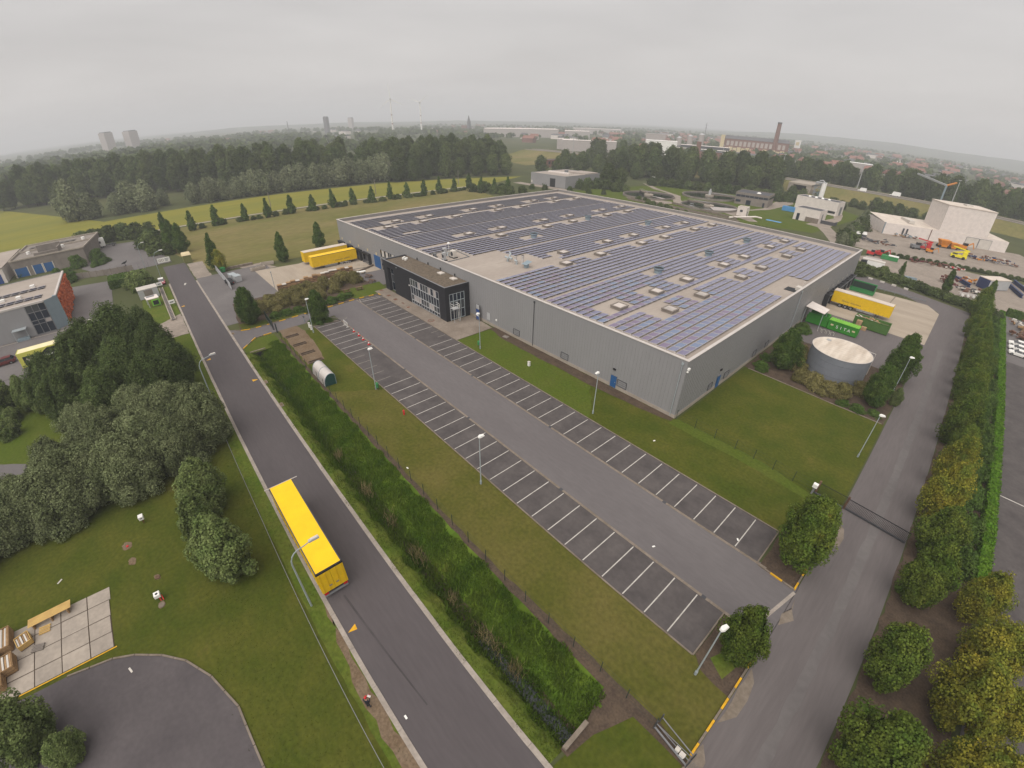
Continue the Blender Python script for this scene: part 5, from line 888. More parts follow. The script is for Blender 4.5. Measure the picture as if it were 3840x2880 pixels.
for x, y, lab, h, rz in ((-1.4, 22.1, 'lamp post leaning past the small yellowish tree at the bay end', 7.3, 1.3), (-30.3, 22.3, 'lamp post at the lawn edge halfway along the ditch side bays', 7.3, 1.4), (-58.0, 22.3, 'lamp post with a green bin at its foot by the ditch side bays', 7.3, 1.5), (-86.0, 22.2, 'lamp post in front of the dark conical tree', 7.2, 1.5), (-58.3, 43.9, 'lamp post on the green lawn near the blue sign', 7.2, -1.6), (-30.7, 44.0, 'lamp post on the lawn in front of the blue door', 7.2, -1.6), (.4, 64.3, 'lamp post at the lane edge on the plain lawn', 7.1, .4), (.5, 89.6, 'lamp post at the lane edge beside the dark pointed tree', 6.9, .4)): site_lamp(x, y, lab, h, rz)
def street_lamp(x, y, label):
    t = thing('street_lamp', label, 'street lamp', (x, y, 0), 0, 'curved street lamps'); path = [(0, 0, 0), (0, 0, 3), (0, 0, 6.3)] + [(0, .95 - .95 * math.cos(a), 6.3 + 1.35 * math.sin(a)) for a in (.35, .7, 1.05, 1.4)] + [(0, 1.5, 7.75), (0, 1.95, 7.9)]
    obj('pole', MB().tube(path, [.1, .09, .075, .07, .065, .06, .055, .05, .05], 8), 'galvanised', t); obj('lamp_head', MB().box(-.14, .14, 1.85, 2.75, 7.85, 8.02), 'grey_light', t, smooth=False); obj('lamp_glass', MB().box(-.11, .11, 2.05, 2.7, 8.02, 8.1), 'offwhite', t); return t
street_lamp(-28.1, .6, 'curved street lamp arching over the yellow trailer'); street_lamp(-71.2, .6, 'curved street lamp half hidden by the dark alders')
for x, y, lab in ((-59.1, 44.2, 'green litter bin on the lamp post of the green lawn'), (-57.7, 22.5, 'green litter bin on the lamp post by the ditch lawn'), (-101.4, 47.2, 'green litter bin near the picnic benches')):
    t = thing('litter_bin', lab, 'bin', (x, y, 0)); obj('bin', MB().cyl((0, 0), .24, .45, 1.15, 10), 'green_bin', t); obj('hood', MB().cyl((0, 0), .25, 1.16, 1.35, 10, r2=.12), 'green_bin', t); obj('post', MB().beam((.25, 0, 0), (.25, 0, 1.2), .06), 'grey_dark', t)
def mesh_fence(label, pts, h, step, m='green_fence', wires=4, post_r=.035, name='fence'):
    t = thing(name, label, 'fence', (0, 0, 0)); w = MB(); posts = []
    for i in range(len(pts) - 1):
        a, b = Vector((*pts[i], 0)), Vector((*pts[i + 1], 0)); n = max(1, round((b - a).length / step))
        for k in range(n + (i == len(pts) - 2)): q = a.lerp(b, k / n); obj('post', MB().cyl((q.x, q.y), post_r, 0, h, 6), m, t)
        for k in range(wires): z = h * (.12 + .86 * k / (wires - 1)); w.beam(a + Vector((0, 0, z)), b + Vector((0, 0, z)), .012, .012)
    obj('wire', w, m, t); return t
mesh_fence('thin dark wire fence on posts along the ditch bank', [(-91, 16.4), (-86.7, 16.05), (-64, 16.05), (-45, 16.1), (-15.7, 16.1), (-7, 16.45), (-1.5, 16.3)], 1.75, 2.9)
mesh_fence('thin wire fence between warehouse corner and sliding gate', [(-21.7, 52.4), (-12.6, 52.5), (-1.9, 52.0)], 1.65, 3.0)
fl = mesh_fence('low green wire fence on the lawn beside the road', [(-62, .1), (-40, 0), (-12, -.4), (10, -.9)], 1.0, 2.6, wires=3); obj('top_rail', MB().beam((-62, .1, 1.0), (-40, 0, 1.0), .045).beam((-40, 0, 1.0), (-12, -.4, 1.0), .045).beam((-12, -.4, 1.0), (10, -.9, 1.0), .045), 'grey_mid', fl)
def bar_gate(label, a, b, h, n, m='black'):
    t = thing('gate', label, 'gate', (0, 0, 0)); a = Vector((*a, 0)); b = Vector((*b, 0))
    obj('bottom_beam', MB().beam(a + Vector((0, 0, .2)), b + Vector((0, 0, .2)), .13, .2), 'grey_dark', t); obj('top_beam', MB().beam(a + Vector((0, 0, h)), b + Vector((0, 0, h)), .07), m, t)
    me = None
    for k in range(n + 1):
        q = a.lerp(b, k / n)
        if me is None: me = MB().beam((0, 0, .3), (0, 0, h), .03).mesh('bar', m)
        obj('bar', me, None, t, loc=(q.x, q.y, 0))
    return t
gt = bar_gate('black sliding bar gate closed across the side lane', (1.8, 52.0), (8.7, 51.6), 1.65, 46); obj('guide_beam', MB().beam((-1.8, 52.0, .15), (1.7, 52.0, .15), .16), 'grey_dark', gt)
for x, y in ((-1.7, 52.3), (1.75, 52.05)): obj('gate_post', MB().box(x - .12, x + .12, y - .12, y + .12, 0, 1.9), 'wood_dark', gt)
g2 = thing('bar_fence', 'dark bar fence panel parked behind the sliding gate on the lawn', 'fence', (0, 0, 0))
me = MB().beam((0, 0, .15), (0, 0, 1.6), .025).mesh('bar', 'black')
for k in range(24): obj('bar', me, None, g2, loc=(-1.55 + k * .137, 52.28, 0))
obj('rail', MB().beam((-1.6, 52.28, 1.6), (1.65, 52.22, 1.6), .05), 'black', g2)
cb = thing('control_box', 'white control box on a steel post at the sliding gate', 'box', (-2.0, 51.7, 0)); obj('post', MB().box(-.12, .12, -.12, .12, 0, 1.1), 'grey_mid', cb); obj('hood', MB().box(-.28, .28, -.25, .25, 1.1, 1.6), 'white_paint', cb)
g3 = bar_gate('dark sliding bar gate standing open at the car park entrance', (-100.6, 16.6), (-93.2, 16.2), 1.85, 44, 'green_fence')
for x, y in ((-93.0, 16.2), (-91.1, 16.4)): obj('gate_post', MB().box(x - .12, x + .12, y - .12, y + .12, 0, 2.1), 'grey_dark', g3)
g4 = thing('sliding_gate', 'open steel guide frame of a sliding gate at the lane edge below', 'gate', (0, 0, 0)); a, b, c, d = (-1.4, 16.9), (1.75, 16.35), (1.7, 15.7), (-1.45, 16.2)
obj('guide_rail', MB().beam((*a, .95), (*b, .95), .07).beam((*d, .3), (*c, .3), .12), 'grey_mid', g4); obj('cross_rail', MB().beam((*d, 1.0), (*b, .5), .05).beam((-1.42, 16.5, .3), (1.7, 16.1, .3), .06), 'grey_mid', g4)
for q in (a, b, c, d): obj('post', MB().beam((*q, 0), (*q, 1.5), .1), 'grey_dark', g4)
me = MB().beam((0, 0, .2), (0, 0, 1.5), .03).mesh('bar', 'grey_mid')
for k in range(22): obj('bar', me, None, g4, loc=(1.9 + k * .13, 15.75, 0))
for k, (x, y) in enumerate(((.65, 16.1), (1.05, 16.0))): t = thing('motor_box', ['small white drive box in the open gate frame', 'larger white drive box in the open gate frame'][k], 'box', (x, y, 0)); obj('case', MB().box(-.14, .14 + .08 * k, -.14, .14, 0, .5 + .08 * k), 'white_paint', t); obj('lid', MB().box(-.17, .17 + .08 * k, -.17, .17, .51 + .08 * k, .58 + .08 * k), 'offwhite', t)
hwl = thing('headwall', 'short concrete headwall at the end of the ditch', 'wall', (0, 0, 0)); obj('wall', MB().beam((-5.1, 10.15, .1), (-5.2, 12.75, .1), .35, .55), 'concrete_gutter', hwl)
hw2 = thing('headwall', 'concrete headwall where the ditch pipe starts by the entrance', 'wall', (0, 0, 0)); obj('wall', MB().beam((-85.3, 9.6, -.1), (-85.3, 12.4, -.1), .3, .5), 'concrete_gutter', hw2); obj('pipe_mouth', MB().cyl((11.2, -.75), .45, -85.15, -84.6, 14, axis='x'), 'black', hw2)
for x, y, lab in ((-72.2, 8.95, 'small square drain cover in the grass verge by the ditch'), (-63.5, 8.95, 'square stone cover in the verge near the shelter'), (-97, 8.9, 'stone drain cover at the road by the entrance corner')): t = thing('drain_cover', lab, 'drain cover', (x, y, 0)); obj('frame', MB().box(-.6, .6, -.25, .3, -.05, .06), 'concrete_gutter', t); obj('lid', MB().box(-.4, .4, -.15, .2, .06, .075), 'soil_light', t)
# cycle shelter with curved roof
cs = thing('cycle_shelter', 'cycle shelter with white barrel roof and dark green glass ends', 'shelter', (0, 0, 0))
prof = [(1.15 - 1.35 * math.cos(a) * .85 + .2, 2.2 * math.sin(a) ** .8) for a in [.02 + (PI * .72) * i / 10 for i in range(11)]]
for xa, xb in ((-69.4, -66.75), (-66.6, -63.9)):
    mb = MB()
    for i in range(10): mb.face([(xa, 16.0 + prof[i][0], prof[i][1]), (xb, 16.0 + prof[i][0], prof[i][1]), (xb, 16.0 + prof[i + 1][0], prof[i + 1][1]), (xa, 16.0 + prof[i + 1][0], prof[i + 1][1])], 0 if i > 2 else 1)
    obj('roof_panel', mb, ['cap_white', 'haze_wall'], cs)
for x in (-69.45, -66.67, -63.85): obj('rib', MB().tube([(x, 16.0 + u, v) for u, v in prof], .045, 6), 'steel_blue', cs)
for x in (-69.4, -63.9): obj('end_glass', MB().face([(x, 16.0 + u, v * .97) for u, v in prof] + [(x, 16.0 + prof[-1][0], .0)]), 'teal_dark', cs)
obj('front_rail', MB().beam((-69.4, 16 + prof[-1][0], prof[-1][1]), (-63.9, 16 + prof[-1][0], prof[-1][1]), .05), 'teal_dark', cs)
for x in (-69.4, -63.9): obj('post', MB().beam((x, 16 + prof[-1][0], 0), (x, 16 + prof[-1][0], prof[-1][1]), .06), 'steel_blue', cs)
# hydrant, cones, barrier, posts, bench, person ...
hy = thing('hydrant', 'bright red hydrant at the lawn edge by the ditch side bays', 'hydrant', (-48.9, 22.3, 0)); obj('barrel', MB().cyl((0, 0), .13, 0, .7, 10).cyl((0, 0), .17, .7, .85, 10, r2=.08), 'red', hy); obj('nozzle', MB().cyl((0, .5), .07, -.25, .25, 8, axis='x'), 'red', hy)
for i, (x, y) in enumerate([(-80.8, 28.7), (-78.4, 28.7), (-76.1, 28.55), (-73.5, 28.5)]):
    c = thing('traffic_cone', 'red and white traffic cone ' + ['nearest the white barrier', 'second from the white barrier', 'third from the white barrier', 'farthest from the white barrier'][i], 'cone', (x, y, .03), 0, 'traffic cones along the empty bays'); obj('foot', MB().box(-.24, .24, -.24, .24, 0, .05), 'red', c); obj('cone', MB().cyl((0, 0), .19, .05, .3, 10, r2=.13), 'red', c); obj('band', MB().cyl((0, 0), .13, .3, .5, 10, r2=.085), 'white_paint', c); obj('tip', MB().cyl((0, 0), .085, .5, .78, 10, r2=.03), 'red', c)
br = thing('crowd_barrier', 'white tubular crowd barrier standing at the first bays', 'barrier', (-84.5, 28.6, .03)); obj('frame', MB().tube([(-1.05, 0, .15), (-1.05, 0, 1.1), (1.05, 0, 1.1), (1.05, 0, .15), (-1.05, 0, .15)], .03, 6), 'white_paint', br)
for k in range(11): obj('bar', MB().beam((-.9 + k * .18, 0, .15), (-.9 + k * .18, 0, 1.1), .018), 'white_paint', br)
for x in (-.8, .8): obj('foot', MB().beam((x, -.35, .04), (x, .35, .04), .05), 'white_paint', br)
for x, y, h, lab in ((-89.1, 22.5, 1.0, 'white round topped post at the foot of the lamp by the hedge bed'), (-87.7, 22.4, .9, 'white meter box beside the lamp at the first bay'), (-47.5, 46.6, .8, 'small white box standing on the lawn before the warehouse')): t = thing('utility_box', lab, 'box', (x, y, 0)); obj('case', MB().box(-.2, .2, -.17, .17, 0, h), 'white_paint', t); obj('cap', MB().box(-.24, .24, -.2, .2, h, h + .07), 'offwhite', t)
ip = thing('intercom_post', 'dark intercom post on the driveway before the conical tree', 'post', (-92.5, 22.6, 0)); obj('post', MB().beam((0, 0, 0), (0, 0, 1.2), .1), 'steel_blue', ip); obj('head', MB().box(-.3, .3, -.12, .12, 1.2, 1.38), 'grey_dark', ip)
def bench(x, y, rz, lab):
    t = thing('picnic_bench', lab, 'bench', (x, y, 0), rz)
    for k in range(4): obj('plank', MB().box(-.9, .9, -.36 + k * .19, -.19 + k * .19, .71, .76), 'wood_dark', t)
    for s in (-1, 1):
        obj('seat', MB().box(-.9, .9, s * .72 - .13, s * .72 + .13, .41, .46), 'wood_dark', t)
        obj('leg', MB().beam((s * .65, -.75, 0), (s * .65, -.2, .72), .08).beam((s * .65, .75, 0), (s * .65, .2, .72), .08).beam((s * .65, -.8, .39), (s * .65, .8, .39), .06), 'wood_dark', t)
bench(-103.6, 40.3, 1.4, 'dark wooden picnic bench nearest the striped bay corner'); bench(-103.9, 37.0, 1.45, 'dark wooden picnic bench left of the one by the striped bay'); bench(-106.6, 45.2, .4, 'dark picnic bench on the grass beside the office'); bench(-111.0, 46.4, .5, 'dark picnic bench farthest back on the grass')
wb = thing('pallet', 'grey wooden pallet lying on the soil strip at the wall', 'pallet', (-59, 51.0, .02), .2)
for k in range(5): obj('plank', MB().box(-.6, .6, -.4 + k * .18, -.27 + k * .18, .1, .13), 'shed_concrete', wb)
for y in (-.36, 0, .36): obj('runner', MB().box(-.6, .6, y - .05, y + .05, 0, .1), 'shed_concrete', wb)
# lower left: boxes on the lawn
ub = thing('vent_box', 'white metal box on a rust red stand on the lawn by the tree belt', 'box', (-50.0, -11.3, 0)); obj('stand', MB().beam((0, 0, 0), (0, 0, .6), .1), 'rust', ub); obj('case', MB().box(-.3, .3, -.25, .25, .6, 1.05), 'white_paint', ub); obj('slot', MB().box(.3, .31, -.12, .12, .8, .9), 'black', ub)
ub = thing('vent_box', 'white box with a black hole on a red stand beside the slab pavement', 'box', (-37.9, -11.15, 0)); obj('stand', MB().beam((.3, .1, 0), (.1, .05, .5), .1).beam((.45, .35, .1), (.0, .3, .4), .08), 'red', ub); obj('case', MB().box(-.3, .28, -.27, .27, .45, .8), 'white_paint', ub); obj('hole', MB().cyl((0, 0), .13, .8, .81, 10), 'black', ub)
for x, y, r, rz, m, lab, top in ((-47.3, -13.3, .72, .3, 'soil_light', 'bare soil patch with a red cap on the lawn', 'red'), (-44.6, -13.0, .6, .2, 'soil_light', 'long flat stone cover sunk in the lawn', None), (-40.8, -11.0, .42, .5, 'soil_light', 'square brown stone cover on the lawn', 'wood_dark'), (-37.1, -11.1, .48, .1, 'soil_light', 'round stone cover at the foot of the white box', 'concrete_gutter')):
    t = thing('ground_cover', lab, 'manhole', (x, y, 0), rz); rn = random.Random(int(-x * 10)); pts = [(r * rn.uniform(.75, 1.15) * math.cos(a), r * .7 * rn.uniform(.75, 1.15) * math.sin(a)) for a in [2 * PI * i / 14 for i in range(14)]]; obj('patch', MB().face([(px_, py_, .012) for px_, py_ in pts]), m, t)
    if top: obj('lid', MB().cyl((0.1, 0), .14 if top == 'red' else .3, 0, .08, 10 if top != 'wood_dark' else 4), top, t)
# benches and pallets on the slabs
yb = thing('slatted_bench', 'long yellow slatted bench on the concrete slabs', 'bench', (0, 0, 0))
for k in range(6): obj('plank', MB().beam((-42.45 + k * .175, -22.6, .62), (-42.6 + k * .175, -18.75, .62), .13, .05), 'wood_yellow', yb)
for y in (-22.2, -20.6, -19.1): obj('leg', MB().box(-42.6, -41.5, y - .05, y + .05, .07, .58), 'wood', yb)
def pallet_obj(lab, x, y, z, rz, n=1, m='wood', group=None, load=None, sx_=1.2, sy_=.8):
    t = thing('pallet_stack' if n > 1 else 'pallet', lab, 'pallet', (x, y, z), rz, group)
    for i in range(n):
        zz = i * .145
        for k in range(5): obj('plank', MB().box(-sx_ / 2, sx_ / 2, -sy_ / 2 + k * sy_ / 4.6, -sy_ / 2 + k * sy_ / 4.6 + .1, zz + .11, zz + .135), m, t)
        for k in (-1, 0, 1): obj('runner', MB().box(-sx_ / 2, sx_ / 2, k * (sy_ / 2 - .05) - .05, k * (sy_ / 2 - .05) + .05, zz, zz + .11), m, t)
    return t
pallet_obj('small yellow pallet beside the slatted bench', -40.9, -21.3, .08, 1.5, 1, 'wood_yellow', sx_=1.0); pallet_obj('grey weathered pallet on the concrete slabs', -39.1, -21.9, .08, 1.3, 1, 'shed_concrete', sx_=1.1, sy_=.7)
def crate(lab, x, y, rz, sx_, sy_, h, m='wood', fill=True):
    t = thing('wooden_crate', lab, 'crate', (x, y, .08), rz)
    for s in (-1, 1):
        for k in range(3): obj('plank', MB().box(-sx_ / 2, sx_ / 2, s * sy_ / 2 - .03, s * sy_ / 2 + .03, .1 + k * h / 3, .1 + k * h / 3 + h / 3.8), m, t); obj('plank', MB().box(s * sx_ / 2 - .03, s * sx_ / 2 + .03, -sy_ / 2 + .03, sy_ / 2 - .03, .1 + k * h / 3, .1 + k * h / 3 + h / 3.8), m, t)
    obj('bottom', MB().box(-sx_ / 2, sx_ / 2, -sy_ / 2, sy_ / 2, 0, .1), 'wood_dark', t)
    if fill:
        n = 6
        for k in range(n): obj('plank', MB().box(-sx_ / 2 + .06, sx_ / 2 - .06, -sy_ / 2 + .06 + k * (sy_ - .12) / n, -sy_ / 2 + .02 + (k + 1) * (sy_ - .12) / n, h * .8, h * .9 + .03 * (k % 3)), 'wood' if k % 2 else 'offwhite', t)
    return t
crate('large pale wooden crate at the left picture edge', -41.4, -24.7, .05, 2.4, 1.15, .9); crate('broken yellow crate with loose boards on the slabs', -40.4, -23.0, .3, 1.3, 1.2, .6, 'wood_yellow'); crate('wooden crate filled with timber at the slab edge', -38.4, -24.4, .12, 1.7, 1.4, .9); crate('lowest wooden crate cut by the left picture edge', -36.8, -25.2, .12, 1.5, 1.2, .9); crate('dark wooden crate behind the filled crate', -39.6, -25.8, .1, 1.4, 1.2, .8, 'wood_dark')

# pallets stacked along the apron
for i in range(18):
    t_ = i / 17; x, y = -116.3 - 3.0 * t_, 24.5 + 20.3 * t_; rn = random.Random(50 + i); n = rn.choice([10, 11, 12, 12, 13])
    t = thing('pallet_stack', ordinal(i) + ' pallet stack from the forecourt end along the apron', 'pallets', (x, y, .02), -PI / 2 - .14 + rn.uniform(-.05, .05), 'pallet stacks along the apron')
    for k in range(n):
        dx = rn.uniform(-.04, .04); obj('pallet', MB().box(-.58 + dx, .58 + dx, -.5, .5, k * .145 + .1, k * .145 + .135).box(-.58 + dx, .58 + dx, -.5, -.4, k * .145, k * .145 + .1).box(-.58 + dx, .58 + dx, -.05, .05, k * .145, k * .145 + .1).box(-.58 + dx, .58 + dx, .4, .5, k * .145, k * .145 + .1), ('wood' if rn.random() < .3 else 'wood_dark') if k < n - 1 else rn.choice(['wood', 'offwhite', 'wood']), t)
for x, y, rz, m, lab in ((-112.5, 33.0, .1, 'blue_light', 'blue plastic sheet bundle behind the shrubs'), (-113.0, 36.5, .0, 'navy', 'dark blue crate pile behind the shrubs')): t = thing('crate_pile', lab, 'crates', (x, y, 0), rz + PI / 2); obj('crate', MB().box(-1.4, 1.4, -.5, .5, 0, .7), m, t); obj('lid', MB().box(-1.45, 1.45, -.55, .55, .7, .8), m, t)
for i, (x, y) in enumerate([(-116.6, 42.6), (-115.8, 44.7), (-115.2, 46.5)]): t = thing('white_table', ['white slab table nearest the pallet stacks', 'white slab table in the middle behind the shrubs', 'white slab table nearest the dock ramp'][i], 'table', (x, y, 0), 1.5); obj('top', MB().box(-.9, .9, -.5, .5, .6, .7), 'white_paint', t); obj('leg', MB().box(-.7, -.6, -.4, .4, 0, .6).box(.6, .7, -.4, .4, 0, .6), 'grey_light', t)
for i, (x, y, rz, l) in enumerate([(-140.4, 24.9, 1.75, 4.0), (-143.6, 28.4, 1.3, 3.8)]):
    t = thing('concrete_trough', ['pale concrete trough at the apron corner', 'pale concrete trough beside the dark pointed tree'][i], 'trough', (x, y, 0), rz); obj('shell', MB().box(-l / 2, l / 2, -.75, -.55, 0, .8).box(-l / 2, l / 2, .55, .75, 0, .8).box(-l / 2, -l / 2 + .2, -.55, .55, 0, .8).box(l / 2 - .2, l / 2, -.55, .55, 0, .8).box(-l / 2, l / 2, -.75, .75, 0, .1), 'concrete', t); obj('fill', MB().box(-l / 2 + .2, l / 2 - .2, -.55, .55, .1, .6), 'concrete_gutter', t)
for i in range(6): t = thing('concrete_block', ordinal(i) + ' concrete block from the left in the row behind the forecourt', 'block', (-147.3, 17.6 + i * 1.35, 0), .02, 'concrete blocks behind the forecourt'); obj('block', MB().box(-.35, .35, -.62, .62, 0, .7), 'concrete_gutter', t)
for x, y, h, lab in ((-118.4, 23.7, 4.6, 'slim grey pole at the corner of the apron'), (-129.3, 50.1, 2.4, 'short lamp pole between the docked trailers and the docks')): t = thing('pole', lab, 'pole', (x, y, 0)); obj('shaft', MB().cyl((0, 0), .07, 0, h, 8), 'galvanised', t); obj('head', MB().box(-.12, .12, -.12, .12, h, h + .22), 'offwhite' if h < 3 else 'galvanised', t)
for i, (x, y) in enumerate([(-126.2, 46.0), (-122.8, 48.6), (-121.5, 50.2)]):
    t = thing('guard_rail', ['white tubular guard rail beside the docked trailer', 'white guard rail by the open dock', 'white guard rail at the dark dock pillar'][i], 'railing', (x, y, 0), 1.45); obj('rail', MB().tube([(-1.3, 0, 0), (-1.3, 0, 1.0), (1.3, 0, 1.0), (1.3, 0, 0)], .05, 6).beam((-1.3, 0, .5), (1.3, 0, .5), .06), 'offwhite', t)
wl = thing('ramp_wall', 'low concrete wall along the ramp beside the docks', 'wall', (0, 0, 0)); obj('wall', MB().beam((-116.2, 44.6, .25), (-119.8, 52.0, .25), .25, .6), 'concrete_gutter', wl)
# grey fence, bins and boxes behind the forecourt
gf = thing('fence', 'light grey solid fence running along the forecourt', 'fence', (0, 0, 0))
for i in range(9): x = -149.4 + i * 2.55; obj('panel', MB().box(x + .05, x + 2.45, 14.75, 14.83, .1, 1.9), 'grey_light', gf); obj('post', MB().box(x - .05, x + .05, 14.72, 14.86, 0, 2.0), 'steel', gf)
gb = thing('wheeled_container', 'bright green wheeled waste container at the end of the grey fence', 'container', (-145.6, 16.2, 0)); obj('body', MB().raw([(-.7, -.5, .2), (.7, -.5, .2), (.7, .5, .2), (-.7, .5, .2), (-.85, -.65, 1.25), (.85, -.65, 1.25), (.85, .65, 1.25), (-.85, .65, 1.25)], [(0, 1, 5, 4), (1, 2, 6, 5), (2, 3, 7, 6), (3, 0, 4, 7), (3, 2, 1, 0)]), 'green_bin', gb); obj('lid', MB().box(-.88, .88, -.68, .68, 1.25, 1.4), 'green_bin', gb)
for x in (-.5, .5): obj('wheel', MB().cyl((x, .12), .12, -.45, -.35, 8, axis='y'), 'rubber', gb)
for i, (x, y) in enumerate([(-135.6, 17.0), (-133.2, 17.7)]): t = thing('grey_box', ['grey metal box container, the far one of the pair', 'grey metal box container, the near one of the pair'][i], 'container', (x, y, 0), .15); obj('body', MB().box(-1.2, 1.2, -.8, .8, .1, 1.6), 'grey_light', t); obj('lid', MB().box(-1.25, 1.25, -.85, .85, 1.61, 1.72), 'steel', t); obj('skid', MB().box(-1.2, 1.2, -.7, -.55, 0, .1).box(-1.2, 1.2, .55, .7, 0, .1), 'grey_dark', t)
ht = thing('transformer_hut', 'pale green transformer hut with a sloped lid at the road end', 'hut', (-167.3, 9.4, 0)); obj('body', MB().box(-1.3, 1.3, -1.2, 1.2, 0, 2.3), 'green_hutch', ht); obj('roof', MB().raw([(-1.45, -1.35, 2.31), (1.45, -1.35, 2.31), (1.45, 1.35, 2.31), (-1.45, 1.35, 2.31), (-1.3, -1.2, 2.95), (1.0, -1.2, 2.75), (1.0, 1.2, 2.75), (-1.3, 1.2, 2.95)], [(0, 1, 5, 4), (1, 2, 6, 5), (2, 3, 7, 6), (3, 0, 4, 7), (4, 5, 6, 7)]), 'cream', ht); obj('door', MB().box(1.3, 1.34, -.6, .6, .1, 2.0), 'green_hutch', ht)

# ------------------------------------------------------------------ water tank and waste containers at the right side
tk = thing('water_tank', 'round blue grey water tank with a stained pale roof', 'tank', (-9.5, 88, 0)); TR, TH = 5.05, 4.75
for k in range(4): obj('shell_ring', MB().cyl((0, 0), TR - .012 * (k % 2), k * TH / 4, (k + 1) * TH / 4 - .015, 48, cap=False), 'tank_wall', tk, smooth=True)
obj('roof', MB().cyl((0, 0), TR - .05, TH - .05, TH + .02, 48), 'tank_roof', tk); obj('rim', MB().tube([(TR * math.cos(a), TR * math.sin(a), TH) for a in [2 * PI * i / 48 for i in range(49)]], .07, 6), 'cap_white', tk)
for k in range(9): y = -4 + k; l = math.sqrt(max(.1, 4.9 ** 2 - y * y)); obj('roof_seam', MB().box(-l, l, y - .03, y + .03, TH + .02, TH + .05), 'tank_roof', tk)
obj('hatch', MB().box(-3.3, -2.6, 1.9, 2.4, TH + .02, TH + .22), 'grey_light', tk)
obj('frame_rail', MB().tube([(-1.6, 5.6, 0), (-1.6, 5.6, 4.3), (4.9, 4.6, 4.3), (4.9, 4.6, 0)], .06, 6), 'cap_white', tk)
def skip(label, loc, L_, Wd, H_, m, ribs=9, rz=0, lid=None, fill=None, rib_m=None):
    t = thing('waste_container', label, 'container', loc, rz); mb = MB().box(0, L_, 0, .08, .15, H_).box(0, L_, Wd - .08, Wd, .15, H_).box(0, .08, .08, Wd - .08, .15, H_).box(L_ - .08, L_, .08, Wd - .08, .15, H_).box(0, L_, 0, Wd, .12, .2)
    obj('shell', mb, m, t); obj('skid', MB().box(.1, L_ - .1, .4, .6, 0, .12).box(.1, L_ - .1, Wd - .6, Wd - .4, 0, .12), 'grey_dark', t)
    for k in range(ribs): x = .12 + k * (L_ - .24) / (ribs - 1); obj('rib', MB().box(x - .05, x + .05, -.07, 0, .2, H_ - .05).box(x - .05, x + .05, Wd, Wd + .07, .2, H_ - .05), rib_m or m, t)
    obj('top_rail', MB().box(-.05, L_ + .05, -.09, 0.0, H_ - .1, H_ + .02).box(-.05, L_ + .05, Wd, Wd + .09, H_ - .1, H_ + .02), m, t)
    if lid: obj('lid', MB().box(0, L_, 0, Wd, H_, H_ + .08), lid, t); [obj('lid_rib', MB().box(.3 + k * (L_ - .6) / 10 - .06, .3 + k * (L_ - .6) / 10 + .06, -.04, Wd + .04, H_ + .081, H_ + .2), lid, t) for k in range(11)]
    if fill: obj('load', MB().box(.08, L_ - .08, .08, Wd - .08, .2, H_ * fill[1]), fill[0], t)
    return t
si = skip('bright green closed waste container with four white letters', (-16.6, 109.3, .02), 6.2, 2.1, 2.2, 'green_container', 11, -.02, lid='green_bright')
for i, ch in enumerate('SITA'):
    cu = bpy.data.curves.new('lettering', 'FONT'); cu.body = ch; cu.size = .95; cu.align_x = 'CENTER'; cu.extrude = .006
    o = bpy.data.objects.new('lettering', cu); COL.objects.link(o); me = bpy.data.meshes.new_from_object(o.evaluated_get(bpy.context.evaluated_depsgraph_get())); bpy.data.objects.remove(o); me.materials.clear(); me.materials.append(MATS['white_paint'])
    o = obj('lettering', me, None, si, loc=(2.0 + i * .82, -.085, .85)); o.rotation_euler = (PI / 2, 0, 0)
for x in (.9, 5.4): obj('label_plate', MB().box(x - .3, x + .3, -.085, -.072, 1.15, 1.5), 'cream', si)
cp = skip('green waste compactor with open hopper under the white canopy', (-21.3, 109.4, .02), 4.6, 2.1, 1.75, 'green_container', 5); obj('hopper', MB().box(.2, 4.4, -.05, .1, 1.76, 2.5).box(.2, 4.4, 2.0, 2.15, 1.76, 2.7).box(4.3, 4.5, .1, 2.0, 1.76, 2.6), 'green_container', cp); obj('hopper_floor', MB().box(.2, 4.3, .1, 2.0, 1.76, 1.8), 'grey_dark', cp)
cn = thing('canopy', 'white flat canopy on thin posts against the warehouse wall', 'canopy', (0, 0, 0)); obj('roof', MB().raw([(-21.8, 107.6, 4.05), (-17.5, 106.9, 3.75), (-17.5, 110.9, 3.75), (-21.8, 112.3, 4.05), (-21.8, 107.6, 4.17), (-17.5, 106.9, 3.87), (-17.5, 110.9, 3.87), (-21.8, 112.3, 4.17)], [(3, 2, 1, 0), (4, 5, 6, 7), (0, 1, 5, 4), (1, 2, 6, 5), (2, 3, 7, 6), (3, 0, 4, 7)]), 'white_wall', cn)
for x, y in ((-21.7, 107.8), (-17.8, 107.3), (-17.7, 110.7), (-21.7, 112)): obj('post', MB().beam((x, y, 0), (x, y, 3.75), .1), 'steel', cn)
oc = skip('olive green open waste container heaped with cardboard and timber', (-13.0, 117.2, .02), 7.4, 2.35, 2.4, 'green_olive', 12, fill=('wood_dark', .75)); rn = random.Random(8)
for k in range(22): x, y = rn.uniform(.6, 5.0), rn.uniform(.4, 1.9); obj('board', MB().beam((x, y, 1.95 + .02 * k), (x + rn.uniform(-1, 1), y + rn.uniform(-.6, .6), 2.1 + .02 * k), .5, .06), rn.choice(['cardboard', 'wood', 'offwhite']), oc)
for x, y, h, lab in ((-11.6, 117.0 - .6, 1.9, 'tall stack of cardboard boxes beside the open container'), (-10.3, 116.3, .8, 'low stack of cardboard boxes in front of the open container')):
    t = thing('box_stack', lab, 'boxes', (x, y, .02)); n = int(h / .38)
    for k in range(n): obj('box', MB().box(-.55, -.01, -.45, .45, k * .38, k * .38 + .37).box(.01, .55, -.45, .45, k * .38, k * .38 + .37), 'cardboard', t)
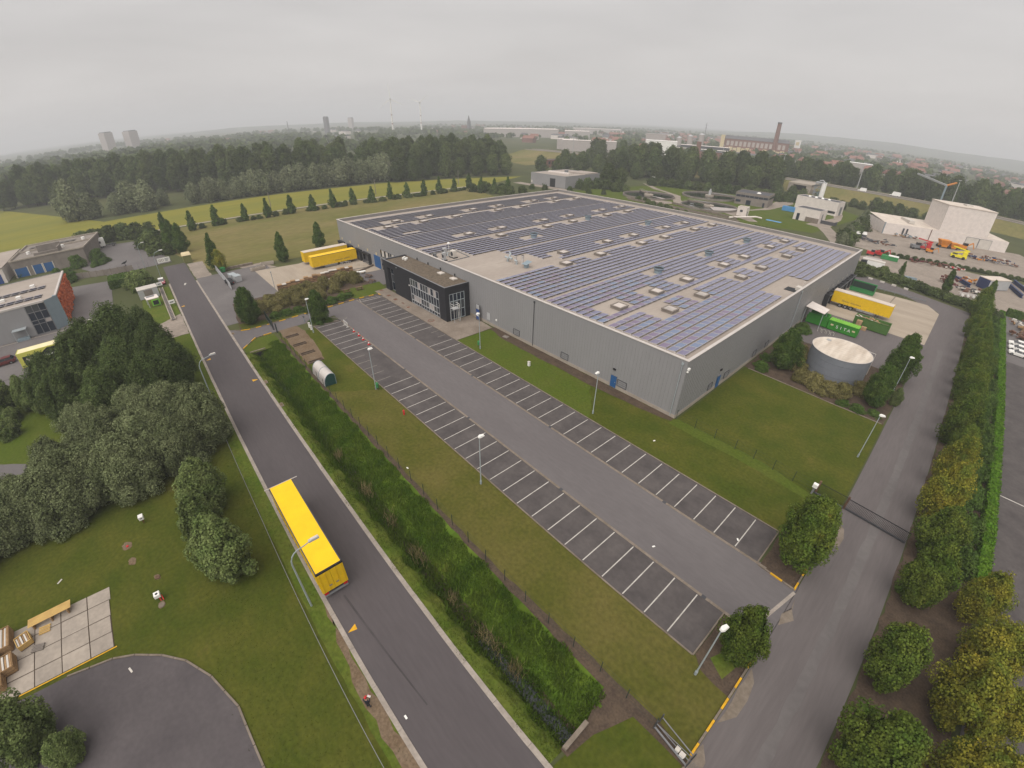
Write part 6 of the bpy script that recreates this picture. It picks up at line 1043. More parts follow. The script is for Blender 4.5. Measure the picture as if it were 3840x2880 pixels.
ta = thing('waste_container', 'dark green open container standing at the far right docks', 'container', (-20.3, 146.3, .02)); obj('shell', MB().box(0, 6.2, 0, .1, .2, 1.2).box(0, 6.2, 2.3, 2.4, .2, 2.6).box(6.1, 6.2, .1, 2.3, .2, 2.2).box(0, 6.2, 0, 2.4, .12, .2), 'green_bin', ta); obj('inner', MB().box(.1, 6.1, 2.24, 2.29, .3, 2.4), 'green_fence', ta); obj('top_rail', MB().box(-.05, 6.25, 2.25, 2.5, 2.6, 2.72).box(-.05, 6.25, -.1, .05, 1.2, 1.3).beam((6.15, .05, 1.3), (6.15, 2.35, 2.7), .1), 'green_bin', ta); obj('skid', MB().box(0, 6.2, .4, .6, 0, .12), 'grey_dark', ta)
bk = thing('bike_rack', 'row of pale hoop stands before the green container', 'rack', (-17.5, 106, 0))
for k in range(4): obj('hoop', MB().tube([(k * .9, 0, 0), (k * .9 - .1, .1, .7), (k * .9 + .35, .2, .85), (k * .9 + .6, .2, .6), (k * .9 + .55, .2, 0)], .035, 6), 'offwhite', bk)
gr = thing('guard_rail', 'grey guard rail along the back of the right slab', 'railing', (0, 0, 0)); obj('rail', MB().beam((-15, 154.6, .6), (-2, 155.6, .6), .1, .3), 'grey_mid', gr)
for k in range(6): obj('post', MB().beam((-15 + k * 2.6, 154.6 + k * .2, 0), (-15 + k * 2.6, 154.6 + k * .2, .7), .1), 'grey_mid', gr)
for i, x in enumerate((-21.6, -18.3, -14.9, -11.6, -8.2)): t = thing('kerb_block', ordinal(i) + ' pale block from the warehouse along the back lane', 'block', (x, 165.4 - i * .2, 0), -.05); obj('block', MB().box(-.6, .6, -.25, .25, 0, .45), 'offwhite', t)

# ------------------------------------------------------------------ left: hall with orange wall, flat roofed building, model garden
ob = thing('orange_wall_hall', 'grey metal hall with an orange brick end wall and solar panels', 'hall', (0, 0, 0)); H1 = 7.2
obj('wall', MB().face([(-130.2, -60, 0), (-130.2, -28.2, 0), (-130.2, -28.2, H1), (-130.2, -60, H1)]), 'wall_grey', ob); obj('roof', MB().face([(-130.3, -60, H1 - .2), (-130.3, -24.2, H1 - .2), (-132.6, -21.9, H1 - .2), (-157, -21.9, H1 - .2), (-157, -60, H1 - .2)]), 'roof_beige', ob)
obj('wall', MB().face([(-157, -60, 0), (-157, -21.8, 0), (-157, -21.8, H1), (-157, -60, H1)]), 'wall_grey', ob); obj('corner_panel', MB().box(-133.2, -132.2, -22.6, -21.7, 0, H1).face([(-130.2, -24.1, 0), (-132.3, -21.7, 0), (-132.3, -21.7, H1), (-130.2, -24.1, H1)]), 'steel_blue', ob)
for a, b, c, d in ((-130.6, -130.1, -60, -24.2), (-157, -132.5, -22.2, -21.7)): obj('parapet', MB().box(a, b, c, d, H1 - .3, H1 + .12), 'cap_white', ob)
w = curtain_wall(ob, (-130.25, -28.1), (-130.25, -24.2), .1, H1 - .3, 3, [.1, 2.4, 3.3, 5.2, H1 - .3], (1, 0), 'grey_mid', 8)
bo = obj('brick_wall', MB().box(-156.9, -133.2, -22.3, -21.9, 0, H1 - .32), 'brick_orange', ob); rn = random.Random(4)
bm = [MB().box(-.42, .42, 0, d, -.22, .22).mesh('brick', 'brick_orange') for d in (.12, .28, .5)]
for k in range(280): obj('brick', rn.choice(bm), None, bo, loc=(-156.4 + (k % 28) * .84, -21.9, .35 + (k // 28) * .66))
sm = MB()
panel(sm, 0, 0, 0, 1)
sp0 = sm.mesh('solar_panel', ['panel_frame', 'panel_glass'])
for r_, x in enumerate((-134.0, -135.6, -142.4, -144.0)):
    for k in range(12): obj('solar_panel', sp0, None, ob, loc=(x, -25.8 - k * 1.9, H1 - .2 - HR))
for x, y in ((-138.5, -30), (-139.5, -33.5), (-138, -36.5), (-147, -28)): obj('roof_vent', MB().box(x - .5, x + .5, y - .5, y + .5, H1 - .2, H1 + .35), 'white_paint', ob)
an = thing('dock_canopy', 'small steel canopy over a side door of the grey metal hall', 'canopy', (0, 0, 0)); obj('roof', MB().box(-130.1, -128.4, -32.2, -29.4, 2.5, 2.62), 'steel', an); obj('step', MB().box(-130.1, -128.7, -32.0, -29.6, 0, .5), 'steel_blue', an); obj('post', MB().beam((-128.5, -32.1, 0), (-128.5, -32.1, 2.5), .08).beam((-128.5, -29.5, 0), (-128.5, -29.5, 2.5), .08), 'steel', an)
ww = thing('garden_wall', 'white painted low wall at the edge of the paved court', 'wall', (0, 0, 0)); obj('wall', MB().beam((-128.4, -21.3, .5), (-127.4, -12.8, .5), .4, 1.0), 'white_wall', ww); obj('coping', MB().beam((-128.4, -21.3, 1.04), (-127.4, -12.8, 1.04), .55, .08), 'offwhite', ww)
fb = thing('flat_roofed_building', 'low flat roofed building with blue roller doors and a roof terrace', 'building', (-197.5, -30, 0), -.08)
HF = 5.6
obj('wall', MB().face([(0, -11, 0), (0, 11, 0), (0, 11, HF), (0, -11, HF)]).face([(0, 11, 0), (-26, 13, 0), (-26, 13, HF), (0, 11, HF)]).face([(0, -11, 0), (-26, -11, 0), (-26, -11, HF), (0, -11, HF)]), 'shed_concrete', fb); obj('roof', MB().face([(0, -11, HF - .3), (0, 11, HF - .3), (-26, 13, HF - .3), (-26, -11, HF - .3)]), 'shed_concrete', fb)
for q in (((0.05, -11, HF), (0.05, 11, HF)), ((0, 11.05, HF), (-26, 13.05, HF)), ((0, -11.05, HF), (-26, -11.05, HF)), ((-26, -11, HF), (-26, 13, HF)), ((-14, -11, HF), (-14, 12, HF))): obj('parapet', MB().beam(q[0], q[1], .35, .45), 'concrete', fb)
for y, wd in ((-8.6, 3.6), (-3.8, 2.6), (-.6, 2.6)): d = obj('roller_door', MB().box(0, .08, y - wd / 2, y + wd / 2, .1, 3.0), 'door_blue', fb); obj('frame', MB().box(0, .12, y + wd / 2, y + wd / 2 + .25, 0, 3.2).box(0, .12, y - wd / 2 - .25, y - wd / 2, 0, 3.2), 'offwhite', d)
tr_ = obj('terrace', MB().box(-7, -1.2, -3.4, 3.4, HF - .28, HF - .2), 'black', fb); obj('terrace_wall', MB().box(-1.4, -.9, -3.6, 3.6, HF - .3, HF + .9).box(-7, -1.4, 3.2, 3.6, HF - .3, HF + 1.5).box(-7.2, -7, -3.6, 3.6, HF - .3, HF + 2.2), 'shed_concrete', fb)
for x, y in ((-9.5, 3.5), (-10, -2.5), (-9, -7), (-18, 9)): obj('roof_unit', MB().cyl((x, y), .6, HF - .3, HF + .6, 10), 'white_paint', fb)
for k in range(8): obj('solar_panel', sp0, None, fb, loc=(-20, -8 + k * 1.9, HF - .2 - HR)); obj('solar_panel', sp0, None, fb, loc=(-18.2, -8 + k * 1.9, HF - .2 - HR))
lb = thing('low_hall', 'whitish low hall with blue door cut by the left picture edge', 'hall', (-196, -52, 0), -.05); obj('wall', MB().box(-30, 0, -12, 9, 0, 4.8), 'white_wall', lb); obj('roof', MB().box(-30.2, .2, -12.2, 9.2, 4.81, 5.0), 'roof_beige', lb); obj('door', MB().box(.0, .06, 5, 8, 0, 3), 'blue', lb)
cf = thing('concrete_fence', 'pale concrete panel fence between court and lorry yard', 'fence', (0, 0, 0)); pa = [Vector((-178, -26, 0)), Vector((-172.4, -12.2, 0)), Vector((-171.0, -6, 0))]
for a, b in zip(pa[:-1], pa[1:]):
    n = round((b - a).length / 2)
    for k in range(n): p, q = a.lerp(b, k / n), a.lerp(b, (k + .96) / n); obj('panel', MB().beam(p + Vector((0, 0, .9)), q + Vector((0, 0, .9)), .08, 1.8), 'shed_concrete', cf); obj('post', MB().beam(p, p + Vector((0, 0, 2.0)), .16), 'concrete_gutter', cf)
mf = mesh_fence('grey bar fence with banner at the end of the road', [(-171.5, -4.5), (-171.8, 1), (-171.5, 5)], 1.9, 2.4, 'grey_mid')
bn = thing('banner', 'white advertising banner with ring logos on the yard fence', 'banner', (-171.2, 2.9, 0)); obj('cloth', MB().box(-.03, .03, -1.9, 1.9, .5, 2.0), 'white_paint', bn)
for y in (-1.1, -.3): obj('ring_mark', MB().tube([(.045, y + .32 * math.cos(a), 1.25 + .32 * math.sin(a)) for a in [2 * PI * i / 12 for i in range(13)]], .05, 5), 'rust', bn)
for k, z in enumerate((1.55, 1.2, .85)): obj('text_line', MB().box(.03, .04, .35, 1.6 - .2 * k, z - .09, z + .09), 'grey_mid', bn)
obj('post', MB().beam((0, -1.9, 0), (0, -1.9, 2.1), .1).beam((0, 1.9, 0), (0, 1.9, 2.1), .1), 'grey_dark', bn)
fg = thing('metal_bird', 'black metal bird figure on a post at the yard corner', 'sculpture', (-172, -7.8, 0)); obj('post', MB().box(-.3, .3, -.3, .3, 0, 1.8), 'black', fg); obj('figure', MB().tube([(0, -.9, 2.5), (0, -.2, 2.7), (0, .5, 2.9), (0, .8, 3.3)], [.1, .3, .22, .06], 8).tube([(0, 0, 1.8), (0, .1, 2.5)], .06, 6), 'black', fg)
yl = thing('lamp_post', 'thin lamp post at the road end by the yard fence', 'lamp post', (-170.5, -2.8, 0)); obj('pole', MB().tube([(0, 0, 0), (0, 0, 7.0), (0, .5, 7.6), (0, 1.6, 7.9)], .06, 6), 'galvanised', yl); obj('lamp_head', MB().box(-.12, .12, 1.2, 2.0, 7.85, 8.0), 'white_paint', yl)
yl2 = thing('street_lamp', 'lamp arm over the far end of the road', 'street lamp', (-153.5, .4, 0)); obj('pole', MB().tube([(0, 0, 0), (0, 0, 6.4), (0, .6, 7.5), (0, 1.9, 7.9)], .07, 6), 'galvanised', yl2); obj('lamp_head', MB().box(-.14, .14, 1.8, 2.8, 7.85, 8.02), 'white_paint', yl2)
# model garden beside the road
sheet('garden', [(-144, -5.5), (-143.5, 1.4), (-114, 1.4), (-114, -6)], 0.014, 'verge')
sheet('garden_path', [(-118, 1.5), (-113, 1.5), (-104, 1.5), (-104, -4), (-114, -4)], 0.02, 'gravel', jitter=.15)
ml = thing('model_railway', 'narrow raised model railway track in the garden by the road', 'track', (0, 0, 0))
for y in (-1.0, -.15): obj('edge_wall', MB().beam((-143, y, .2), (-114.5, y + .25, .2), .18, .4), 'concrete', ml)
obj('track_bed', MB().beam((-143, -.58, .1), (-114.5, -.33, .1), .6, .2), 'gravel', ml)
for k in range(26): obj('sleeper', MB().box(-142.5 + k * 1.1, -142.0 + k * 1.1, -.8 + k * .009, -.3 + k * .009, .2, .24), 'grey_dark', ml)
co = thing('storage_container', 'grey storage container in the garden behind the hedge tree', 'container', (-136.3, -3.6, 0), .05); obj('body', MB().box(-3.4, 0, -2.3, 2.3, .1, 2.5), 'grey_light', co); obj('roof', MB().box(-3.45, .05, -2.35, 2.35, 2.51, 2.62), 'offwhite', co)
for k in range(8): obj('roof_rib', MB().box(-3.4, 0, -2.15 + k * .58, -2.05 + k * .58, 2.63, 2.68), 'offwhite', co)
obj('door', MB().box(0, .05, -1.0, 1.0, .2, 2.3), 'shed_concrete', co)
gs = thing('garden_stand', 'small white stand with a lime framed display in the garden', 'stand', (-129.8, -2.0, 0), .1); obj('roof', MB().box(-1.6, 1.6, -2.6, .2, 2.0, 2.12), 'white_wall', gs); obj('post', MB().box(-1.5, -1.35, -2.5, -2.35, 0, 2).box(1.35, 1.5, -2.5, -2.35, 0, 2).box(1.35, 1.5, 0, .15, 0, 2).box(-1.5, -1.35, 0, .15, 0, 2), 'grey_light', gs); obj('display', MB().box(1.6, 1.75, -1.7, .1, .3, 1.8), 'green_bright', gs); obj('screen', MB().box(1.76, 1.8, -1.4, -.2, .55, 1.6), 'black', gs); obj('top_panel', MB().box(-1.2, -.2, -2.3, -.5, 2.12, 2.2), 'grey_mid', gs)
for x, y, lab in ((-125.3, .6, 'white sign cube on the verge by the road'), (-144.2, -.6, 'white sign board in front of the small pink car')): t = thing('sign_cube', lab, 'sign', (x, y, 0)); obj('board', MB().box(-.1, .1, -.7, .7, .6, 1.5), 'white_paint', t); obj('mark', MB().box(.1, .115, -.4, .4, .9, 1.2), 'grey_mid', t); obj('post', MB().box(-.05, .05, -.6, -.5, 0, .6).box(-.05, .05, .5, .6, 0, .6), 'grey_dark', t)
sc_ = thing('scooter', 'dark scooter parked on the verge beside the sign cube', 'scooter', (-127.8, .7, 0), .3); obj('body', MB().tube([(-.6, 0, .45), (0, 0, .5), (.45, 0, .75), (.6, 0, .95)], [.12, .16, .1, .06], 8), 'black', sc_)
for x in (-.55, .6): obj('wheel', MB().cyl((x, .25), .25, -.06, .06, 12, axis='y'), 'rubber', sc_)

# ------------------------------------------------------------------ behind the warehouse: grey hall, basins, plant
def hall(label, x0, x1, y0, y1, h, wm, rm, rz=0, cat='hall', name='hall', pivot=None, parapet=True, extra=None):
    px_, py_ = pivot or (x0, y0); t = thing(name, label, cat, (px_, py_, 0), rz); a, b, c, d = x0 - px_, x1 - px_, y0 - py_, y1 - py_
    obj('wall', MB().box(a, b, c, d, 0, h, bottom=False), wm, t); obj('roof', MB().box(a + .2, b - .2, c + .2, d - .2, h + .002, h + .02, bottom=False), rm, t)
    if parapet:
        for q in ((a, b, c - .03, c + .22), (a, b, d - .22, d + .03), (a - .03, a + .22, c + .23, d - .23), (b - .22, b + .03, c + .23, d - .23)): obj('parapet', MB().box(*q, h + .021, h + .25), wm, t)
    return t
gh = hall('low grey metal hall with a dark open door and white roof strip', -222, -192, 213, 247, 6.8, 'wall_grey', 'roof_beige', .02)
obj('door', MB().box(17.2, 21.6, -.1, .02, 0, 5.0), 'black', gh); obj('roof_strip', MB().box(4, 22, 12, 14.2, 6.82, 7.6), 'white_wall', gh); obj('roof_unit', MB().cyl((13, 20), 1.3, 6.82, 8.2, 10), 'grey_mid', gh); obj('roof_platform', MB().box(15, 29, 20, 33, 6.82, 7.5), 'roof_beige', gh); obj('wall_plate', MB().box(.6, 1.6, -.12, .0, 1, 2.4), 'offwhite', gh)
sheet('yard', rect(-232, -186, 206, 213), 0.012, 'gravel')
ru = hall('ruined brown brick building behind the poplars', -297, -290, 297, 332, 6.0, 'brick_brown', 'grey_dark', cat='building', name='ruin'); [obj('window', MB().box(7.0, 7.06, 2 + k * 4, 4.4 + k * 4, 2.6, 5.0), 'black', ru) for k in range(8)]; [obj('window', MB().box(1 + k * 2, 2.2 + k * 2, -.06, 0, 2.6, 5), 'black', ru) for k in range(3)]
def basin(label, x, y, r, bridge_a, cover=None, tower=False):
    t = thing('round_basin', label, 'basin', (x, y, 0)); n = 48; mb = MB()
    C = [(math.cos(2 * PI * i / n), math.sin(2 * PI * i / n)) for i in range(n)]
    for i in range(n):
        a, b = C[i], C[(i + 1) % n]; P = lambda q, rr, z: (q[0] * rr, q[1] * rr, z)
        mb.face([P(a, r, 0), P(b, r, 0), P(b, r, 1.0), P(a, r, 1.0)]); mb.face([P(a, r, 1.0), P(b, r, 1.0), P(b, r - .5, 1.0), P(a, r - .5, 1.0)]); mb.face([P(b, r - .5, .1), P(a, r - .5, .1), P(a, r - .5, 1.0), P(b, r - .5, 1.0)])
    obj('wall', mb, 'shed_concrete', t); obj('water', MB().face([(q[0] * (r - .5), q[1] * (r - .5), .35) for q in C]), 'water', t); obj('hub', MB().cyl((0, 0), 2.6, .2, 1.2, 20), 'concrete', t)
    ca, sa = math.cos(bridge_a), math.sin(bridge_a); obj('bridge', MB().beam((0, 0, 1.35), (ca * r, sa * r, 1.35), 1.3, .25), 'concrete_gutter', t); obj('bridge_rail', MB().beam((sa * .6, -ca * .6, 2.2), (ca * r + sa * .6, sa * r - ca * .6, 2.2), .07).beam((-sa * .6, ca * .6, 2.2), (ca * r - sa * .6, sa * r + ca * .6, 2.2), .07), 'grey_light', t)
    if tower: obj('motor_tower', MB().cyl((0, 0), .9, 1.2, 4.6, 10, r2=.4).box(-.8, .8, -.5, .5, 2.6, 3.6), 'grey_light', t)
    for a in (cover or []): obj('cover', MB().face([(0, 0, .5)] + [(math.cos(b) * (r - .6), math.sin(b) * (r - .6), .5) for b in [a[0] + (a[1] - a[0]) * i / 10 for i in range(11)]]), 'haze_wall', t)
    return t
basin('round settling basin on the left with a bridge to its hub', -146, 235, 14.8, 2.5, [(-.35, -.1)]); basin('round settling basin at the back with a motor tower', -125.5, 269.5, 16.0, .5, None, True); basin('round settling basin in front with pale covered part', -108, 233.5, 14.6, 2.9, [(-.9, .55)])
cw = thing('concrete_channel', 'long concrete channel with side walls running behind the warehouse', 'channel', (0, 0, 0))
for a, b in (((-146, 214.5), (-82, 204)), ((-146, 217.5), (-80, 207.5)), ((-124, 224), (-84, 214))): obj('wall', MB().beam((*a, .5), (*b, .5), .5, 1.0), 'concrete_gutter', cw)
obj('channel_floor', MB().face([(-146, 214.8, .05), (-82, 204.3, .05), (-80, 207.3, .05), (-146, 217.2, .05)]), 'grey_dark', cw)
pp = thing('pipe', 'thick pale pipe end rising behind the warehouse', 'pipe', (0, 0, 0)); obj('pipe', MB().tube([(-87.5, 213, .6), (-79, 223, 1.4), (-77, 225.5, .9)], .38, 10), 'white_wall', pp)
sheet('pond', rect(-76, -69, 228.5, 231.2), 0.03, 'blue_light', jitter=.2)
wpst = thing('white_post', 'white marker post beside the path in front of the wood', 'post', (-183, 297.5, 0)); obj('post', MB().box(-1.2, 1.2, -.4, .4, 0, 3.4), 'white_paint', wpst)
ba = hall('two storey grey plant building with a dark window band', -107, -89.2, 265, 281, 6.1, 'shed_concrete', 'grey_dark', .17, 'building', 'plant_building', (-89.2, 265)); f = obj('window', MB().box(-17.6, -.2, -.05, 0, 4.0, 5.1).box(0, .05, .3, 15.7, 4.0, 5.1), 'glass_dark', ba)
for k in range(8): obj('frame', MB().box(-17.4 + k * 2.4, -17.25 + k * 2.4, -.1, -.05, 4.0, 5.1), 'grey_mid', f)
obj('door', MB().box(-11.5, -9, -.05, 0, 0, 2.6), 'glass_dark', ba); obj('door', MB().box(-2.6, -1.6, -.05, 0, 0, 2.3), 'glass_dark', ba); obj('window', MB().box(-17.2, -14.5, -.05, 0, 1.2, 2.4), 'glass_dark', ba); obj('roof_dome', MB().cyl((-7, 7), 1.3, 6.13, 6.7, 12, r2=.6), 'white_paint', ba)
wc_ = hall('small white cube building in front of the basins', -89.6, -85.2, 226.6, 231.4, 3.9, 'white_wall', 'roof_beige', .12, 'building', 'cube_building', (-85.2, 226.6)); f = obj('window', MB().box(-3.0, -1.8, -.05, 0, 1.8, 2.8), 'glass_dark', wc_); obj('frame', MB().box(-2.43, -2.37, -.08, -.05, 1.8, 2.8), 'grey_mid', f); obj('door', MB().box(0, .05, 1.6, 2.5, 0, 2.2), 'glass_dark', wc_)
bw = hall('large white plant building with a dark flat roof', -81.5, -58.6, 283.6, 293, 6.8, 'white_wall', 'grey_dark', -.12, 'building', 'plant_building', (-58.6, 283.6)); obj('window', MB().box(-5.2, -.6, -.06, 0, 1.0, 2.2), 'black', bw); obj('door', MB().box(0, .06, 4.0, 7.0, 0, 4.4), 'grey_mid', bw)
for k in range(4): obj('roof_dome', MB().cyl((-18 + k * 3.6, 5), .9, 6.83, 7.5, 10, r2=.4), 'white_paint', bw)
sb = hall('smaller white plant building with a dark roof edge and grey base', -69.5, -57.4, 246.4, 256, 5.7, 'white_wall', 'grey_dark', -.06, 'building', 'plant_building', (-57.4, 246.4)); obj('door', MB().box(-10.6, -9.2, -.06, 0, 0, 3.2), 'glass_dark', sb); obj('base_wall', MB().box(-6.2, .05, -.1, -.02, 0, 2.3), 'concrete_gutter', sb); obj('window', MB().box(0.02, .07, 3.6, 5.0, 1.6, 4.2), 'grey_mid', sb); obj('yard_wall', MB().box(.1, 6.5, 3.5, 3.8, 0, 1.6).box(6.2, 6.5, 3.8, 8, 0, 1.6), 'grey_dark', sb)
bc = thing('storage_container', 'bright blue open top container beside the white plant building', 'container', (-78, 269.2, 0), .02); obj('body', MB().box(-4.1, 4.1, -1.3, -1.15, .1, 2.4).box(-4.1, 4.1, 1.15, 1.3, .1, 2.4).box(-4.1, -3.95, -1.15, 1.15, .1, 2.4).box(3.95, 4.1, -1.15, 1.15, .1, 2.4), 'blue_light', bc); obj('load', MB().box(-3.95, 3.95, -1.15, 1.15, .1, 1.9), 'steel_blue', bc); [obj('rib', MB().box(-3.9 + k * .78, -3.78 + k * .78, -1.37, -1.3, .2, 2.3), 'blue_light', bc) for k in range(11)]
sl_ = thing('silo', 'tall white cylinder silo with a steel access frame', 'silo', (-73.0, 302, 0)); obj('cylinder', MB().cyl((0, 0), 1.35, 1.5, 14.2, 16), 'white_paint', sl_, smooth=False); obj('cone', MB().cyl((0, 0), .4, 0, 1.5, 12, r2=1.35), 'grey_light', sl_)
for x, y in ((-4.5, -1), (-1.7, -1), (-4.5, 1.5), (-1.7, 1.5)): obj('frame_post', MB().beam((x, y, 0), (x, y, 13.6), .18), 'steel_blue', sl_)
for z in (3, 5.6, 8.2, 10.8, 13.4): obj('frame_ring', MB().beam((-4.5, -1, z), (-1.7, -1, z), .14).beam((-4.5, 1.5, z), (-1.7, 1.5, z), .14).beam((-4.5, -1, z), (-4.5, 1.5, z), .14), 'steel_blue', sl_); obj('brace', MB().beam((-4.5, -1, z - 2.6), (-1.7, -1, z), .1), 'steel_blue', sl_)
obj('head', MB().box(-4.6, 1.0, -1.2, 1.5, 13.7, 14.3).tube([(0, 0, 14.3), (-1.2, .2, 15.3), (-3, .2, 14.9)], .3, 8), 'grey_light', sl_)
# highway on its bank, underpass
hwm = MB(); hx = [-420, -280, 180, 320]
for a, b in ((-420, 320),): hwm.raw([(a, 362, -.02), (b, 362, -.02), (b, 389, 5), (a, 389, 5), (b, 416, 5), (a, 416, 5), (b, 436, .4), (a, 436, .4)], [(0, 1, 2, 3), (3, 2, 4, 5), (5, 4, 6, 7)])
obj('highway_bank', hwm, 'meadow', kind='structure'); sheet('highway', rect(-420, 320, 391.5, 402), 5.03, 'asphalt_yard'); sheet('highway', rect(-420, 320, 404, 414), 5.03, 'asphalt_yard')
for y, lab in ((391, 'steel guard rail on the near side of the highway'), (403, 'steel guard rail in the middle of the highway')): t = thing('guard_rail', lab, 'railing', (0, 0, 0)); obj('rail', MB().beam((-420, y, 5.55), (320, y, 5.55), .1, .35), 'concrete', t); [obj('post', MB().box(-260 + k * 16, -259.8 + k * 16, y - .1, y + .1, 5, 5.7), 'grey_mid', t) for k in range(24)]
up = thing('underpass', 'concrete underpass portal in the highway bank', 'bridge', (-104, 368, 0)); obj('portal', MB().box(-8, -4.5, -3, 20, 0, 6).box(4.5, 8, -3, 20, 0, 6).box(-8, 8, -3.2, 20, 5.2, 6.4), 'concrete', up); obj('tunnel', MB().box(-4.5, 4.5, 3, 3.2, 0, 5.2), 'black', up); obj('wing_wall', MB().beam((8, -3, 2), (15, -5, 1.2), .4, 3.5), 'concrete_gutter', up)
for x, y, h, lab in ((-137, 419, 21.5, 'lamp mast at the left end of the visible highway'), (-77, 415, 21, 'lamp mast by the white van on the highway'), (-15.5, 418, 21.5, 'lamp mast behind the tall white factory block'), (-297, 338, 26, 'lamp mast among the trees behind the grey hall'), (-375, 480, 24, 'lamp mast before the long white sheds'), (-199, 437, 23, 'lamp mast in front of the brick works')):
    t = thing('lamp_mast', lab, 'mast', (x, y, 0)); obj('mast', MB().cyl((0, 0), .38, 0, h, 8, r2=.2), 'grey_light', t); obj('lamp_ring', MB().cyl((0, 0), 1.0, h, h + .35, 10), 'grey_light', t)
# white factory and its yard
wf = thing('white_factory', 'white factory with a low hall and a tall white block', 'factory', (-31.5, 260, 0), rad(30)); 
obj('wall', MB().box(0, 57, 0, 22, 0, 5.0, bottom=False), 'white_wall', wf); obj('roof', MB().raw([(0, 0, 5.01), (57, 0, 5.01), (57, 22, 5.4), (0, 22, 6.2)], [(0, 1, 2, 3)]), 'tarp_white', wf); obj('roof_light', MB().box(13, 15.5, 6, 16, 5.3, 6.6), 'offwhite', wf); obj('corner_trim', MB().box(-.1, .25, -.1, .25, 0, 5.3), 'steel_blue', wf)
obj('tall_block', MB().box(24.5, 46.5, .4, 17, 5.05, 16.5), 'white_wall', wf); obj('block_roof', MB().box(24.3, 46.7, .2, 17.2, 16.5, 16.8), 'tarp_white', wf); obj('roof_light', MB().box(35, 38, 6, 9, 16.8, 17.5), 'offwhite', wf)
for a, b in ((37.5, 43.2), (43.6, 49.2)): d = obj('gate', MB().box(a, b, -.12, -.02, 0, 4.2), 'offwhite', wf); obj('gate_frame', MB().box(a - .15, a, -.16, -.02, 0, 4.35).box(b, b + .12, -.16, -.02, 0, 4.35).box(a, b, -.16, -.02, 4.2, 4.35), 'grey_mid', d)
for x in (8.5, 10.2): obj('duct', MB().box(x, x + .7, -.25, -.02, 0, 3.6), 'grey_dark', wf)
obj('downpipe', MB().box(21, 21.3, -.15, -.02, 0, 5), 'rust', wf)
cr_ = thing('jib_crane', 'slim tower crane with pale jib and orange counter jib', 'crane', (-17.6, 330, 0)); obj('mast', MB().beam((0, 0, 0), (0, 0, 9), 1.0).beam((-.6, 0, 0), (-.6, 0, 9), .2), 'orange', cr_); obj('upper_mast', MB().beam((0, 0, 9), (0, 0, 21.5), .9), 'steel_blue', cr_); obj('jib', MB().beam((0, 0, 21.5), (-19, 36, 23.5), .8, .9), 'grey_light', cr_); obj('counter_jib', MB().beam((0, 0, 21.5), (3.0, 26, 22.5), .7), 'orange', cr_)
ds = hall('dark grey shed beyond the highway', -18, 12, 450, 468, 9, 'grey_mid', 'grey_mid', .1, 'shed', 'shed'); hs = hall('brownish house beside the dark shed beyond the highway', -26, -19, 444, 456, 8, 'brick_brown', 'roof_slate', .1, 'house', 'house')
def machine(label, loc, rz, m, kind, s=1.0):
    t = thing('machine', label, 'machine', loc, rz); t.scale = (s, s, s)
    if kind == 'lift':
        obj('chassis', MB().box(-2.4, 2.4, -1.1, 1.1, .5, 1.2), m, t); obj('boom', MB().beam((-2, 0, 1.5), (2.6, 0, 3.0), .45).beam((2.6, 0, 3.0), (-2.4, .2, 3.6), .35), m, t); obj('cab', MB().box(1.0, 2.3, -.9, .3, 1.2, 2.5), m, t); obj('turntable', MB().cyl((-1.2, 0), .8, 1.2, 1.7, 10), 'grey_dark', t)
    elif kind == 'hopper':
        obj('hopper', MB().raw([(-1.2, -1.0, 1.0), (1.2, -1.0, 1.0), (1.2, 1.0, 1.0), (-1.2, 1.0, 1.0), (-1.9, -1.6, 2.8), (1.9, -1.6, 2.8), (1.9, 1.6, 2.8), (-1.9, 1.6, 2.8)], [(0, 1, 5, 4), (1, 2, 6, 5), (2, 3, 7, 6), (3, 0, 4, 7), (4, 5, 6, 7)]), m, t); obj('frame', MB().box(-1.4, 1.4, -1.1, 1.1, .4, 1.0), m, t)
    else:
        obj('body', MB().box(-2.2, 1.2, -1.2, 1.2, .8, 2.1), m, t); obj('cab', MB().box(-.4, 1.4, -1.1, .2, 2.1, 3.2), 'car_glass', t); obj('arm', MB().beam((1.2, 0, 1.8), (3.6, 0, 3.6), .4).beam((3.6, 0, 3.6), (4.6, 0, 1.2), .3), m, t)
    for x in (-1.5, 1.5):
        for y in (-1.0, 1.0): obj('wheel', MB().cyl((x, .5), .5, y - .2, y + .2, 12, axis='y'), 'rubber', t)
    return t
machine('red truck mounted machine in front of the white factory', (-12.5, 242.0, 0), .3, 'red', 'lift', 1.15); machine('bright yellow lift machine on the factory yard', (.8, 241, 0), .1, 'yellow_machine', 'lift', 1.2); machine('large orange hopper against the factory wall', (-6.3, 259.5, 0), .5, 'orange', 'hopper', 1.2); machine('smaller orange hopper next to the large one', (-2.6, 261.5, 0), .5, 'orange', 'hopper', .95); machine('orange loader at the factory gate', (1.0, 266, 0), .4, 'orange', 'digger'); machine('grey machine parked beside the red truck', (-14.8, 238.5, 0), .6, 'grey_mid', 'digger', .9); machine('yellow and black digger at the green strip', (-9.3, 237.5, 0), .2, 'orange', 'digger', .7); machine('red machine farthest left at the scrapyard edge', (-25.4, 202, 0), .2, 'red', 'digger', .7); machine('red machine with a white trailer at the scrapyard edge', (-22.9, 204.5, 0), .2, 'red', 'digger', .8)
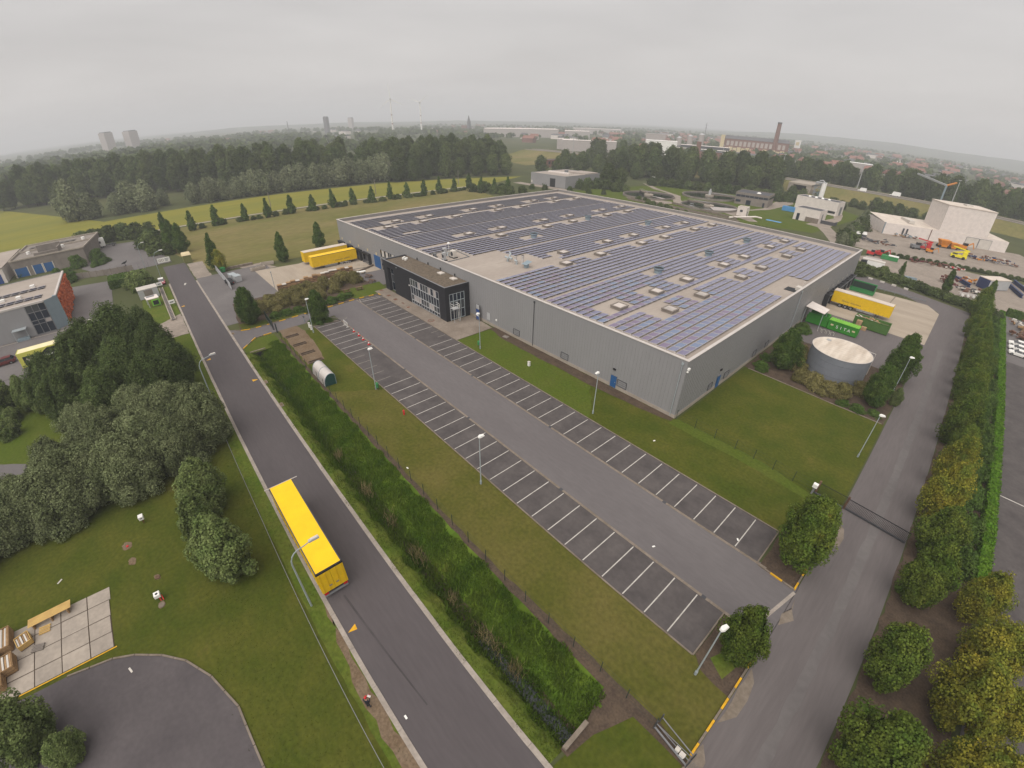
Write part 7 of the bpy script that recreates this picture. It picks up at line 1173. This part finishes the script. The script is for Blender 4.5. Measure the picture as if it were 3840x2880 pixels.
def lump(label, loc, rz, mats_, n, sx_, sy_, h, seed, name='scrap_pile', cat='scrap'):
    t = thing(name, label, cat, loc, rz); rn = random.Random(seed)
    for k in range(n):
        x, y = rn.uniform(-sx_, sx_), rn.uniform(-sy_, sy_); a = Vector((x, y, rn.uniform(.1, h))); b = a + Vector((rn.uniform(-1.6, 1.6), rn.uniform(-1, 1), rn.uniform(-.3, .4))); b.z = max(.1, b.z); obj('piece', MB().beam(a, b, rn.uniform(.25, .8), rn.uniform(.15, .6)), rn.choice(mats_), t)
    return t
lump('dark maroon scrap heap on the gravel yard', (1.5, 189.5, 0), .4, ['maroon', 'rust'], 34, 2.6, 1.6, 2.0, 1); lump('long rusty pile of beams along the green strip', (-6, 212.5, 0), .47, ['rust', 'maroon', 'brick_brown'], 40, 8.5, .9, 1.0, 2); lump('red steel beams at the end of the rusty pile', (1.4, 214.8, 0), .5, ['red', 'rust', 'offwhite'], 16, 3, .8, .9, 3); lump('mixed scrap in front of the blue and white container', (8.6, 186, 0), .3, ['rust', 'brick_brown', 'grey_dark', 'offwhite'], 44, 4.2, 2.2, 1.0, 4); lump('orange and rust coloured scrap by the factory fence', (9.5, 252, 0), .4, ['orange', 'rust', 'grey_mid', 'navy'], 40, 5, 3, 1.6, 5); lump('grey and white scrap at the right end of the factory yard', (17, 256, 0), .5, ['grey_mid', 'offwhite', 'navy', 'rust'], 40, 5, 4, 1.4, 6); lump('row of machine parts along the factory wall', (-22, 262.5, 0), .55, ['wood', 'grey_mid', 'steel_blue', 'rust'], 26, 5.5, .8, 1.5, 7); lump('blue frames and parts left of the blue container', (6.5, 199, 0), .4, ['navy', 'offwhite', 'orange', 'rust'], 26, 2.6, 2.4, 1.2, 8); lump('dark machine parts at the corner of the factory yard', (-29, 230, 0), .3, ['grey_dark', 'rust', 'grey_mid'], 34, 6, 5, 1.3, 9)
lump('stack of concrete beams and rusty plates at the right edge', (22, 160.5, 0), .05, ['offwhite', 'grey_light', 'rust', 'wood'], 40, 3.8, 4.6, 1.0, 10); lump('brown timber heap behind the white cars', (21, 150, 0), .05, ['rust', 'brick_brown', 'wood_dark'], 26, 2.8, 2.2, 1.3, 12)
bb = thing('site_container', 'tall container with a whitish roof and navy end wall on the scrapyard', 'container', (10.6, 195.4, 0), .95); obj('body', MB().box(-.2, 10, -2.0, 2.0, .2, 3.4), 'grey_light', bb); obj('end_wall', MB().box(-.3, -.21, -2.0, 2.0, .2, 3.4), 'navy', bb); obj('roof', MB().box(-.3, 10.1, -2.1, 2.1, 3.41, 3.6), 'tarp_white', bb)
for x, y, rz, l, lab in ((19.6, 207, -1.3, 19, 'long navy steel beam nearest the yard container'), (22.5, 213, -1.25, 15, 'second long navy steel beam by the right edge'), (4.8, 195, -1.0, 9, 'dark blue beam lying beside the maroon heap')): t = thing('steel_beam', lab, 'beam', (x, y, 0), rz); obj('web', MB().box(-l / 2, l / 2, -.12, .12, .3, 1.1), 'navy', t); obj('flange', MB().box(-l / 2, l / 2, -.4, .4, 1.11, 1.25).box(-l / 2, l / 2, -.4, .4, .1, .29), 'navy', t)
rk = thing('roller_rack', 'whitish steel rack with rollers at the lane hedge', 'rack', (8.0, 176.2, 0), .42); obj('beam', MB().box(-3.2, 3.2, -.1, .1, 1.0, 1.25).box(-3.2, 3.2, 1.2, 1.4, 1.0, 1.2), 'cap_white', rk)
for k in range(4): obj('roller', MB().cyl((-2.4 + k * 1.6, .7), .38, -.5 + .0, .9, 10, axis='y'), 'white_paint', rk); obj('brace', MB().beam((-2.9 + k * 1.6, -.15, .1), (-1.6 + k * 1.6, -.15, 1.0), .14), 'offwhite', rk)
bt = thing('flatbed_trailer', 'grey blue flatbed trailer on the gravel yard', 'trailer', (-10.8, 175, 0), .38); obj('bed', MB().box(-3.6, 3.6, -1.2, 1.2, .9, 1.4), 'steel_blue', bt); obj('side_board', MB().box(-3.6, 3.6, -1.25, -1.2, 1.0, 1.8), 'steel_blue', bt); [obj('wheel', MB().cyl((x, .45), .45, y - .15, y + .15, 12, axis='y'), 'rubber', bt) for x in (-2.2, 1.6, 2.6) for y in (-1.0, 1.0)]
lw_ = thing('box_lorry', 'white box lorry parked between bushes behind the warehouse', 'lorry', (-22.6, 178.3, 0), .12); obj('box', MB().box(0, 5.2, -1.2, 1.2, .9, 3.0), 'white_paint', lw_); obj('cab', MB().box(-1.9, -.1, -1.1, 1.1, .6, 2.5), 'black', lw_); obj('roof_load', MB().box(-1.6, 5.2, -1.15, 1.15, 3.01, 3.3), 'offwhite', lw_); [obj('wheel', MB().cyl((x, .45), .45, y - .15, y + .15, 12, axis='y'), 'rubber', lw_) for x in (-1.1, 3.8) for y in (-1.0, 1.0)]
bv = thing('container', 'pale blue and navy container behind the white box lorry', 'container', (-22, 186, 0), .15); obj('body', MB().box(-2.6, 2.6, -1.2, 1.2, .1, 1.5), 'navy', bv); obj('roof', MB().box(-2.6, 2.6, -1.2, 1.2, 1.51, 2.3), 'haze_wall', bv)
gcn = thing('container', 'long green container with a white lid behind the scrapyard', 'container', (-19, 201.8, 0), .12); obj('body', MB().box(-2.8, 2.8, -1.1, 1.1, .1, 1.5), 'green_bin', gcn); obj('lid', MB().box(-.6, 2.8, -1.0, 1.0, 1.51, 1.75), 'white_paint', gcn)
wts = [thing('white_tank', lab, 'tank', (x, 232.5 + .9 * i, 0)) for i, (x, lab) in enumerate(((-36.8, 'left white topped tank at the plant road'), (-34.4, 'right white topped tank at the plant road')))]
for t in wts: obj('lower', MB().cyl((0, 0), 1.0, 0, 1.9, 12), 'grey_dark', t); obj('top', MB().cyl((0, 0), 1.05, 1.9, 2.9, 12, r2=.75), 'white_paint', t)

# ------------------------------------------------------------------ the plain: town, halls, chimney, turbines
def far_hall(label, p, q, depth, h, wm, rm, name='hall', cat='hall', roof_h=0):
    a = Vector((*p, 0)); b = Vector((*q, 0)); L_ = (b - a).length; ang = math.atan2(b.y - a.y, b.x - a.x); t = thing(name, label, cat, (p[0], p[1], 0), ang)
    obj('wall', MB().box(0, L_, 0, depth, 0, h), wm, t); obj('roof', MB().raw([(-.3, -.3, h + .01), (L_ + .3, -.3, h + .01), (L_ + .3, depth + .3, h + .01), (-.3, depth + .3, h + .01), (0, depth / 2, h + .5 + roof_h), (L_, depth / 2, h + .5 + roof_h)], [(0, 1, 5, 4), (2, 3, 4, 5), (1, 2, 5), (3, 0, 4)]), rm, t); return t
far_hall('long pale grey hall with a white roof on the plain', (-865, 679), (-752, 803), 120, 17, 'haze_wall', 'white_wall'); far_hall('second pale hall right of the long one', (-740, 812), (-700, 850), 90, 15, 'haze_wall', 'white_wall'); far_hall('very long white roof far behind the pale hall', (-993, 1124), (-880, 1215), 90, 15, 'haze_wall', 'white_wall')
far_hall('bright white hall in front of the brick works', (-338, 520), (-306, 540), 22, 18.5, 'white_paint', 'white_paint'); far_hall('white roofed low shed left of the bright white hall', (-440, 478), (-385, 524), 25, 13.5, 'haze_wall', 'white_wall'); far_hall('small white shed behind the low shed', (-470, 500), (-450, 515), 20, 13, 'haze_wall', 'white_wall')
for i, (p, q) in enumerate((((-341, 612), (-283, 640)), ((-330, 580), (-262, 612)))): far_hall(['dark long shed with white roof edge before the brick works', 'lower dark long shed with white roof edge'][i], p, q, 14, 13 - 3 * i, 'grey_dark', 'white_wall')
bf = far_hall('big brown brick works with many windows in the town', (-352, 770), (-262, 808), 45, 22, 'brick_brown', 'roof_slate', 'factory', 'factory', 4)
for k in range(14): obj('window', MB().box(4 + k * 6.5, 8 + k * 6.5, -.4, -.1, 12, 19), 'haze_wall', bf); obj('gable', MB().prism([(2 + k * 6.5, -8), (7.6 + k * 6.5, -8), (7.6 + k * 6.5, -.5), (2 + k * 6.5, -.5)], 0, 9 + (k % 2) * 1.2), 'cream', bf)
obj('tower', MB().box(-6, 0, -2, 8, 0, 27), 'cream', bf)
ch = thing('chimney', 'tall brown factory chimney standing in the town', 'chimney', (-282, 802, 0)); obj('shaft', MB().cyl((0, 0), 4.2, 0, 51, 16, r2=2.9), 'brick_brown', ch); obj('rim', MB().cyl((0, 0), 3.2, 49.5, 51.3, 16), 'grey_dark', ch)
br_ = far_hall('ruined dark red brick building at the edge of the wood', (-284, 530), (-248, 545), 16, 11, 'brick_brown', 'roof_slate', 'ruin', 'building'); obj('tower', MB().box(8, 13, 1, 6, 0, 21), 'brick_brown', br_)
si2 = far_hall('pale silo block left of the brick works', (-412, 632), (-388, 648), 20, 23, 'haze_wall', 'haze_wall', 'silo_block', 'building')
for k in range(3): t = thing('silo', ['left silo beside the pale silo block', 'middle silo beside the pale silo block', 'right silo beside the pale silo block'][k], 'silo', (-372 + k * 14, 660 + k * 7, 0)); obj('cylinder', MB().cyl((0, 0), 4, 0, 20 + 3 * k, 12), 'haze_wall', t); obj('cap', MB().cyl((0, 0), 4.1, 20 + 3 * k, 22 + 3 * k, 12, r2=1), 'grey_light', t)
far_hall('long white roof behind the highway trees', (-147, 684), (-112, 691), 20, 12, 'haze_wall', 'white_paint'); t = thing('billboard', 'white billboard standing beside the chimney', 'billboard', (-266, 860, 0), -.2); obj('board', MB().box(-5, 5, -.4, .4, 16, 28), 'white_paint', t); obj('mark', MB().box(-3, 2.5, -.46, -.41, 20, 25), 'cream', t); obj('post', MB().box(-3, -2, -.3, .3, 0, 16).box(2, 3, -.3, .3, 0, 16), 'grey_mid', t)
def turbine(label, x, y, hub, r, a0, rz):
    t = thing('wind_turbine', label, 'wind turbine', (x, y, 0), rz); obj('tower', MB().cyl((0, 0), 2.4, 0, hub, 14, r2=1.3), 'white_paint', t, smooth=True); obj('nacelle', MB().box(-1.6, 1.6, -2.5, 5.5, hub - 1.6, hub + 1.8), 'white_paint', t); obj('hub', MB().cyl((0, hub), 1.7, -4.6, -2.5, 12, axis='y', r2=1.7), 'grey_light', t)
    for k in range(3):
        a = a0 + k * 2 * PI / 3; u = Vector((math.cos(a), 0, math.sin(a))); v = Vector((-math.sin(a), 0, math.cos(a))); c = Vector((0, -3.6, hub)); obj('blade', MB().raw([c + u * 1.2 - v * .7, c + u * r * .25 - v * 1.5, c + u * r - v * .2, c + u * r + v * .25, c + u * r * .25 + v * .9, c + u * 1.2 + v * .7] + [p + Vector((0, .5, 0)) for p in (c + u * 1.2 - v * .7, c + u * r * .25 - v * 1.5, c + u * r - v * .2, c + u * r + v * .25, c + u * r * .25 + v * .9, c + u * 1.2 + v * .7)], [(0, 1, 2, 3, 4, 5), (11, 10, 9, 8, 7, 6)] + [(i, 6 + i, 6 + (i + 1) % 6, (i + 1) % 6) for i in range(6)]), 'white_paint', t)
    for z in (hub * .3, hub * .55): obj('band', MB().cyl((0, 0), 2.42 - 1.1 * z / hub, z, z + 2.4, 14, cap=False), 'roof_red', t)
turbine('nearer wind turbine with one blade pointing up', -1150, 605, 83, 36, PI / 2 + .1, rad(62)); turbine('farther wind turbine on the right of the pair', -1286, 772, 80, 32, 2.75, rad(40))
for n_, lab, x, y, h, w_, m in (('tower_block', 'dark slender tower block on the horizon', -1500, 563, 47.5, 13, 'roof_slate'), ('tower_block', 'pale tower block right of the dark one', -2020, 866, 45, 19, 'haze_wall'), ('apartment_block', 'left reddish block of flats on the left horizon', -1500, -10, 47, 27, 'haze_wall'), ('apartment_block', 'right reddish block of flats on the left horizon', -1499, 44, 45, 29, 'haze_wall')): t = thing(n_, lab, 'tower', (x, y, 0), .5); obj('body', MB().box(-w_ / 2, w_ / 2, -w_ * .4, w_ * .4, 0, h), m, t); obj('roof', MB().box(-w_ / 2 + 1, w_ / 2 - 1, -w_ * .3, w_ * .3, h, h + 2), 'grey_mid', t)
cs_ = thing('church', 'church with a pointed dark spire on the horizon', 'church', (-1210, 886, 0)); obj('nave', MB().box(-18, 6, -8, 8, 0, 18), 'brick_brown', cs_); obj('spire', MB().box(6, 14, -4, 4, 0, 28).cyl((10, 0), 5.5, 28, 46, 8, r2=.2), 'roof_slate', cs_)
for x, y, h, lab in ((-1150, 341, 40, 'thin lattice mast on the left horizon'), (-675, 1340, 47, 'far building crane on the horizon')): t = thing('lattice_mast', lab, 'mast', (x, y, 0)); obj('mast', MB().beam((-2, 0, 0), (0, 0, h), .8).beam((2, 0, 0), (0, 0, h), .8).beam((-3.5, 0, h * .7), (3.5, 0, h * .7), .6), 'grey_mid', t); obj('cross_arm', MB().beam((-5, 0, h * .86), (5, 0, h * .86), .6), 'grey_mid', t)
# houses of the town
HOUSE = []
for k, (wm, rm, L_, D_, h, rh) in enumerate((('haze_wall', 'roof_red', 14, 9, 5.5, 4), ('offwhite', 'roof_slate', 12, 9, 6, 4), ('brick_brown', 'roof_red', 20, 9, 6, 4), ('white_wall', 'roof_slate', 30, 16, 7, 2))):
    HOUSE.append(MB().box(-L_ / 2, L_ / 2, -D_ / 2, D_ / 2, 0, h, 0).raw([(-L_ / 2 - .4, -D_ / 2 - .4, h), (L_ / 2 + .4, -D_ / 2 - .4, h), (L_ / 2 + .4, D_ / 2 + .4, h), (-L_ / 2 - .4, D_ / 2 + .4, h), (-L_ / 2, 0, h + rh), (L_ / 2, 0, h + rh)], [(0, 1, 5, 4), (2, 3, 4, 5), (1, 2, 5), (3, 0, 4)], 1).mesh('house', [wm, rm]))
rn = random.Random(11)
for i in range(270):
    if i < 170: az, d = rad(rn.uniform(-32, 3)), rn.uniform(640, 1900)
    elif i < 230: az, d = rad(rn.uniform(-50, -28)), rn.uniform(700, 2000)
    else: az, d = rad(rn.uniform(-88, -50)), rn.uniform(900, 2300)
    o = obj('house', HOUSE[rn.choice((0, 0, 1, 2, 3))], loc=(d * math.sin(az), d * math.cos(az), 0), rz=rn.choice((.3, 1.87, .9)) + rn.uniform(-.2, .2), label='small pitched roof house of the distant town', cat='house', group='houses of the distant town'); o.scale = (1.15,) * 3
# far woods: one mass of treetops that nobody could count
def far_woods():
    rng = np.random.default_rng(17); C = []
    def add(n, a0, a1, d0, d1, h0, h1, cl):
        cz = rng.uniform(rad(a0), rad(a1), cl); cd = d0 * (d1 / d0) ** rng.uniform(0, 1, cl); k = rng.integers(0, cl, n); az = cz[k] + rng.normal(0, .035, n); d = cd[k] * (1 + rng.normal(0, .02, n)); C.append(np.stack([d * np.sin(az), d * np.cos(az), rng.uniform(h0, h1, n)], 1))
    add(1400, -102, -58, 620, 2400, 11, 19, 60); add(900, -58, -32, 900, 2600, 9, 15, 50); add(1900, -34, 6, 620, 2600, 8, 14, 90); add(800, -104, -80, 560, 1000, 14, 22, 20)
    C = np.concatenate(C); n = len(C); m = 26; d = rng.normal(size=(n, m, 3)); d /= np.linalg.norm(d, axis=2)[:, :, None]; d[:, :, 2] = np.abs(d[:, :, 2]) * 1.0 - .25
    rr = C[:, 2] * .42; P = np.stack([C[:, 0], C[:, 1], C[:, 2] * .52], 1)[:, None, :] + d * np.stack([rr, rr, C[:, 2] * .48], 1)[:, None, :] * rng.uniform(.75, 1.05, (n, m, 1))
    obj('far_woods', cards(P.reshape(-1, 3), d.reshape(-1, 3) + rng.normal(0, .25, (n * m, 3)), np.repeat(C[:, 2] * .38, m), rng, 'far_woods', 'leaf_forest'), kind='stuff')
far_woods()
# ------------------------------------------------------------------ poles in the field
for x, y, h, lab in ((-244.7, 114, 8, 'wooden pole by the path in the middle of the tree row'), (-246, 172, 8.5, 'wooden pole by the path at the right end of the tree row'), (-250, 58, 7, 'wooden pole by the path at the left end of the tree row')): t = thing('utility_pole', lab, 'pole', (x, y, 0)); obj('pole', MB().cyl((0, 0), .2, 0, h, 7, r2=.14), 'shed_concrete', t); obj('insulator', MB().box(-.5, .5, -.08, .08, h - .5, h - .3), 'grey_mid', t)

# ------------------------------------------------------------------ the person at the roadside
def person():
    t = thing('person', 'person in dark jacket and red cap standing on the verge holding a remote', 'person', (-16.9, .75, .02), rad(35))
    V = [(0, 0, .95), (0, 0, 1.2), (0, .01, 1.42), (0, .02, 1.55), (0, .04, 1.66), (0, .05, 1.78), (-.1, 0, .9), (-.11, .03, .5), (-.11, 0, .09), (-.12, .16, .05), (.1, 0, .9), (.11, .05, .5), (.11, .02, .09), (.12, .18, .05), (-.19, 0, 1.42), (-.25, .03, 1.15), (-.13, .28, 1.12), (-.1, .36, 1.13), (.19, 0, 1.42), (.25, .03, 1.15), (.13, .28, 1.12), (.1, .36, 1.13)]
    E_ = [(0, 1), (1, 2), (2, 3), (3, 4), (4, 5), (0, 6), (6, 7), (7, 8), (8, 9), (0, 10), (10, 11), (11, 12), (12, 13), (2, 14), (14, 15), (15, 16), (16, 17), (2, 18), (18, 19), (19, 20), (20, 21)]
    Rr = [.145, .135, .15, .06, .095, .08, .09, .062, .045, .04, .09, .062, .045, .04, .07, .05, .038, .034, .07, .05, .038, .034]
    me = bpy.data.meshes.new('body'); me.from_pydata(V, E_, []); o = bpy.data.objects.new('body', me); COL.objects.link(o)
    sk = o.modifiers.new('skin', 'SKIN'); o.modifiers.new('sub', 'SUBSURF').levels = 1; o.modifiers['sub'].render_levels = 1
    for i, v in enumerate(me.skin_vertices[0].data): v.radius = (Rr[i], Rr[i] * (.8 if i in (0, 1, 2) else 1)); v.use_root = i == 0
    dg = bpy.context.evaluated_depsgraph_get(); ev = o.evaluated_get(dg); bm = bpy.data.meshes.new_from_object(ev); bpy.data.objects.remove(o)
    for m in ('jacket', 'trousers', 'skin', 'black'): bm.materials.append(MATS[m])
    for p in bm.polygons: c = p.center; p.material_index = 2 if (c.z > 1.52 or (c.y > .31 and c.z > 1)) else (3 if c.z < .13 else (1 if c.z < .92 else 0)); p.use_smooth = True
    b = bpy.data.objects.new('body', bm); COL.objects.link(b); b.parent = t
    for s in (-1, 1):
        for k in range(5): obj('finger', MB().tube([(s * .1 + (k - 2) * .014, .385, 1.135), (s * .1 + (k - 2) * .016 - s * .02, .43 - .006 * abs(k - 2), 1.13), (s * .1 + (k - 2) * .016 - s * .045, .445 - .006 * abs(k - 2), 1.115)], .0085, 5), 'skin', b)
        obj('ear', MB().cyl((.04, 1.67), .028, s * .09, s * .105, 8, axis='x'), 'skin', b); obj('eye', MB().cyl((s * .035, 1.69), .011, .13, .142, 8, axis='y'), 'black', b)
    obj('nose', MB().raw([(-.015, .135, 1.655), (.015, .135, 1.655), (0, .165, 1.655), (0, .135, 1.69)], [(0, 1, 2), (0, 2, 3), (1, 3, 2)]), 'skin', b); obj('mouth', MB().box(-.025, .025, .128, .137, 1.622, 1.63), 'pinkred', b)
    obj('hair', MB().cyl((0, .03), .1, 1.7, 1.79, 14, r2=.098), 'hair', t); obj('cap', MB().cyl((0, .045), .106, 1.76, 1.83, 14, r2=.085).cyl((0, .045), .085, 1.83, 1.87, 14, r2=.03).box(-.07, .07, .13, .22, 1.765, 1.775), 'red', t)
    rc = thing('remote_control', 'pinkish white remote control held by the person', 'remote', (-16.9 - math.sin(rad(35)) * .42, .75 + math.cos(rad(35)) * .42, 1.13), rad(35)); obj('case', MB().box(-.13, .13, -.08, .08, 0, .05), 'white_paint', rc); obj('screen', MB().box(-.1, .1, .06, .08, .051, .18), 'pinkred', rc)
    for s in (-1, 1): obj('stick', MB().cyl((s * .07, -.02), .008, .05, .09, 6), 'black', rc)
person()
# scraps of litter on lawn and asphalt
for i, (x, y, lab) in enumerate([(-14.5, 2.6, 'pale litter scrap on the road beside the person'), (-11.2, 30.4, 'white litter scrap on the lane'), (-5.4, 38.0, 'white paper scrap on the lane near the end bays'), (-38.5, 16.9, 'white paper scrap on the soil strip by the fence'), (-21, 45.5, 'white paper scrap on the lawn by the wall'), (-46.5, -20, 'thin pale stick lying on the lawn'), (-31.8, -14.5, 'pale stick lying beside the turning area kerb')]): t = thing('litter', lab, 'litter', (x, y, .03), i * 1.1); obj('scrap', MB().box(-.16 - .14 * (i > 4), .16 + .14 * (i > 4), -.08, .08, 0, .03), 'white_paint' if i < 5 else 'offwhite', t)

# ------------------------------------------------------------------ the hazy air
hz = obj('haze', MB().box(-9600, 5600, -3100, 10100, -2.5, 150), kind='stuff')
hm = bpy.data.materials.new('haze_air'); hm.use_nodes = True; n_ = hm.node_tree.nodes; n_.remove(n_['Principled BSDF']); pv = n_.new('ShaderNodeVolumePrincipled'); pv.inputs['Color'].default_value = (0.93, 0.95, 0.97, 1); pv.inputs['Density'].default_value = 0.0004; pv.inputs['Anisotropy'].default_value = 0.0
hm.node_tree.links.new(pv.outputs[0], n_['Material Output'].inputs['Volume']); hz.data.materials.append(hm)
